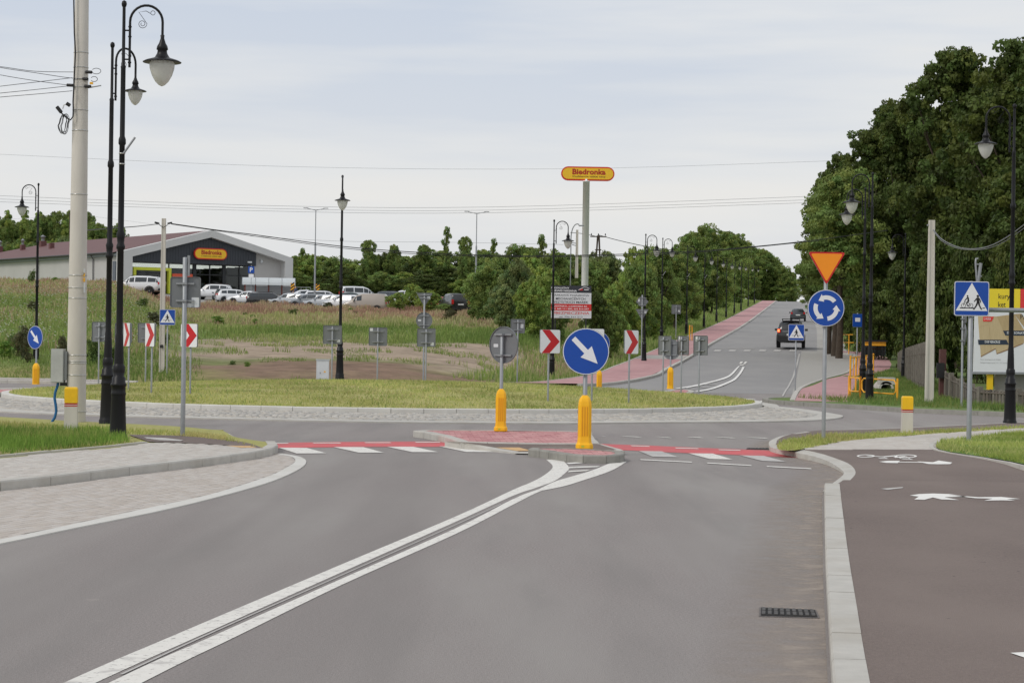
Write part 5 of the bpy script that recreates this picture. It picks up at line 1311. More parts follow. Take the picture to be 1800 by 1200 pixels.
# ---------- precast picket fence
def fence():
    runs = [('tall weathered precast fence of narrow pickets receding behind the rectangular concrete pole', [(1580, 640, 108), (1640, 700, 73)], (1.3, 1.9)), ('weathered precast fence panels stepping down towards the billboard', [(1655, 712, 68), (1722, 718, 60.5)], (1.05, .48)), ('low precast picket fence in front of the grey billboard plinth', [(1722, 718, 60.5), (1900, 726, 55.5)], .5)]
    fm = [M('precast_%s' % n, S(*c), .95, .2, 6, bump=.4, bscale=30) for n, c in (('grey', (120, 114, 106)), ('brown', (102, 94, 86)), ('dark', (82, 76, 70)))]
    for lab, ((ax, ay, aY), (bx, by, bY)), h in runs:
        A = Vector((at(ax, ay, aY).x, aY, .05)); B = Vector((at(bx, by, bY).x, bY, .05)); t = thing('precast_fence', lab, 'fence', A)
        D = B-A; L = D.length; d = D.normalized(); n = int(L/.17); ang = math.atan2(d.y, d.x)
        for i in range(n):
            f = (i+.5)/n; hh = h if not isinstance(h, tuple) else h[0]+(h[1]-h[0])*(f**.7)
            if i % 12 == 0: continue
            m = MB(); x = d*(f*L); w = .06; hv = hh*random.uniform(.97, 1.02)
            m.prism([(-w, -.05), (w, -.05), (w*.8, hv*.9), (w, hv*.94), (w*.5, hv), (-w*.5, hv), (-w, hv*.94), (-w*.8, hv*.9)], lambda v: (x.x+v[0]*math.cos(ang)-v[1]*math.sin(ang), x.y+v[0]*math.sin(ang)+v[1]*math.cos(ang), v[2]), -.025, .025)
            m.build('picket', random.choice(fm), t)
        for i in range(0, n+1, 12):
            f = i/n; hh = (h if not isinstance(h, tuple) else h[0]+(h[1]-h[0])*(f**.7))+.08; m = MB(); x = d*(f*L); m.box((x.x, x.y, hh/2), (.16, .14, hh), ang); m.build('fence_post', fm[0], t)
        for z in (.15, .8):
            m = MB()
            def hz(f): return (h if not isinstance(h, tuple) else h[0]+(h[1]-h[0])*(f**.7))*z
            m.tube([(d*(f*L)).to_tuple()[:2]+(hz(f),) for f in np.linspace(0, 1, 12)], .045, 4); m.build('cross_rail', fm[1], t)
    # brick coloured gate post and dark box
    p = at(1656, 690, 67.5); t = thing('gate_post', 'reddish brown gate post with a dark letter box where the fence turns', 'gate post', Vector((p.x, 67.5, 0)))
    m = MB(); m.box((0, 0, .85), (.2, .22, 1.7)); m.build('post', M('brown_post', S(92, 58, 56), .8, .15, 6), t)
    m = MB(); m.box((-.1, -.17, 1.0), (.25, .1, .5)); m.build('letter_box', dark_rub, t)
fence()

# ---------- flooring billboard
def billboard():
    Y = 62.0; k = Y/F; p = Vector((at(1762, 705, Y).x, Y, 0)); t = thing('billboard', 'large white flooring advertisement board with oak planks on yellow legs', 'billboard', p, 0)
    def L(px, py, d=0): q = at(px, py, Y); return Vector((q.x-p.x, d, q.z))
    white = M('banner_white', S(226, 228, 232), .5, .03, 1.5, bump=.3, bscale=2)
    x0, x1 = 1711, 1940
    def quad(pts, name, mat, d, par, th=.02):
        m = MB(); m.prism([(L(x, y).x, L(x, y).z) for x, y in pts], lambda v: (v[0], v[1], v[2]), d, d+th); return m.build(name, mat, par)
    pn = quad([(1714, 548), (x1, 550), (x1, 656), (1711, 654)], 'banner', white, 0, t, .08)
    tp = quad([(1711, 507), (1793.5, 508), (1793, 541.5), (1711, 541)], 'yellow_panel', M('banner_yellow', S(238, 214, 50), .5, .04, 2), -.01, t, .08)
    quad([(1793.8, 508), (x1, 510), (x1, 543), (1793.4, 541.5)], 'red_panel', M('banner_red', S(224, 58, 62), .5, .04, 2), -.01, t, .08)
    quad([(1709, 653), (x1, 655), (x1, 659), (1709, 657)], 'frame_rail', galv, -.02, t, .12)
    quad([(1711, 543.5), (x1, 545.5), (x1, 547.5), (1711, 545.5)], 'frame_rail', galv, -.02, t, .12)
    def tx(s, px, py, w, h, mat, par, d=-.012, b=.0):
        c = L(px, py); text_mb(s, w*k if w else None, h*k, lambda v: (v[0]+c.x, v[1], v[2]+c.z), d, b).build('lettering', mat, par)
    kb = M('print_black', S(35, 35, 38), .5)
    tx('kury', 1765, 522, 20, 12, kb, tp, -.016); tx('ket', 1761, 535, 13, 9.5, kb, tp, -.016)
    # plank artwork
    oak = [M('oak_print_%s' % n, S(*c), .5, .07, 3, stretch=(8, 8, 1)) for n, c in (('pale', (196, 176, 138)), ('mid', (184, 162, 122)), ('warm', (176, 154, 116)))]
    quad([(1719, 556), (1752, 556), (1772, 600), (1775, 612), (1752, 621), (1750, 612), (1724, 626)], 'oak_plank_print', oak[0], -.004, pn, .003)
    quad([(1752, 556), (1783, 552), (1800, 580), (1800, 603), (1798, 603), (1775, 613), (1770, 596)], 'oak_plank_print', oak[1], -.005, pn, .003)
    quad([(1783, 552), (1800, 575), (1840, 620), (1826, 600), (1795, 551)], 'oak_plank_print', oak[2], -.006, pn, .003)
    quad([(1724, 627.5), (1750, 613.5), (1752, 622.5), (1775, 614), (1798, 604.5), (1798, 603), (1775, 612), (1752, 620.8), (1750, 611.8), (1724, 625.8)], 'plank_edge_print', M('oak_edge', S(140, 105, 72), .6), -.007, pn, .003)
    for a, b in (((1737, 557), (1742, 618)), ((1766, 556), (1788, 607)), ((1720, 575), (1736, 570))):
        quad([(a[0], a[1]), (a[0]+.6, a[1]), (b[0]+.6, b[1]), (b[0], b[1])], 'plank_joint_print', oak[2], -.008, pn, .002)
    navy = M('print_navy', S(40, 54, 72), .5)
    n1 = quad([(1719, 597), (1769, 597), (1773, 605.5), (1720, 605.5)], 'name_strip', navy, -.01, pn, .003); n2 = quad([(1763, 581), (1800, 581), (1830, 582), (1830, 590), (1767, 589.5)], 'name_strip', navy, -.01, pn, .003)
    tx('DĄB VERACRUZ', 1744.5, 601.2, 27, 5.5, signw, pn, -.014, .02); tx('DĄB SONATA', 1787, 585.5, 34, 5.2, signw, pn, -.014, .02)
    quad([(1728, 556.5), (1747, 556.5), (1743, 565), (1728, 565)], 'red_flash', M('print_red', S(222, 62, 55), .5), -.012, pn, .003)
    tx('U-VUGA', 1735.5, 560.3, 12, 4, signw, pn, -.016, .01); tx('PANELE', 1812, 557, 37, 8, kb, pn, -.012)
    gr = M('print_grey', S(150, 150, 152), .5)
    tx('Oferta obowiązuje do 31.07.2020', 1741, 632, 36, 2.6, gr, pn); tx('Obsługa inwestycji w godz. 9-17, t. 5-12, do soboty', 1748, 637.5, 50, 2.6, gr, pn)
    for px in (1741, 1870):
        a = L(px, 700); m = MB(); m.box((a.x, .12, 1.2), (10*k, .12, 3.4)); m.build('yellow_leg', M('leg_yellow', S(235, 195, 20), .5, .05, 4), t)
    pl = thing('concrete_plinth', 'grey concrete panel wall beneath the flooring advertisement board', 'wall', Vector((at(1746, 700, Y+.35).x, Y+.35, 0)))
    for i in range(5):
        m = MB(); m.box((.6+i*1.16, 0, .62), (1.13, .08, 1.55)); m.build('panel', M('plinth_panel', S(142, 139, 136), .9, .12, 2, bump=.2), pl)
billboard()

# ---------- car service board
def service_board():
    Y = 99; k = Y/F; t = thing('service_board', 'square car repair board with dark, white and red bands beside the pylon', 'sign board', at(1004, 568, Y)); p = t.location
    def L(px, py): q = at(px, py, Y); return q.x-p.x, q.z-p.z
    def quad(y0, y1, name, mat, d=0, th=.03, x0=968.5, x1=1039.5):
        a = L(x0, y1); b = L(x1, y0+.5); m = MB(); m.box(((a[0]+b[0])/2, d+th/2, (a[1]+b[1])/2), (b[0]-a[0], th, b[1]-a[1])); return m.build(name, mat, t)
    navy = M('board_navy', S(46, 48, 56), .5); bw = M('board_white', S(210, 212, 216), .5); br = M('board_red', S(196, 42, 40), .5)
    P1 = quad(502, 514, 'dark_band', navy); P2 = quad(514.4, 533.6, 'white_band', bw); P3 = quad(534, 545.6, 'red_band', br); P4 = quad(546, 558.6, 'white_band', bw)
    def tx(s, px, py, w, h, mat, par, b=.012):
        c = L(px, py); text_mb(s, w*k, h*k, lambda v: (v[0]+c[0], v[1], v[2]+c[1]), -.004, b).build('lettering', mat, par)
    tx('NIEZALEŻNY', 985, 505.5, 32, 3.6, signw, P1, .02); tx('SERWIS NISSANA', 992, 511, 44, 3.4, signw, P1, .02)
    tx('NAPRAWA POJAZDÓW', 1003, 519, 66, 4.2, navy, P2); tx('MECHANICZNYCH', 1003, 525, 52, 4, navy, P2); tx('WSZYSTKICH MAREK', 1002, 531, 64, 4, navy, P2)
    tx('ZGÓRSKO, ul.SZEWSKA 5A', 1003, 538, 58, 3.6, signw, P3); tx('tel. 665 111 000, 602 810 097', 1003, 543, 64, 3.4, signw, P3)
    tx('UBEZPIECZENIA', 1003, 550, 66, 4.6, br, P4); tx('KOMUNIKACYJNE, MAJĄTKOWE, ŻYCIOWE', 1003, 554, 62, 1.3, navy, P4, 0); tx('tel. 795 531 513', 1003, 557, 42, 2.2, navy, P4)
    c = L(1027, 508); m = MB(); m.tube([(c[0]-.28, -.01, c[1]-.05), (c[0]-.15, -.01, c[1]+.02), (c[0]-.02, -.01, c[1]+.09), (c[0]+.12, -.01, c[1]+.08), (c[0]+.25, -.01, c[1]+.02)], .012, 5); m.build('car_outline_emblem', signw, P1)
    m = MB(); m.box((c[0]-.15, -.006, c[1]-.03), (.16, .01, .07)); m.build('emblem_red', signr, P1); m = MB(); m.box((c[0]+.1, -.006, c[1]-.03), (.22, .01, .035)); m.build('emblem_bar', signw, P1)
    for x in (976, 1030):
        a = L(x, 558); m = MB(); m.box((a[0], .06, a[1]-.3), (.07, .07, 2.4)); m.build('post', dark_rub, t)
service_board()

# ---------- shop pylon
yb = M('pylon_yellow', S(246, 196, 40), .4, .03, 2); rb = M('pylon_red', S(214, 52, 32), .4, .03, 2); rl = M('lettering_red', S(178, 30, 22), .4); dk = M('slogan_dark', S(70, 55, 25), .5)
def stadium_board(t, cx, cz, w, h, T0, par=None, depth=.3):
    def stad(w, h): 
        r = h/2; return [(w/2-r+r*math.cos(a), r*math.sin(a)) for a in np.linspace(-PI/2, PI/2, 10)]+[(-w/2+r+r*math.cos(a), r*math.sin(a)) for a in np.linspace(PI/2, 1.5*PI, 10)]
    T = lambda v: T0((v[0]+cx, v[1], v[2]+cz))
    m = MB(); m.prism(stad(w, h), T, 0, depth); b = m.build('sign_panel', rb, t)
    m = MB(); m.prism(stad(w-h*.18, h*.8), T, -.02, depth+.02); m.build('yellow_face', yb, b)
    text_mb('Biedronka', w*.62, h*.40, lambda v: T((v[0]+w*.02, v[1], v[2]+h*.13)), -.035, .03).build('lettering', rl, b)
    text_mb('Codziennie niskie ceny', w*.62, h*.15, lambda v: T((v[0]+w*.02, v[1], v[2]-h*.22)), -.035, .008).build('slogan_lettering', dk, b)
    return b
def pylon():
    Y = 172; k = Y/F; g = at(1030, 520, Y); t = thing('shop_pylon', 'tall white round pylon carrying a long yellow and red shop sign', 'pylon', Vector((at(1028, 500, Y).x, Y, float(H(20, Y))+0)))
    p = t.location; zt = at(1030, 320, Y).z-p.z
    m = MB(); m.lathe([(7.3*k, -2), (6.2*k, 0), (5.9*k, zt), (6.3*k, zt), (6.3*k, zt+.1), (2*k, zt+.1), (2*k, zt+.25)], 20); m.build('column', M('pylon_white', S(240, 242, 244), .4, .03, 2), t)
    zc = at(1030, 305.3, Y).z-p.z
    stadium_board(t, .12, zc, 94*k, 24.5*k, TF(.03), depth=.35)
pylon()

# ================================================================== SHOP
def shop():
    ang = math.atan2(.57, .82); cu, su = math.cos(ang), math.sin(ang)
    A = at(208, 512, 235); zb = 6.55; O = Vector((A.x, 235, zb))
    t = thing('shop_building', 'low supermarket with a brown hipped roof and a dark gable front behind the parked cars', 'building', O, ang)
    def loc(px, py, off=0.0):
        """pixel -> local (x, z) on the facade plane set back by off"""
        x, z = ray(px, py)  # world dir (x,1,z)
        nx, ny = -su, cu; c = (O.x*nx+O.y*ny)+off
        Yw = c/(x*nx+ny); P = Vector((x*Yw, Yw, EYE+z*Yw)); d = P-O
        return d.x*cu+d.y*su, d.z
    white = M('render_white', S(205, 205, 204), .8, .04, .3, world_space=True); grey = M('render_grey', S(186, 184, 182), .85, .05, .3, world_space=True); clad = M('cladding_anthracite', S(56, 60, 68), .5, .06, 2)
    roofm = M('roof_tile_brown', S(100, 62, 60), .6, .1, .6, bump=.4, bscale=8); glass = None
    gl = bpy.data.materials.new('shop_glass'); gl.use_nodes = True; nt = gl.node_tree; N = nt.nodes; L = nt.links
    N.remove(N['Principled BSDF']); g = N.new('ShaderNodeBsdfGlossy'); g.inputs['Roughness'].default_value = .03; g.inputs[0].default_value = (.8, .82, .84, 1); tr = N.new('ShaderNodeBsdfTransparent'); tr.inputs[0].default_value = (.72, .76, .76, 1)
    fr = N.new('ShaderNodeFresnel'); fr.inputs[0].default_value = 1.5; mx = N.new('ShaderNodeMixShader'); L.new(fr.outputs[0], mx.inputs[0]); L.new(tr.outputs[0], mx.inputs[1]); L.new(g.outputs[0], mx.inputs[2]); L.new(mx.outputs[0], N['Material Output'].inputs[0])
    apx, apz = loc(367.5, 405); ex, ez = loc(205, 444); rx, rz = loc(509, 452.5)
    ez = (ez+rz)/2; rz = ez; W = rx
    ix0, iz0 = loc(227.5, 451); ix1, iz1 = loc(366, 417.5); ix3, iz3 = loc(495, 460); ix2, iz2 = loc(449, 444.5)
    zcl = loc(340, 463.5)[1]
    # front frame, 1.2 m deep
    m = MB(); out = [(-.15, 0), (-.15, ez), (apx, apz), (W, ez), (W, 0), (ix3, 0), (ix3, iz3), (ix1, iz1), (ix0, iz0), (ix0, 0)]
    m.prism(out, ident, -.9, .3); m.build('front_frame', white, t)
    m = MB(); m.prism([(ix0, zcl), (ix2, zcl), (ix2, iz2-.02), (ix1, iz1-.02), (ix0, iz0-.02)], ident, -.2, 0); cl = m.build('cladding', clad, t)
    n = 46
    for i in range(n):
        x = ix0+(i+.5)/n*(ix2-ix0); zt = iz0+(iz1-iz0)*(x-ix0)/(ix1-ix0) if x < ix1 else iz1+(iz2-iz1)*(x-ix1)/(ix2-ix1)
        m = MB(); m.box((x, -.215, (zcl+zt)/2), (.2, .03, zt-zcl-.06)); m.build('cladding_rib', clad, cl)
    m = MB(); m.prism([(ix2, 0), (ix3, 0), (ix3, iz3), (ix2, iz2)], ident, .15, .35); m.build('recessed_wall', grey, t)
    zr = loc(0, 0)[1]
    # ridge end and hip
    best = None
    for s in np.arange(5, 90, .25):
        P = O+Vector((apx*cu-s*su, apx*su+s*cu, apz)); u_ = P.x/P.y
        d = (P-Vector((0, 0, EYE))); xx = d.dot(rt)/d.dot(fwd)*F+900
        if xx < 88: best = s; break
    s = best or 45; Lw = s+9
    m = MB(); ov = .35
    r = [(-ov-.3, .3, ez-.1), (apx, .3, apz), (W+ov, .3, ez-.1), (-ov-.3, Lw+ov, ez-.1), (W+ov, Lw+ov, ez-.1), (apx, s, apz)]
    m.add(r, [(0, 1, 5, 3), (1, 2, 4, 5), (3, 5, 4)]); rf = m.build('roof', roofm, t, fix=False)
    m = MB(); m.box((W/2, Lw/2+.6, ez/2-.1), (W-.1, Lw-.6, ez-.25)) if False else None
    def wallbox(x0, y0, x1, y1, z1, name, mat):
        m = MB(); m.box(((x0+x1)/2, (y0+y1)/2, z1/2-1), (abs(x1-x0), abs(y1-y0), z1+2)); return m.build(name, mat, t)
    wallbox(0, .32, .3, Lw, ez-.2, 'wall', grey); wallbox(W-.3, .37, W, Lw, ez-.2, 'wall', grey); wallbox(.32, Lw-.3, W-.32, Lw, ez-.2, 'wall', grey)
    m = MB(); m.box((-.22, Lw/2+.3, ez-.32), (.18, Lw-.2, .32)); m.build('eaves_band', M('eaves_grey', S(150, 156, 162), .6, .05, 2), t)
    m = MB(); m.tube([(-ov-.42, .35, ez-.12), (-ov-.42, Lw, ez-.12)], .11, 8); m.build('gutter', M('gutter_dark', S(62, 58, 62), .5), t)
    for y in (7, 24, 40):
        m = MB(); m.tube([(-.5, y, ez-.2), (-.15, y, ez-.7), (-.1, y, -1)], .07, 6); m.build('downpipe', M('downpipe_grey', S(105, 102, 106), .5), t)
    m = MB(); m.box((-.06, 1.1, ez*.42), (.06, .9, ez*.7)); m.build('corner_window', M('dark_pane', S(60, 70, 82), .1), t)
    # roof vents
    for px, wv, hv, cap in ((76, 12, 10, True), (93, 9, 11, False), (40, 9, 7, True), (2, 9, 9, True)):
        q = (px-208)/(367-208)
        # position on slope: choose distance back so that it projects right
        bestd = None
        fx = {76: .78, 93: .55, 40: .6, 2: .62}[px]
        for yy in np.arange(8, 80, .5):
            P = O+Vector((apx*fx*cu-yy*su, apx*fx*su+yy*cu, 7)); d = P-Vector((0, 0, EYE)); xx = d.dot(rt)/d.dot(fwd)*F+900
            if xx < px: bestd = yy; break
        yy = bestd or 60; zz = ez+(apz-ez)*fx-.3; k = .065
        m = MB(); m.box((apx*fx, yy, zz+.3), (wv*k, wv*k, 1.4)); ch = m.build('vent_base', roofm, rf)
        if cap:
            m = MB(); m.lathe([(wv*k*.3, 0), (wv*k*.3, .5), (wv*k*.55, .55), (.05, .8)], 10, (apx*fx, yy, zz+1.0)); m.build('vent_cap', galv, ch)
    # glazing and interior
    fw = M('window_frame_dark', S(36, 38, 42), .5)
    zt = zcl; xs = [ix0, loc(300, 490)[0], loc(345, 490)[0], loc(372, 490)[0], loc(397, 490)[0], loc(424, 490)[0], ix2]
    for i, (a, b) in enumerate(zip(xs[:-1], xs[1:])):
        m = MB(); m.box(((a+b)/2, .6, zt/2), (b-a-.12, .03, zt-.1)); m.build('shop_window', gl, t)
    for i, x in enumerate(xs):
        w = .42 if i in (2, 4) else .12
        m = MB(); m.box((x, .55, zt/2), (w, .25 if w > .2 else .14, zt)); m.build('window_post', fw, t)
    m = MB(); m.box(((ix0+ix2)/2, .6, zt*.66), (ix2-ix0, .09, .1)); m.build('transom', fw, t)
    inn = M('shop_interior', S(70, 66, 60), .8, .3, .5); 
    m = MB(); m.box(((ix0+ix2)/2, 14, zt/2), (ix2-ix0, .2, zt+1)); m.build('inner_wall', inn, t)
    m = MB(); m.box(((ix0+ix2)/2, 7.3, zt+.1), (ix2-ix0, 13.2, .1)); m.build('ceiling', M('shop_ceiling', S(60, 60, 60), .9), t)
    m = MB(); m.box(((ix0+ix2)/2, 7.3, .0), (ix2-ix0, 13.2, .08)); m.build('floor', inn, t)
    strip = M('ceiling_light', (1.0, .96, .88), .5, 0, 1, emit=1.4)
    for j in range(6):
        m = MB(); m.box(((ix0+ix2)/2, 1.8+j*2.1, zt-.12), (ix2-ix0-1.5, .12, .05)); m.build('light_strip', strip, t)
    cols = [S(170, 60, 50), S(190, 160, 60), S(90, 120, 70), S(150, 150, 150), S(140, 80, 50)]
    for i in range(12):
        x = ix0+1+(ix2-ix0-2)*(i/11); m = MB(); m.box((x, 4+(i*37 % 5), .75), (1.1, .6, 1.5)); m.build('shelf', M('shelf_%s' % ('red', 'gold', 'green', 'grey', 'brown')[i % 5], cols[i % 5], .6, .4, 3), t)
    # lime entrance portal
    lime = M('lime_portal', S(208, 214, 62), .5, .04, 2); a, zt1 = loc(234, 469); b, _ = loc(300.5, 470); k = .34
    for nm, c, d in (('portal_post', ((a+k/2), .1, zt1/2), (k, .5, zt1)), ('portal_post', (b-k/2, .1, zt1/2), (k, .5, zt1)), ('portal_lintel', ((a+b)/2, .1, zt1-k/2), (b-a-2*k-.01, .5, k))):
        m = MB(); m.box(c, d); m.build(nm, lime, t)
    m = MB(); m.box(((a+b)/2+.3, .62, 1.1), (1.8, .05, 2.2)); m.build('entrance_door', fw, t)
    m = MB(); m.box(loc(236, 0)[0:1] and (loc(436, 455)[0], -.4, loc(436, 461)[1]), (.5, .3, .2)); m.build('floodlight', stick, t)
    m = MB(); c = loc(459.5, 460); m.lathe([(.02, .3), (.16, .1), (.2, 0), (.1, -.15)], 8, (c[0], -.05, c[1])); m.build('alarm_lamp', stick, t)
    # shop sign
    c = loc(367, 446.5); e = loc(395.6, 446.5); st_ = loc(338, 446.5); zt_ = loc(367, 436.8)[1]; zb_ = loc(367, 456.3)[1]
    w = e[0]-st_[0]; h = zt_-zb_
    stadium_board(t, (e[0]+st_[0])/2, (zt_+zb_)/2, w, h, lambda v: (v[0], v[1]-.55, v[2]), depth=.25)
    m = MB(); c = loc(320, 484); m.box((c[0], -.1, c[1]), (2.6, .08, .35)); m.build('promo_banner', M('promo_red', S(215, 90, 60), .5, .1, 2), t)
shop()

drape('car_park', [onto(-52, 222), onto(-40, 200), onto(-5, 200), onto(2, 210), onto(2, 262), onto(-24, 262), onto(-44, 233), onto(-60, 250)], M('car_park_paving', S(150, 148, 145), .9, .08, 2, world_space=True), .0, 2)
def trolley_shelter():
    Y = 229; k = Y/F; p = at(472, 522, Y); t = thing('trolley_shelter', 'trolley shelter with a milky curved roof on red-brown posts', 'shelter', p, .12); w = 92*k; h = 34*k
    pl = M('polycarbonate', S(214, 220, 222), .3, .04, 1, alpha=.75); rr = M('shelter_red', S(112, 56, 46), .6)
    n = 4
    for i in range(n):
        m = MB(); x0 = -w/2+w*i/n+.03; x1 = -w/2+w*(i+1)/n-.03; vs = []
        for x in (x0, x1): vs += [(x, -1.4+1.4*(1-math.cos(q)), h-.85+.85*math.sin(q)) for q in np.linspace(0, PI, 10)]
        m.add(vs, [(j, j+1, 11+j, 10+j) for j in range(9)]); o = m.build('roof_panel', pl, t, fix=False)
    for i in range(n+1):
        x = -w/2+w*i/n; m = MB(); m.tube([(x, -1.4+1.4*(1-math.cos(q)), h-.85+.85*math.sin(q)) for q in np.linspace(0, PI, 10)], .03, 5); m.build('hoop', galv, t)
    for x in (-w/2+.3, -w/4, 0, w/4, w/2-.3):
        m = MB(); m.box((x, 0, (h-.85)/2), (.16, .16, h-.8)); m.build('post', rr, t)
    m = MB(); m.box((0, 1.2, .8), (w*.9, .05, .9)); m.build('trolley_rail', galv, t)
    for px, py, Yh, lab in ((514, 503, 226, 'yellow and black hazard board by the end of the trolley shelter'), (558, 505, 222, 'yellow and black hazard board just past the car park lamp post')):
        k = Yh/F; q = at(px, 526, Yh); b = thing('hazard_board', lab, 'hazard board', q); z = at(px, py+1, Yh).z-q.z
        m = MB(); m.box((0, 0, z/2), (.07, .07, z)); m.build('post', galv, b)
        m = MB(); m.box((0, -.06, z), (6.5*k, .04, 13*k)); f = m.build('board_face', yel_rail, b)
        for s in (-.3, .05, .4):
            m = MB(); m.prism([(-3.2*k, s-.3), (3.2*k, s), (3.2*k, s+.16), (-3.2*k, s-.14)], lambda v: (v[0], v[1], v[2]+z), -.09, -.082); m.build('black_stripe', signk, f)
    Yr = 232; q = at(533, 520, Yr); b = thing('steel_railing', 'grey steel railing between the trolley shelter and the lamp post', 'railing', q); k = Yr/F
    for x in (-13, -4, 5, 13):
        m = MB(); m.tube([(x*k, 0, -.2), (x*k, 0, 15*k)], .035, 5); m.build('post', galv, b)
    for z in (8, 15):
        m = MB(); m.tube([(-13*k, 0, z*k), (13*k, 0, z*k)], .035, 5); m.build('rail', galv, b)
trolley_shelter()

# ================================================================== VEHICLES
def paint(name, rgb): return M('car_paint_'+name, rgb, .28, .03, 1, spec=.6, coat=.6)
cglass = M('car_glass', S(40, 48, 54), .08, .05, 1, spec=.8); tyre_m = M('tyre', S(28, 28, 29), .85, .1, 10); rim_m = M('wheel_rim', S(160, 162, 166), .35, .05, 5, metal=.6)
tail_m = M('tail_lamp', S(190, 24, 20), .25); head_m = M('head_lamp', S(215, 220, 225), .15); plat_m = M('number_plate', S(225, 226, 224), .5); trim_m = M('black_trim', S(32, 32, 34), .55)
# stations: x, z_under, z_belt, z_top, half width at belt, half width at top ; front is +x
SH = {
 'hatch': (4.15, 1.47, [(-2.05, .45, .80, .86, .78, .60), (-1.98, .3, .93, 1.0, .86, .62), (-1.62, .28, .96, 1.40, .87, .60), (-1.0, .26, .95, 1.46, .88, .62), (0, .25, .93, 1.47, .88, .62), (.55, .25, .91, 1.38, .88, .61), (1.15, .25, .90, .95, .87, .66), (1.75, .27, .80, .86, .84, .62), (2.05, .35, .62, .70, .74, .55), (2.1, .42, .52, .56, .70, .5)], (1, 6)),
 'sedan': (4.6, 1.45, [(-2.3, .45, .85, .9, .78, .6), (-2.2, .3, .95, 1.0, .86, .66), (-1.6, .28, .97, 1.06, .88, .68), (-.95, .26, .95, 1.38, .88, .6), (-.1, .25, .93, 1.45, .89, .62), (.45, .25, .92, 1.38, .89, .61), (1.15, .25, .90, .96, .88, .68), (1.9, .27, .80, .86, .85, .62), (2.25, .35, .62, .7, .74, .55), (2.3, .42, .52, .56, .7, .5)], (2, 6)),
 'suv': (4.6, 1.72, [(-2.25, .5, .95, 1.0, .84, .66), (-2.2, .38, 1.08, 1.16, .9, .7), (-2.0, .35, 1.1, 1.62, .91, .68), (-1.2, .33, 1.09, 1.7, .92, .7), (0, .32, 1.07, 1.72, .92, .7), (.5, .32, 1.06, 1.64, .92, .69), (1.1, .32, 1.05, 1.12, .91, .74), (1.85, .34, .98, 1.04, .89, .7), (2.2, .42, .8, .88, .8, .6), (2.28, .5, .62, .68, .76, .55)], (1, 6)),
 'wagon': (4.65, 1.48, [(-2.3, .45, .85, .9, .8, .62), (-2.25, .3, .95, 1.02, .87, .66), (-1.95, .28, .97, 1.4, .88, .62), (-1.1, .26, .95, 1.47, .88, .62), (0, .25, .93, 1.48, .89, .62), (.5, .25, .92, 1.4, .89, .61), (1.15, .25, .90, .96, .88, .68), (1.9, .27, .80, .86, .85, .62), (2.25, .35, .62, .7, .74, .55), (2.3, .42, .52, .56, .7, .5)], (1, 6)),
 'van': (4.4, 1.82, [(-2.2, .45, 1.0, 1.1, .84, .74), (-2.18, .3, 1.08, 1.6, .9, .78), (-2.05, .28, 1.08, 1.78, .91, .76), (-1.0, .26, 1.07, 1.82, .91, .76), (.1, .25, 1.05, 1.8, .91, .75), (.65, .25, 1.03, 1.62, .91, .72), (1.35, .25, 1.0, 1.08, .89, .7), (1.85, .27, .88, .94, .86, .62), (2.1, .35, .68, .76, .76, .55), (2.2, .42, .52, .56, .72, .5)], (1, 6)),
}
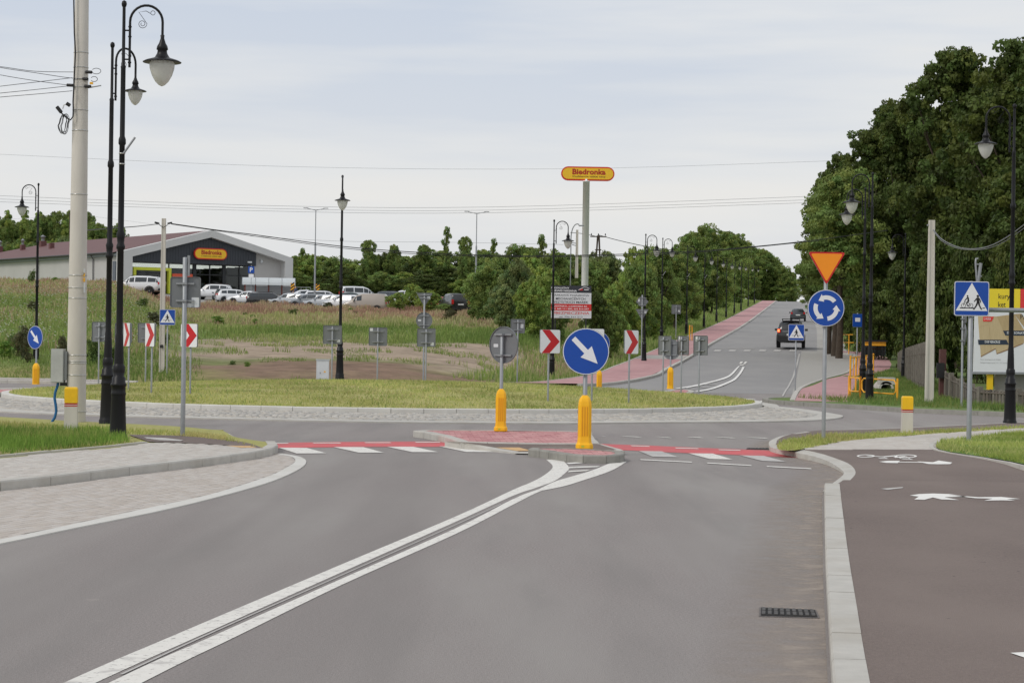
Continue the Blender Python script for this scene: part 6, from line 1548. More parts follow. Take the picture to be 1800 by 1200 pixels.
def make_car(kind, label, loc, rz, paintm, panel_rear=False, dirtlow=None):
    Ln, Ht, st, (g0, g1) = SH[kind]; t = thing('parked_car', label, 'car' if kind != 'van' else 'van', loc, rz)
    def sec(s):
        x, zu, zb, zt, wb, wt = s
        return [(x, -wb*.8, zu), (x, -wb*.98, zu+.12), (x, -wb, zu+(zb-zu)*.62), (x, -wb*.97, zb), (x, -wt*1.0, zt-.05), (x, -wt*.8, zt), (x, 0, zt+.02), (x, wt*.8, zt), (x, wt*1.0, zt-.05), (x, wb*.97, zb), (x, wb, zu+(zb-zu)*.62), (x, wb*.98, zu+.12), (x, wb*.8, zu)]
    m = MB(); vs = []; n = 13
    for s in st: vs += sec(s)
    fs = [(i*n+j, i*n+(j+1) % n, (i+1)*n+(j+1) % n, (i+1)*n+j) for i in range(len(st)-1) for j in range(n)]
    fs += [tuple(range(n)), tuple((len(st)-1)*n+j for j in reversed(range(n)))]
    m.add(vs, fs, True); body = m.build('body', paintm, t)
    # glass panels laid 6 mm proud of the cabin
    def lerp(a, b, f): return tuple(a[i]+(b[i]-a[i])*f for i in range(3))
    def patch(a, b, c, d, i0, i1, name, par=body, out=.008):
        """quad abcd inset"""
        A = lerp(a, b, i0); B = lerp(b, a, i0); Cc = lerp(c, d, i0); D = lerp(d, c, i0)
        A2 = lerp(A, D, i1); D2 = lerp(D, A, i1); B2 = lerp(B, Cc, i1); C2 = lerp(Cc, B, i1)
        nn = (Vector(B2)-Vector(A2)).cross(Vector(D2)-Vector(A2)); nn.normalize(); cen = (Vector(A2)+Vector(C2))/2
        if nn.dot(cen-Vector((0, 0, .8))) < 0: nn = -nn
        q = MB(); P = [Vector(v)+nn*out for v in (A2, B2, C2, D2)]; Q = [Vector(v)-nn*.01 for v in (A2, B2, C2, D2)]
        q.add(P+Q, [(0, 1, 2, 3), (0, 1, 5, 4), (1, 2, 6, 5), (2, 3, 7, 6), (3, 0, 4, 7)]); return q.build(name, cglass, par)
    S_ = [sec(s) for s in st]
    for i in range(g0, g1):
        for j in (3, 8):
            if panel_rear and i < 4: continue
            a, b, c, d = S_[i][j], S_[i+1][j], S_[i+1][j+1], S_[i][j+1]
            zt = min(st[i][3], st[i+1][3])
            if max(st[i][3]-st[i][2], st[i+1][3]-st[i+1][2]) < .25: continue
            patch(a, b, c, d, .05, .14, 'side_window')
    i = g1-1; patch(S_[i][5], S_[i][7], S_[i+1][8], S_[i+1][4], .04, .06, 'windscreen')
    i = g0; patch(S_[i+1][5], S_[i+1][7], S_[i][8], S_[i][4], .06, .1, 'rear_window')
    # wheels
    rw = .33 if kind != 'suv' else .38
    for x in (-Ln*.31, Ln*.31):
        for s in (-1, 1):
            y = s*(st[4][4]-.08)
            q = MB(); q.lathe([(rw*.62, -.1), (rw*.93, -.11), (rw, -.07), (rw, .07), (rw*.93, .11), (rw*.62, .1)], 18)
            q.v = [(x+a, y+c, rw+b) for a, b, c in q.v]; w_ = q.build('wheel', tyre_m, t)
            q = MB(); q.lathe([(.03, -.1), (rw*.6, -.07), (rw*.62, .0), (rw*.6, .07), (.03, .1)], 12); q.v = [(x+a, y+c*1.03, rw+b) for a, b, c in q.v]; q.build('rim', rim_m, w_)
            q = MB(); pts = [(x+(rw+.05)*math.cos(a), s*(st[4][4]+.002), rw+(rw+.05)*math.sin(a)) for a in np.linspace(-.35, PI+.35, 12)]
            q.tube(pts, .035, 5); q.build('wheel_arch', trim_m, body)
    xr = st[1][0]; zb = st[1][2]; wb = st[1][4]
    for s in (-1, 1):
        q = MB(); q.box((xr-.03, s*(wb-.13), zb-.02), (.12, .2, .24 if kind != 'van' else .4)); q.build('tail_light', tail_m, t)
        xf = st[-3][0]; q = MB(); q.box((xf+.22, s*(st[-3][4]-.2), st[-3][2]-.05), (.3, .26, .13)); q.build('headlight', head_m, t)
        q = MB(); q.box((st[g1-1][0]+.25, s*(st[4][4]+.1), st[4][2]+.08), (.12, .2, .14)); q.build('mirror', paintm, t)
    q = MB(); q.box((st[0][0]-.02, 0, zb-.25), (.03, .52, .12)); q.build('number_plate', plat_m, t)
    q = MB(); q.box((st[-1][0]+.01, 0, .5), (.03, .52, .11)); q.build('number_plate', plat_m, t)
    q = MB(); q.box((st[0][0]+.05, 0, st[0][1]+.02), (.22, st[0][4]*2, .22)); q.build('bumper', trim_m if kind == 'suv' else paintm, t)
    q = MB(); q.box((st[-1][0]-.05, 0, .42), (.2, st[-1][4]*2, .22)); q.build('bumper', trim_m if kind == 'suv' else paintm, t)
    if kind in ('suv', 'wagon'):
        for s in (-1, 1):
            q = MB(); q.tube([(-1.8, s*.58, Ht-.02), (-1.7, s*.58, Ht+.04), (.2, s*.58, Ht+.06), (.4, s*.58, Ht)], .02, 5); q.build('roof_rail', trim_m, t)
    return t
def cars():
    W_, Si, Gr, Bk, Bl, Be, Te, Rd = (paint(n, c) for n, c in (('white', S(225, 227, 230)), ('silver', S(176, 182, 188)), ('grey', S(110, 116, 122)), ('black', S(30, 31, 34)), ('dark_blue', S(42, 50, 62)), ('beige', S(165, 155, 145)), ('teal', S(70, 84, 82)), ('red', S(170, 50, 40))))
    spec = [('suv', 241, 519, 3.0, W_, 'white sports utility car in front of the lime shop portal'),
            ('suv', 372, 527, 2.95, W_, 'white car with long bonnet beside the big grey sign back'),
            ('hatch', 392, 531, 1.9, Gr, 'small grey car squeezed between two white cars near the shop'),
            ('hatch', 414, 533, .25, W_, 'white hatchback with its red tail lamp facing the meadow'),
            ('sedan', 437, 536, 2.9, W_, 'low white saloon parked beside the dark estate car'),
            ('wagon', 473, 540, .12, Bk, 'dark estate car with glowing red tail lamp near the trolley shelter'),
            ('sedan', 480, 522, 3.1, Te, 'teal saloon parked behind the trolley shelter posts'),
            ('hatch', 510, 541, 2.75, Si, 'silver hatchback with pale windscreen in front of the trolley shelter'),
            ('sedan', 541, 533, .2, W_, 'white saloon in the second row below the hazard boards'),
            ('hatch', 546, 543, 2.7, Gr, 'grey green hatchback behind the bright weeds, nose towards the shop'),
            ('hatch', 572, 544, 2.75, Si, 'silver hatchback half hidden by the bright green weeds'),
            ('wagon', 571, 536, .15, W_, 'white estate car behind the silver hatchbacks'),
            ('hatch', 606, 545, 2.8, W_, 'white hatchback behind the edge-on black street lamp'),
            ('sedan', 618, 538, .1, Te, 'dark saloon between the white van and the beige van'),
            ('van', 640, 550, 3.05, Be, 'beige panelled van behind the red and white H sign'),
            ('van', 634, 533, .35, W_, 'white people carrier standing high in the back row'),
            ('wagon', 676, 537, 2.6, Bl, 'dark blue car with bright roof beside the white people carrier'),
            ('van', 713, 541, 2.2, W_, 'white van behind the leafy sapling at the car park end'),
            ('hatch', 770, 548, .6, Rd, 'red car mostly hidden behind the triangle sign back'),
            ('van', 797, 552, 1.9, Bk, 'black van with one bright lamp at the thicket edge'),
            ('hatch', 823, 552, 1.2, Si, 'silver car peeping out of the dark bush by the lamp post')]
    for kind, px, py, rz, mt, lab in spec:
        p = G(px, py); make_car(kind, lab, p+Vector((0, 0, .02)), rz, mt, panel_rear=(kind == 'van' and mt is Be))
    # the two cars on the hill road
    a = math.atan2(1, .15)
    t = make_car('suv', 'black off-road car with lit tail lamp driving up the hill road', Vector((19.0, 139.5, float(H(19, 139.5))+.03)), a, Bk); t.name = 'off_road_car'
    q = MB(); q.box((-2.36, 0, 1.03), (.2, .62, .62)) if False else None
    p = MB(); p.box((-2.285, 0, 1.02), (.03, 1.1, .05)); p.build('chrome_strip', rim_m, t)
    lm = M('lit_tail_lamp', (1.0, .16, .05), .3, 0, 1, emit=3.0)
    p = MB(); p.box((-2.3, .8, 1.07), (.06, .13, .16)); p.build('lit_lamp', lm, t)
    p = MB(); p.box((-1.3, 0, 1.8), (1.6, 1.2, .03)); p.build('roof_rack', trim_m, t)
    t.scale = (1, 1, 1.08); t.rotation_euler[0] = 0
    t = make_car('hatch', 'dark grey car ahead of the black off-road car on the hill road', Vector((33.9, 243, float(H(33.9, 243))+.03)), a, paint('charcoal', S(52, 56, 62))); t.name = 'moving_car'
cars()

# ================================================================== PEOPLE at the shop
def person(label, loc, face, pose, shirt, trousers, hair, bald=False):
    t = thing('person', label, 'person', loc, face)
    V = [(0, 0, .95), (0, 0, 1.15), (0, 0, 1.38), (0, .01, 1.5), (0, .02, 1.62), (0, .02, 1.74)]
    R_ = [(.15, .11), (.14, .1), (.16, .1), (.055, .055), (.085, .095), (.06, .07)]
    E_ = [(0, 1), (1, 2), (2, 3), (3, 4), (4, 5)]
    for s in (-1, 1):
        o = len(V); V += [(s*.1, 0, .9), (s*.11, pose*s*.12, .5), (s*.11, pose*s*.2-.02, .08), (s*.11, pose*s*.2+.12, .04)]; R_ += [(.09, .09), (.06, .065), (.04, .045), (.035, .03)]; E_ += [(0, o), (o, o+1), (o+1, o+2), (o+2, o+3)]
        o = len(V); V += [(s*.19, 0, 1.4), (s*.24, -pose*s*.05, 1.14), (s*.23, .1-pose*s*.1, .93), (s*.22, .14-pose*s*.1, .85)]; R_ += [(.055, .055), (.042, .042), (.03, .03), (.035, .02)]; E_ += [(2, o), (o, o+1), (o+1, o+2), (o+2, o+3)]
    me = bpy.data.meshes.new('body'); me.from_pydata(V, E_, []); o = bpy.data.objects.new('body', me); COL.objects.link(o)
    sk = o.modifiers.new('Skin', 'SKIN'); ly = me.skin_vertices[0].data if me.skin_vertices else None
    if ly is None:
        bm = bmesh.new(); bm.from_mesh(me); bm.verts.layers.skin.verify(); bm.to_mesh(me); bm.free(); ly = me.skin_vertices[0].data
    for i, r in enumerate(R_): ly[i].radius = r; ly[i].use_root = (i == 0)
    ss = o.modifiers.new('Sub', 'SUBSURF'); ss.levels = 1; ss.render_levels = 1
    dg = bpy.context.evaluated_depsgraph_get(); ev = o.evaluated_get(dg); m2 = bpy.data.meshes.new_from_object(ev); bpy.data.objects.remove(o)
    skin = M('skin', S(205, 160, 135), .6); mats = [M('cloth_'+shirt[0], shirt[1], .9), M('cloth_'+trousers[0], trousers[1], .9), skin]
    b = bpy.data.objects.new('body', m2); COL.objects.link(b); b.parent = t
    for m in mats: m2.materials.append(m)
    for p in m2.polygons:
        z = p.center.z; ax = abs(p.center.x); p.use_smooth = True
        p.material_index = 2 if (z > 1.49 or (ax > .17 and z < 1.16)) else (0 if z > .95 else 1)
    if not bald:
        h = MB(); h.lathe([(.07, 0), (.095, .04), (.09, .1), (.05, .15), (.01, .16)], 10, (0, .0, 1.64)); h.build('hair', M('hair_'+hair, S(60, 42, 30), .9), t)
    f = MB(); f.box((0, .125, 1.66), (.03, .04, .05)); f.build('nose', skin, t)
    return t
Pp = at(288, 516, 239)
person('person in a light top walking out through the lime shop portal', Vector((Pp.x, 239, 6.6)), PI, 1, ('pale', S(205, 195, 185)), ('dark', S(50, 50, 60)), 'brown')
Pp = G(519, 530)
person('bald person standing among the parked cars near the trolley shelter', Pp, PI, 0, ('blue', S(70, 80, 110)), ('grey', S(90, 90, 95)), 'none', True)

# ================================================================== VEGETATION
def leaves_mesh(name, blobs, n, size, base, hue=.15, sub=1.35, up=.35):
    """leaf-sized faces spread through clumps on every lobe of the crown"""
    B = np.array(blobs); vol = B[:, 3]**2; pr = vol/vol.sum(); ncl = max(90, int(n/75))
    bi = rng.choice(len(B), ncl, p=pr); d = rng.normal(size=(ncl, 3)); d /= np.linalg.norm(d, axis=1)[:, None]; d[:, 2] = np.abs(d[:, 2])*np.where(rng.random(ncl) < .75, 1, -1)
    rr = B[bi, 3]*rng.uniform(.62, 1.08, ncl); cc = B[bi, :3]+d*rr[:, None]*np.array([1, 1, .95]); cr_ = rng.uniform(.16, .34, ncl)*B[bi, 3]*sub
    cb = rng.uniform(.7, 1.35, ncl); chue = rng.uniform(-1, 1, ncl)
    ci = rng.integers(0, ncl, n); g = rng.normal(size=(n, 3)); g /= np.linalg.norm(g, axis=1)[:, None]; rad = rng.uniform(.35, 1.0, n)**.6
    P = cc[ci]+g*(cr_[ci]*rad)[:, None]*np.array([1.05, 1.05, .7])
    nrm = g*.7+rng.normal(size=(n, 3))*.6+np.array([0, 0, up]); nrm /= np.linalg.norm(nrm, axis=1)[:, None]
    ref = rng.normal(size=(n, 3)); u = np.cross(nrm, ref); u /= np.linalg.norm(u, axis=1)[:, None]; v = np.cross(nrm, u)
    s = size*rng.uniform(.6, 1.35, n); a = u*(s*.5)[:, None]; b = v*(s*.32)[:, None]
    V = np.stack([P-a, P+b, P+a, P-b], 1).reshape(-1, 3); Fq = np.arange(4*n).reshape(-1, 4)
    base = np.array(base); C = base[None]*(cb[ci]*rng.uniform(.8, 1.25, n))[:, None]; C[:, 0] *= 1+hue*chue[ci]; C[:, 2] *= 1-hue*.5*chue[ci]
    o = quads_obj(name, V, Fq, leaf, None, np.repeat(C, 4, axis=0)); me = o.data; bpy.data.objects.remove(o); return me
def limbs_mesh(h, r, spread, n=6, h0=.25):
    m = MB(); m.tube([(0, 0, -.4), (.02*h, 0, h*.2), (0, .01*h, h*.45), (.02*h, 0, h*.8)], [r, r*.8, r*.6, r*.15], 8)
    for i in range(n):
        a = 2*PI*i/n+random.uniform(-.4, .4); z0 = h*random.uniform(h0, .5); e = spread*random.uniform(.6, .95); z1 = h*random.uniform(.55, .85)
        m.tube([(0, 0, z0), (e*.45*math.cos(a), e*.45*math.sin(a), z0+(z1-z0)*.45), (e*math.cos(a), e*math.sin(a), z1)], [r*.4, r*.25, r*.06], 5)
    o = m.build('limbs', bark); me = o.data; bpy.data.objects.remove(o); return me
def lobes(h, z0, R, n, rmin, rmax, taper=.55):
    out = []
    for i in range(n):
        f = (i+.5)/n; z = z0+(h-z0)*f; prof = math.sin(PI*min(1, (f*.85+.12)))**taper
        k = 1 if i % 3 else .2
        a = i*2.399; r = R*prof*random.uniform(.35, .8)*k
        rb = random.uniform(rmin, rmax)*(.7+.3*prof)
        out.append((r*math.cos(a), r*math.sin(a), min(z, h-rb*.8), rb))
    return out
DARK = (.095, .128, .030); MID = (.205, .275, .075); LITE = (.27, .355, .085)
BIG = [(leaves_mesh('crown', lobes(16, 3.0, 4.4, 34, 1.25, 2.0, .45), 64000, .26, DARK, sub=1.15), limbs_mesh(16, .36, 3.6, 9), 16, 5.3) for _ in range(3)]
MEDT = [(leaves_mesh('crown', lobes(9, 1.6, 3.2, 15, 1.0, 1.7), 26000, .23, MID), limbs_mesh(9, .2, 2.6, 6), 9, 4.2) for _ in range(3)]
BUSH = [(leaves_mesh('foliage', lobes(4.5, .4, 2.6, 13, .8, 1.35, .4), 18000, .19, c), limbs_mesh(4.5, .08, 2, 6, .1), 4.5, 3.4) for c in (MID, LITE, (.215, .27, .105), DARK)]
SLIM = [(leaves_mesh('crown', lobes(7, .6, .9, 14, .45, .75, .7), 9000, .17, c, sub=1.9), limbs_mesh(7, .09, .8, 7, .15), 7, 1.5) for c in (MID, LITE)]
WEED = [(leaves_mesh('foliage', lobes(1.3, .1, .6, 9, .22, .4, .4), 3000, .09, c, sub=2.0), None, 1.3, .9) for c in ((.12, .18, .05), (.19, .3, .06), (.12, .12, .06))]
def plant(kind, name, label, cat, px, Y, top, wpx=None, group=None, base=None, crown_name='crown', rz=None, hx=None):
    me, lm, hh, rr = kind
    X = at(px, 560, Y).x; zg = float(H(X, Y))-.1 if base is None else base
    h = at(px, top, Y).z-zg; sz = h/hh; sx = (wpx/F*Y/2)/rr if wpx else sz
    t = thing(name, label, cat, (X, Y, zg), random.uniform(0, 6.28) if rz is None else rz, group); t.scale = (sx, sx, sz)
    c = bpy.data.objects.new(crown_name, me); COL.objects.link(c); c.parent = t
    if lm:
        k = bpy.data.objects.new('trunk', lm); COL.objects.link(k); k.parent = t
    return t
def vegetation():
    # the row of big dark trees
    for i, (px, Y, top, w, lab) in enumerate(((1790, 98, 84, 330, 'tallest dark leafy tree, behind the flooring board'), (1680, 112, 96, 280, 'broad dark tree crown behind the rectangular concrete pole'), (1600, 128, 185, 220, 'dark tree behind the pair of black lamps'),
            (1532, 150, 235, 190, 'dark tree above the amber yield triangle'), (1478, 176, 275, 130, 'tree crown just to the side of the yield triangle'), (1880, 88, 120, 360, 'dark tree crown cut by the picture edge'), (1860, 116, 90, 300, 'high dark crown filling the gap above the lamp'), (1720, 128, 130, 300, 'dark crown showing sky gaps behind the largest trees'),
            (1600, 150, 190, 250, 'tree crown filling the slope between two larger dark trees'), (1450, 205, 360, 110, 'smaller dark tree near the hill road shoulder'))):
        plant(BIG[i % 3], 'broadleaf_tree', lab, 'tree', px, Y, top, w, 'row of dark broadleaf trees')
    for i, (px, Y, top, w, lab) in enumerate(((1440, 240, 440, 110, 'small tree overhanging the hill road shoulder'), (1430, 290, 470, 80, 'tree furthest up the shoulder side of the hill road'), (1480, 230, 400, 150, 'low tree filling in behind the roundabout disc'))):
        plant(MEDT[i % 3], 'broadleaf_tree', lab, 'tree', px, Y, top, w, 'row of dark broadleaf trees')
    # hanging lower crowns, and dark shrubs added as backing for the deep shade
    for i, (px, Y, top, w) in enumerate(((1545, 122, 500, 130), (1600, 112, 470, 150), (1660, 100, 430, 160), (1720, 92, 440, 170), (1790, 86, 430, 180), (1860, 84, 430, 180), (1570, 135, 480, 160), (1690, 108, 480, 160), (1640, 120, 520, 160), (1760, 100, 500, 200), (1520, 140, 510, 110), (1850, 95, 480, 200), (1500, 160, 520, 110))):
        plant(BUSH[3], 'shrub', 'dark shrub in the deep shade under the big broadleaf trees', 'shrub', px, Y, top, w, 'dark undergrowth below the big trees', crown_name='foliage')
    for px, Y, lab in ((1455, 131, 'slim dark trunk beside the yield sign pole'), (1467, 128, 'dark trunk next to the far yellow railing'), (1475, 125, 'thickest dark trunk at the start of the far yellow railing')):
        X = at(px, 600, Y).x; t = thing('tree_trunk', lab, 'tree trunk', (X, Y, float(H(X, Y))))
        m = MB(); m.tube([(0, 0, -.2), (.05, 0, 1.5), (0, 0, 4), (.1, 0, 7)], [.24, .2, .17, .1], 8); m.build('trunk', bark, t)
        c = bpy.data.objects.new('crown', MEDT[0][0]); COL.objects.link(c); c.parent = t; c.location = (0, 0, 3.2); c.scale = (.8, .8, .9)
    # trees on the far side of the footway up the hill
    def back(px, w, f=.35):
        for Y in range(118, 500, 2):
            X = float(XL(Y))-3.4
            if X/Y*3600+900-.0148*560+8 > px+w*f: return Y
        return 500
    for i, (px, Y, top, w) in enumerate(((1240, 215, 398, 120), (1200, 195, 430, 100), (1275, 235, 410, 100), (1305, 260, 425, 90), (1335, 290, 440, 80), (1358, 330, 455, 70), (1380, 380, 470, 60), (1390, 430, 488, 44), (1165, 175, 440, 90), (1320, 250, 450, 80), (1350, 300, 480, 60), (1262, 200, 440, 90), (1372, 345, 490, 50), (1220, 0, 412, 100), (1290, 0, 415, 90), (1185, 0, 450, 100), (1345, 0, 445, 70), (1392, 0, 480, 40), (1250, 0, 450, 90))):
        plant(MEDT[i % 3], 'hillside_tree', 'green tree in the row climbing beside the red footway', 'tree', px, back(px, w)+4*(i % 3), top, w, 'trees lining the red footway up the hill')
    for i, (px, Y, top, w) in enumerate(((1150, 128, 520, 90), (1100, 122, 515, 80), (1190, 150, 500, 90), (1215, 168, 505, 80), (1120, 140, 470, 110), (1170, 160, 470, 110), (1240, 190, 490, 80), (1270, 215, 500, 60), (1295, 240, 505, 50), (1085, 135, 500, 100), (1050, 128, 520, 90), (1145, 122, 560, 60), (1075, 118, 545, 70), (1108, 116, 560, 60), (1320, 275, 500, 44), (1345, 320, 510, 36))):
        plant(BUSH[(0, 1, 3, 1)[i % 4]], 'shrub', 'green shrub on the bank between the red footway and the service board', 'shrub', px, back(px, w, .5)+3*(i % 2), top, w, 'shrubs on the bank beside the hill footway', crown_name='foliage')
    # thicket behind the car park
    random.seed(11)
    for row, (Y, tb, n, kinds) in enumerate(((272, 462, 22, BUSH), (262, 478, 20, BUSH), (285, 448, 18, MEDT))):
        for i in range(n):
            px = 500+(1080-500)*(i+.5)/n+random.uniform(-10, 10)
            kd = kinds[random.randrange(len(kinds))]; top = tb+random.uniform(-12, 14)
            if row == 2 and not (px > 590): top += 12
            plant(kd, 'thicket_shrub', 'green shrub in the dense thicket behind the car park', 'shrub', px, Y+random.uniform(-5, 5), top+random.uniform(-4, 10), random.uniform(76, 118), 'dense thicket behind the car park', crown_name='foliage' if row < 2 else 'crown')
    for px, Y, top, w, lab in ((645, 265, 424, 56, 'rounded dark tree rising above the thicket beyond the edge-on lamp'), (690, 268, 432, 50, 'rounded tree next to the gap in the thicket skyline'), (745, 268, 432, 60, 'broad tree of the thicket, just beside the tall slender one'), (782, 266, 400, 26, 'tall slender tree poking out above the thicket'), (815, 262, 418, 50, 'bushy tree behind the second car park lamp post'), (868, 190, 421, 24, 'slender pointed tree between the car park lamp and the service board'), (950, 180, 414, 30, 'slender pointed tree close to the service board'), (917, 185, 432, 20, 'small pointed sapling between two taller slender trees'), (530, 270, 437, 22, 'narrow sapling rising beside the shop gable'), (518, 262, 450, 18, 'short narrow sapling at the shop corner')):
        plant(SLIM[0] if w < 35 else MEDT[1], 'thicket_tree', lab, 'tree', px, Y, top, w)
    for i, (px, Y, top, w) in enumerate(((860, 150, 470, 120), (905, 145, 462, 110), (950, 140, 470, 110), (1000, 182, 476, 110), (1045, 184, 465, 110), (890, 128, 505, 90), (935, 124, 495, 90), (845, 160, 480, 90), (975, 122, 520, 80), (1028, 188, 450, 120), (925, 165, 448, 110), (875, 170, 455, 110), (975, 183, 446, 110), (1070, 186, 448, 100), (1110, 170, 440, 90), (1140, 185, 440, 90))):
        plant(BUSH[(0, 2, 1, 0)[i % 4]], 'willow_shrub', 'large green shrub massed around the foot of the shop pylon', 'shrub', px, Y, top, w, 'large shrubs round the shop pylon', crown_name='foliage')
    for px, Y, top, w, lab in ((722, 196, 500, 60, 'leafy sapling in front of the white van at the car park end'), (700, 192, 515, 50, 'low green bush below the dark blue car'), (755, 190, 512, 60, 'green bush in front of the red car'), (830, 188, 505, 50, 'dark bush hiding the silver car by the lamp post'), (780, 184, 535, 70, 'low wide bush below the black van')):
        plant(BUSH[1 if px < 760 else 0], 'bush', lab, 'bush', px, Y, top, w, crown_name='foliage')
    # woods beyond the shop
    for i in range(30):
        px = -40+250*(i+.5)/30; top = 386+14*math.sin(i*1.9)+(14 if px > 150 else 0)+(px > 175)*12; Y = 345+8*math.sin(i*2.7)
        plant(MEDT[i % 3] if i % 3 else SLIM[1], 'woodland_tree', 'pale green tree in the wood rising beyond the brown shop roof', 'tree', px, Y, top, 74 if i % 3 else 34, 'wood beyond the shop roof')
    for i in range(14):
        plant(BUSH[i % 3], 'thicket_shrub', 'low green growth filling the wood edge beyond the shop', 'shrub', -40+260*(i+.5)/14, 330, 425+random.uniform(-6, 8), 80, 'undergrowth of the wood beyond the shop', crown_name='foliage')
    # weeds near the small arrow sign
    for px, Y, top, w, k, lab in ((45, 80, 575, 55, 2, 'dark seedy weed clump behind the small blue arrow sign'), (30, 84, 590, 60, 0, 'low green weed clump near the picture edge'), (112, 79, 592, 36, 2, 'brownish weed clump behind the grey meter box'), (165, 80, 596, 44, 0, 'green weed clump behind the massive concrete pole'), (12, 82, 600, 50, 1, 'light green weed tuft at the picture edge'), (56, 186, 476, 20, 0, 'young sapling against the long shop wall'), (98, 190, 488, 34, 1, 'bright green bush against the long shop wall'), (385, 140, 556, 44, 1, 'bright green weed clump in the middle of the meadow'), (410, 86, 634, 20, 0, 'weed clump standing in the bare earth'), (435, 84, 636, 18, 1, 'smaller weed clump beside the bare earth'), (200, 80, 610, 40, 0, 'green weeds beyond the pair of black lamps')):
        plant(WEED[k], 'weed_clump', lab, 'weed', px, Y, top, w, crown_name='foliage')
    random.seed(5)
    for i in range(26):
        px = random.uniform(-20, 840); Y = random.uniform(78, 190)
        if 77 < Y < 112 and 300 < px < 930: continue
        X = at(px, 600, Y).x; zg = float(H(X, Y)); top = 597-(zg+random.uniform(.7, 1.2)-EYE)/Y*F
        plant(WEED[i % 3], 'weed_clump', 'small weed clump scattered in the rough meadow', 'weed', px, Y, top, None, 'weed clumps scattered over the meadow', crown_name='foliage')
vegetation()

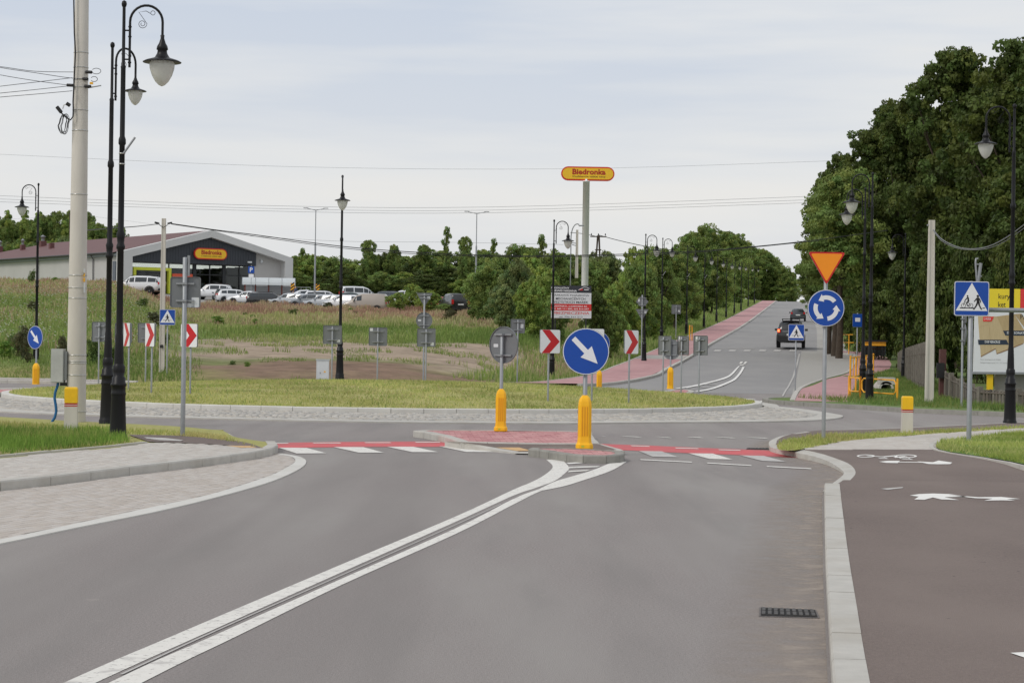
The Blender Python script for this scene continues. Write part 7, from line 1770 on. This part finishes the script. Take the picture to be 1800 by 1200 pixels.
def meadow():
    def band(y0, y1, a0, a1, dens, hr, wr, base, tip, name='meadow_grass', label=None, noise=0, hole=None):
        area = .5*(a1-a0)*(y1*y1-y0*y0); n = int(area*dens)
        Y = np.sqrt(rng.uniform(y0*y0, y1*y1, n)); a = rng.uniform(a0, a1, n); X = a*Y
        if noise:
            q = np.sin(X*.9+Y*.35)+np.sin(X*.37-Y*.8+1)+np.sin(X*2.1+Y*1.3)*.7
            m = q > noise; X, Y = X[m], Y[m]
        if hole is not None:
            px = X/Y*3600+900
            px = px+25*np.sin(Y*.9)+18*np.sin(Y*2.3+1)
            m = ~((Y > hole[0]+np.sin(px*.03)*1.5) & (Y < hole[1]+np.sin(px*.021)*2.5) & (px > hole[2]) & (px < hole[3])); X, Y = X[m], Y[m]
        e = np.minimum(a1-X/Y, X/Y-a0); m = ((XL(Y)-3.2-X > .3) | (Y < 74)) & (rng.random(len(X)) < np.clip(e/.02+.0, 0, 1)); X, Y = X[m], Y[m]
        n = len(X); Z = H(X, Y)-.08
        cl = .75+.35*(np.sin(X*.8+Y*.5)+np.sin(X*.33-Y*.21+2))/2+.15*np.sin(X*2.7)
        h = rng.uniform(*hr, n)*cl; w = rng.uniform(*wr, n); th = rng.normal(0, .7, n); lt = rng.uniform(0, 2*PI, n); ld = rng.uniform(.05, .35, n)*h
        dx = np.cos(th)*w/2; dy = np.sin(th)*w/2
        A = np.stack([X-dx, Y-dy, Z], -1); B = np.stack([X+dx, Y+dy, Z], -1)
        tx = X+np.cos(lt)*ld; ty = Y+np.sin(lt)*ld
        C = np.stack([tx+dx*.7, ty+dy*.7, Z+h*.95], -1); D = np.stack([tx-dx*.5, ty-dy*.5, Z+h], -1)
        V = np.stack([A, B, C, D], 1).reshape(-1, 3); Fq = np.arange(4*n).reshape(-1, 4)
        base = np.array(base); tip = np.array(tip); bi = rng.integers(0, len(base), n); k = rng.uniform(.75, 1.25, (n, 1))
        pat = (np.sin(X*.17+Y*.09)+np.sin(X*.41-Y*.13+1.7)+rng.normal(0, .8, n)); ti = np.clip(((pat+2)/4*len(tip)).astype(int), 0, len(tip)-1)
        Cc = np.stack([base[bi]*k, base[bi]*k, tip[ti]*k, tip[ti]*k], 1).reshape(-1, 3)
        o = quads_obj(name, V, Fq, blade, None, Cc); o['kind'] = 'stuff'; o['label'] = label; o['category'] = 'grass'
    G1 = [(.16, .24, .06), (.20, .28, .075), (.25, .30, .10)]; G2 = [(.25, .34, .09), (.34, .41, .13), (.44, .44, .2)]
    TAN = [(.50, .43, .25), (.56, .48, .30), (.42, .40, .20)]; RED = [(.42, .24, .19), (.5, .31, .25), (.36, .21, .16), (.46, .32, .22)]
    band(170, 207, -.20, .035, 30, (.35, .85), (.035, .08), [(.33, .27, .13), (.40, .28, .19), (.24, .27, .09)], RED+[TAN[0]], label='tall reddish seed-head grass just below the parked cars')
    band(138, 174, -.27, .035, 24, (.3, .75), (.03, .07), G2+[TAN[2]], [G2[2], G2[1]]+TAN+RED[:2], label='straw coloured tall grass across the middle meadow')
    band(113, 150, -.27, .04, 22, (.15, .5), (.025, .06), G1, G1+G2, label='fresh green meadow grass beyond the bare earth')
    band(150, 232, -.28, -.185, 26, (.35, .9), (.035, .08), G2, [G2[0], G2[1]]+RED+TAN+[(.26, .38, .09)], label='mixed reddish grass below the long shop wall')
    band(86, 150, -.28, -.16, 26, (.2, .6), (.02, .05), G1+G2, [G1[2], G2[0], (.22, .34, .08), TAN[0], G2[1], RED[1], G2[2], (.26, .38, .09), G1[1]], label='flowering rough grass on the bank beyond the small arrow sign')
    band(74.5, 90, -.28, -.15, 60, (.1, .35), (.015, .04), G1, G1+G2+[TAN[0]], label='rough green bank grass beyond the grey path')
    band(74.5, 114, -.16, .045, 38, (.08, .32), (.015, .04), G1, G1+G2, noise=.5, hole=(77.5, 88.5, 330, 965), label='patchy grass between the bare earth strips')
    band(90, 130, .0, .075, 30, (.2, .6), (.02, .05), G1, [G1[1], G2[0], TAN[0], RED[1], TAN[1]], label='tan grass between the service board and the footway')
    band(80, 93, -.01, .06, 90, (.08, .22), (.015, .035), G1, G1+G2, label='green strip of grass beside the red footway entrance')
    # bank beside the hill footway
    n = 26000; Y = rng.uniform(84, 430, n); X = XL(Y)-3.1-rng.uniform(0, 1, n)**1.5*np.minimum(9, 1+Y*.03); Z = H(X, Y)-.06; h = rng.uniform(.12, .5, n); w = rng.uniform(.03, .09, n)
    V = np.stack([np.stack([X-w/2, Y, Z], -1), np.stack([X+w/2, Y, Z], -1), np.stack([X+rng.normal(0, .06, n), Y, Z+h], -1)], 1).reshape(-1, 3)
    c = np.array(G1+G2)[rng.integers(0, 6, n)]*1.1; o = quads_obj('bank_grass', V, np.arange(3*n).reshape(-1, 3), blade, None, np.repeat(c, 3, axis=0), 3); o['kind'] = 'stuff'; o['label'] = 'green grass bank rising beside the red footway up the hill'; o['category'] = 'grass'
    # shoulder grass on the other side
    n = 16000; Y = rng.uniform(136, 430, n); X = XL(Y)+9.4+rng.uniform(0, 1, n)**1.3*9; Z = H(X, Y)-.06; h = rng.uniform(.08, .4, n); w = rng.uniform(.03, .09, n)
    V = np.stack([np.stack([X-w/2, Y, Z], -1), np.stack([X+w/2, Y, Z], -1), np.stack([X+rng.normal(0, .06, n), Y, Z+h], -1)], 1).reshape(-1, 3)
    c = np.array(G1+G2)[rng.integers(0, 6, n)]; o = quads_obj('shoulder_grass', V, np.arange(3*n).reshape(-1, 3), blade, None, np.repeat(c, 3, axis=0), 3); o['kind'] = 'stuff'; o['label'] = 'grass under the trees along the hill road shoulder'; o['category'] = 'grass'
    # white flower heads
    n = 2200; a = rng.uniform(-.26, -.17, n); Y = rng.uniform(85, 170, n); keep = rng.random(n) < .8; a, Y = a[keep], Y[keep]
    n2 = 120; a = np.concatenate([a, rng.uniform(-.16, .03, n2)]); Y = np.concatenate([Y, rng.uniform(112, 200, n2)]); n = len(Y)
    X = a*Y; Z = H(X, Y)+rng.uniform(.25, .6, n); s = rng.uniform(.04, .11, n)
    V = np.stack([np.stack([X-s, Y, Z], -1), np.stack([X, Y-s, Z+s*.4], -1), np.stack([X+s, Y, Z], -1), np.stack([X, Y+s, Z+s*.4], -1)], 1).reshape(-1, 3)
    o = quads_obj('wild_flowers', V, np.arange(4*n).reshape(-1, 4), M('flower_white', S(225, 225, 212), .8), None); o['kind'] = 'stuff'; o['label'] = 'small white flower heads dotted through the meadow'; o['category'] = 'flowers'
meadow()
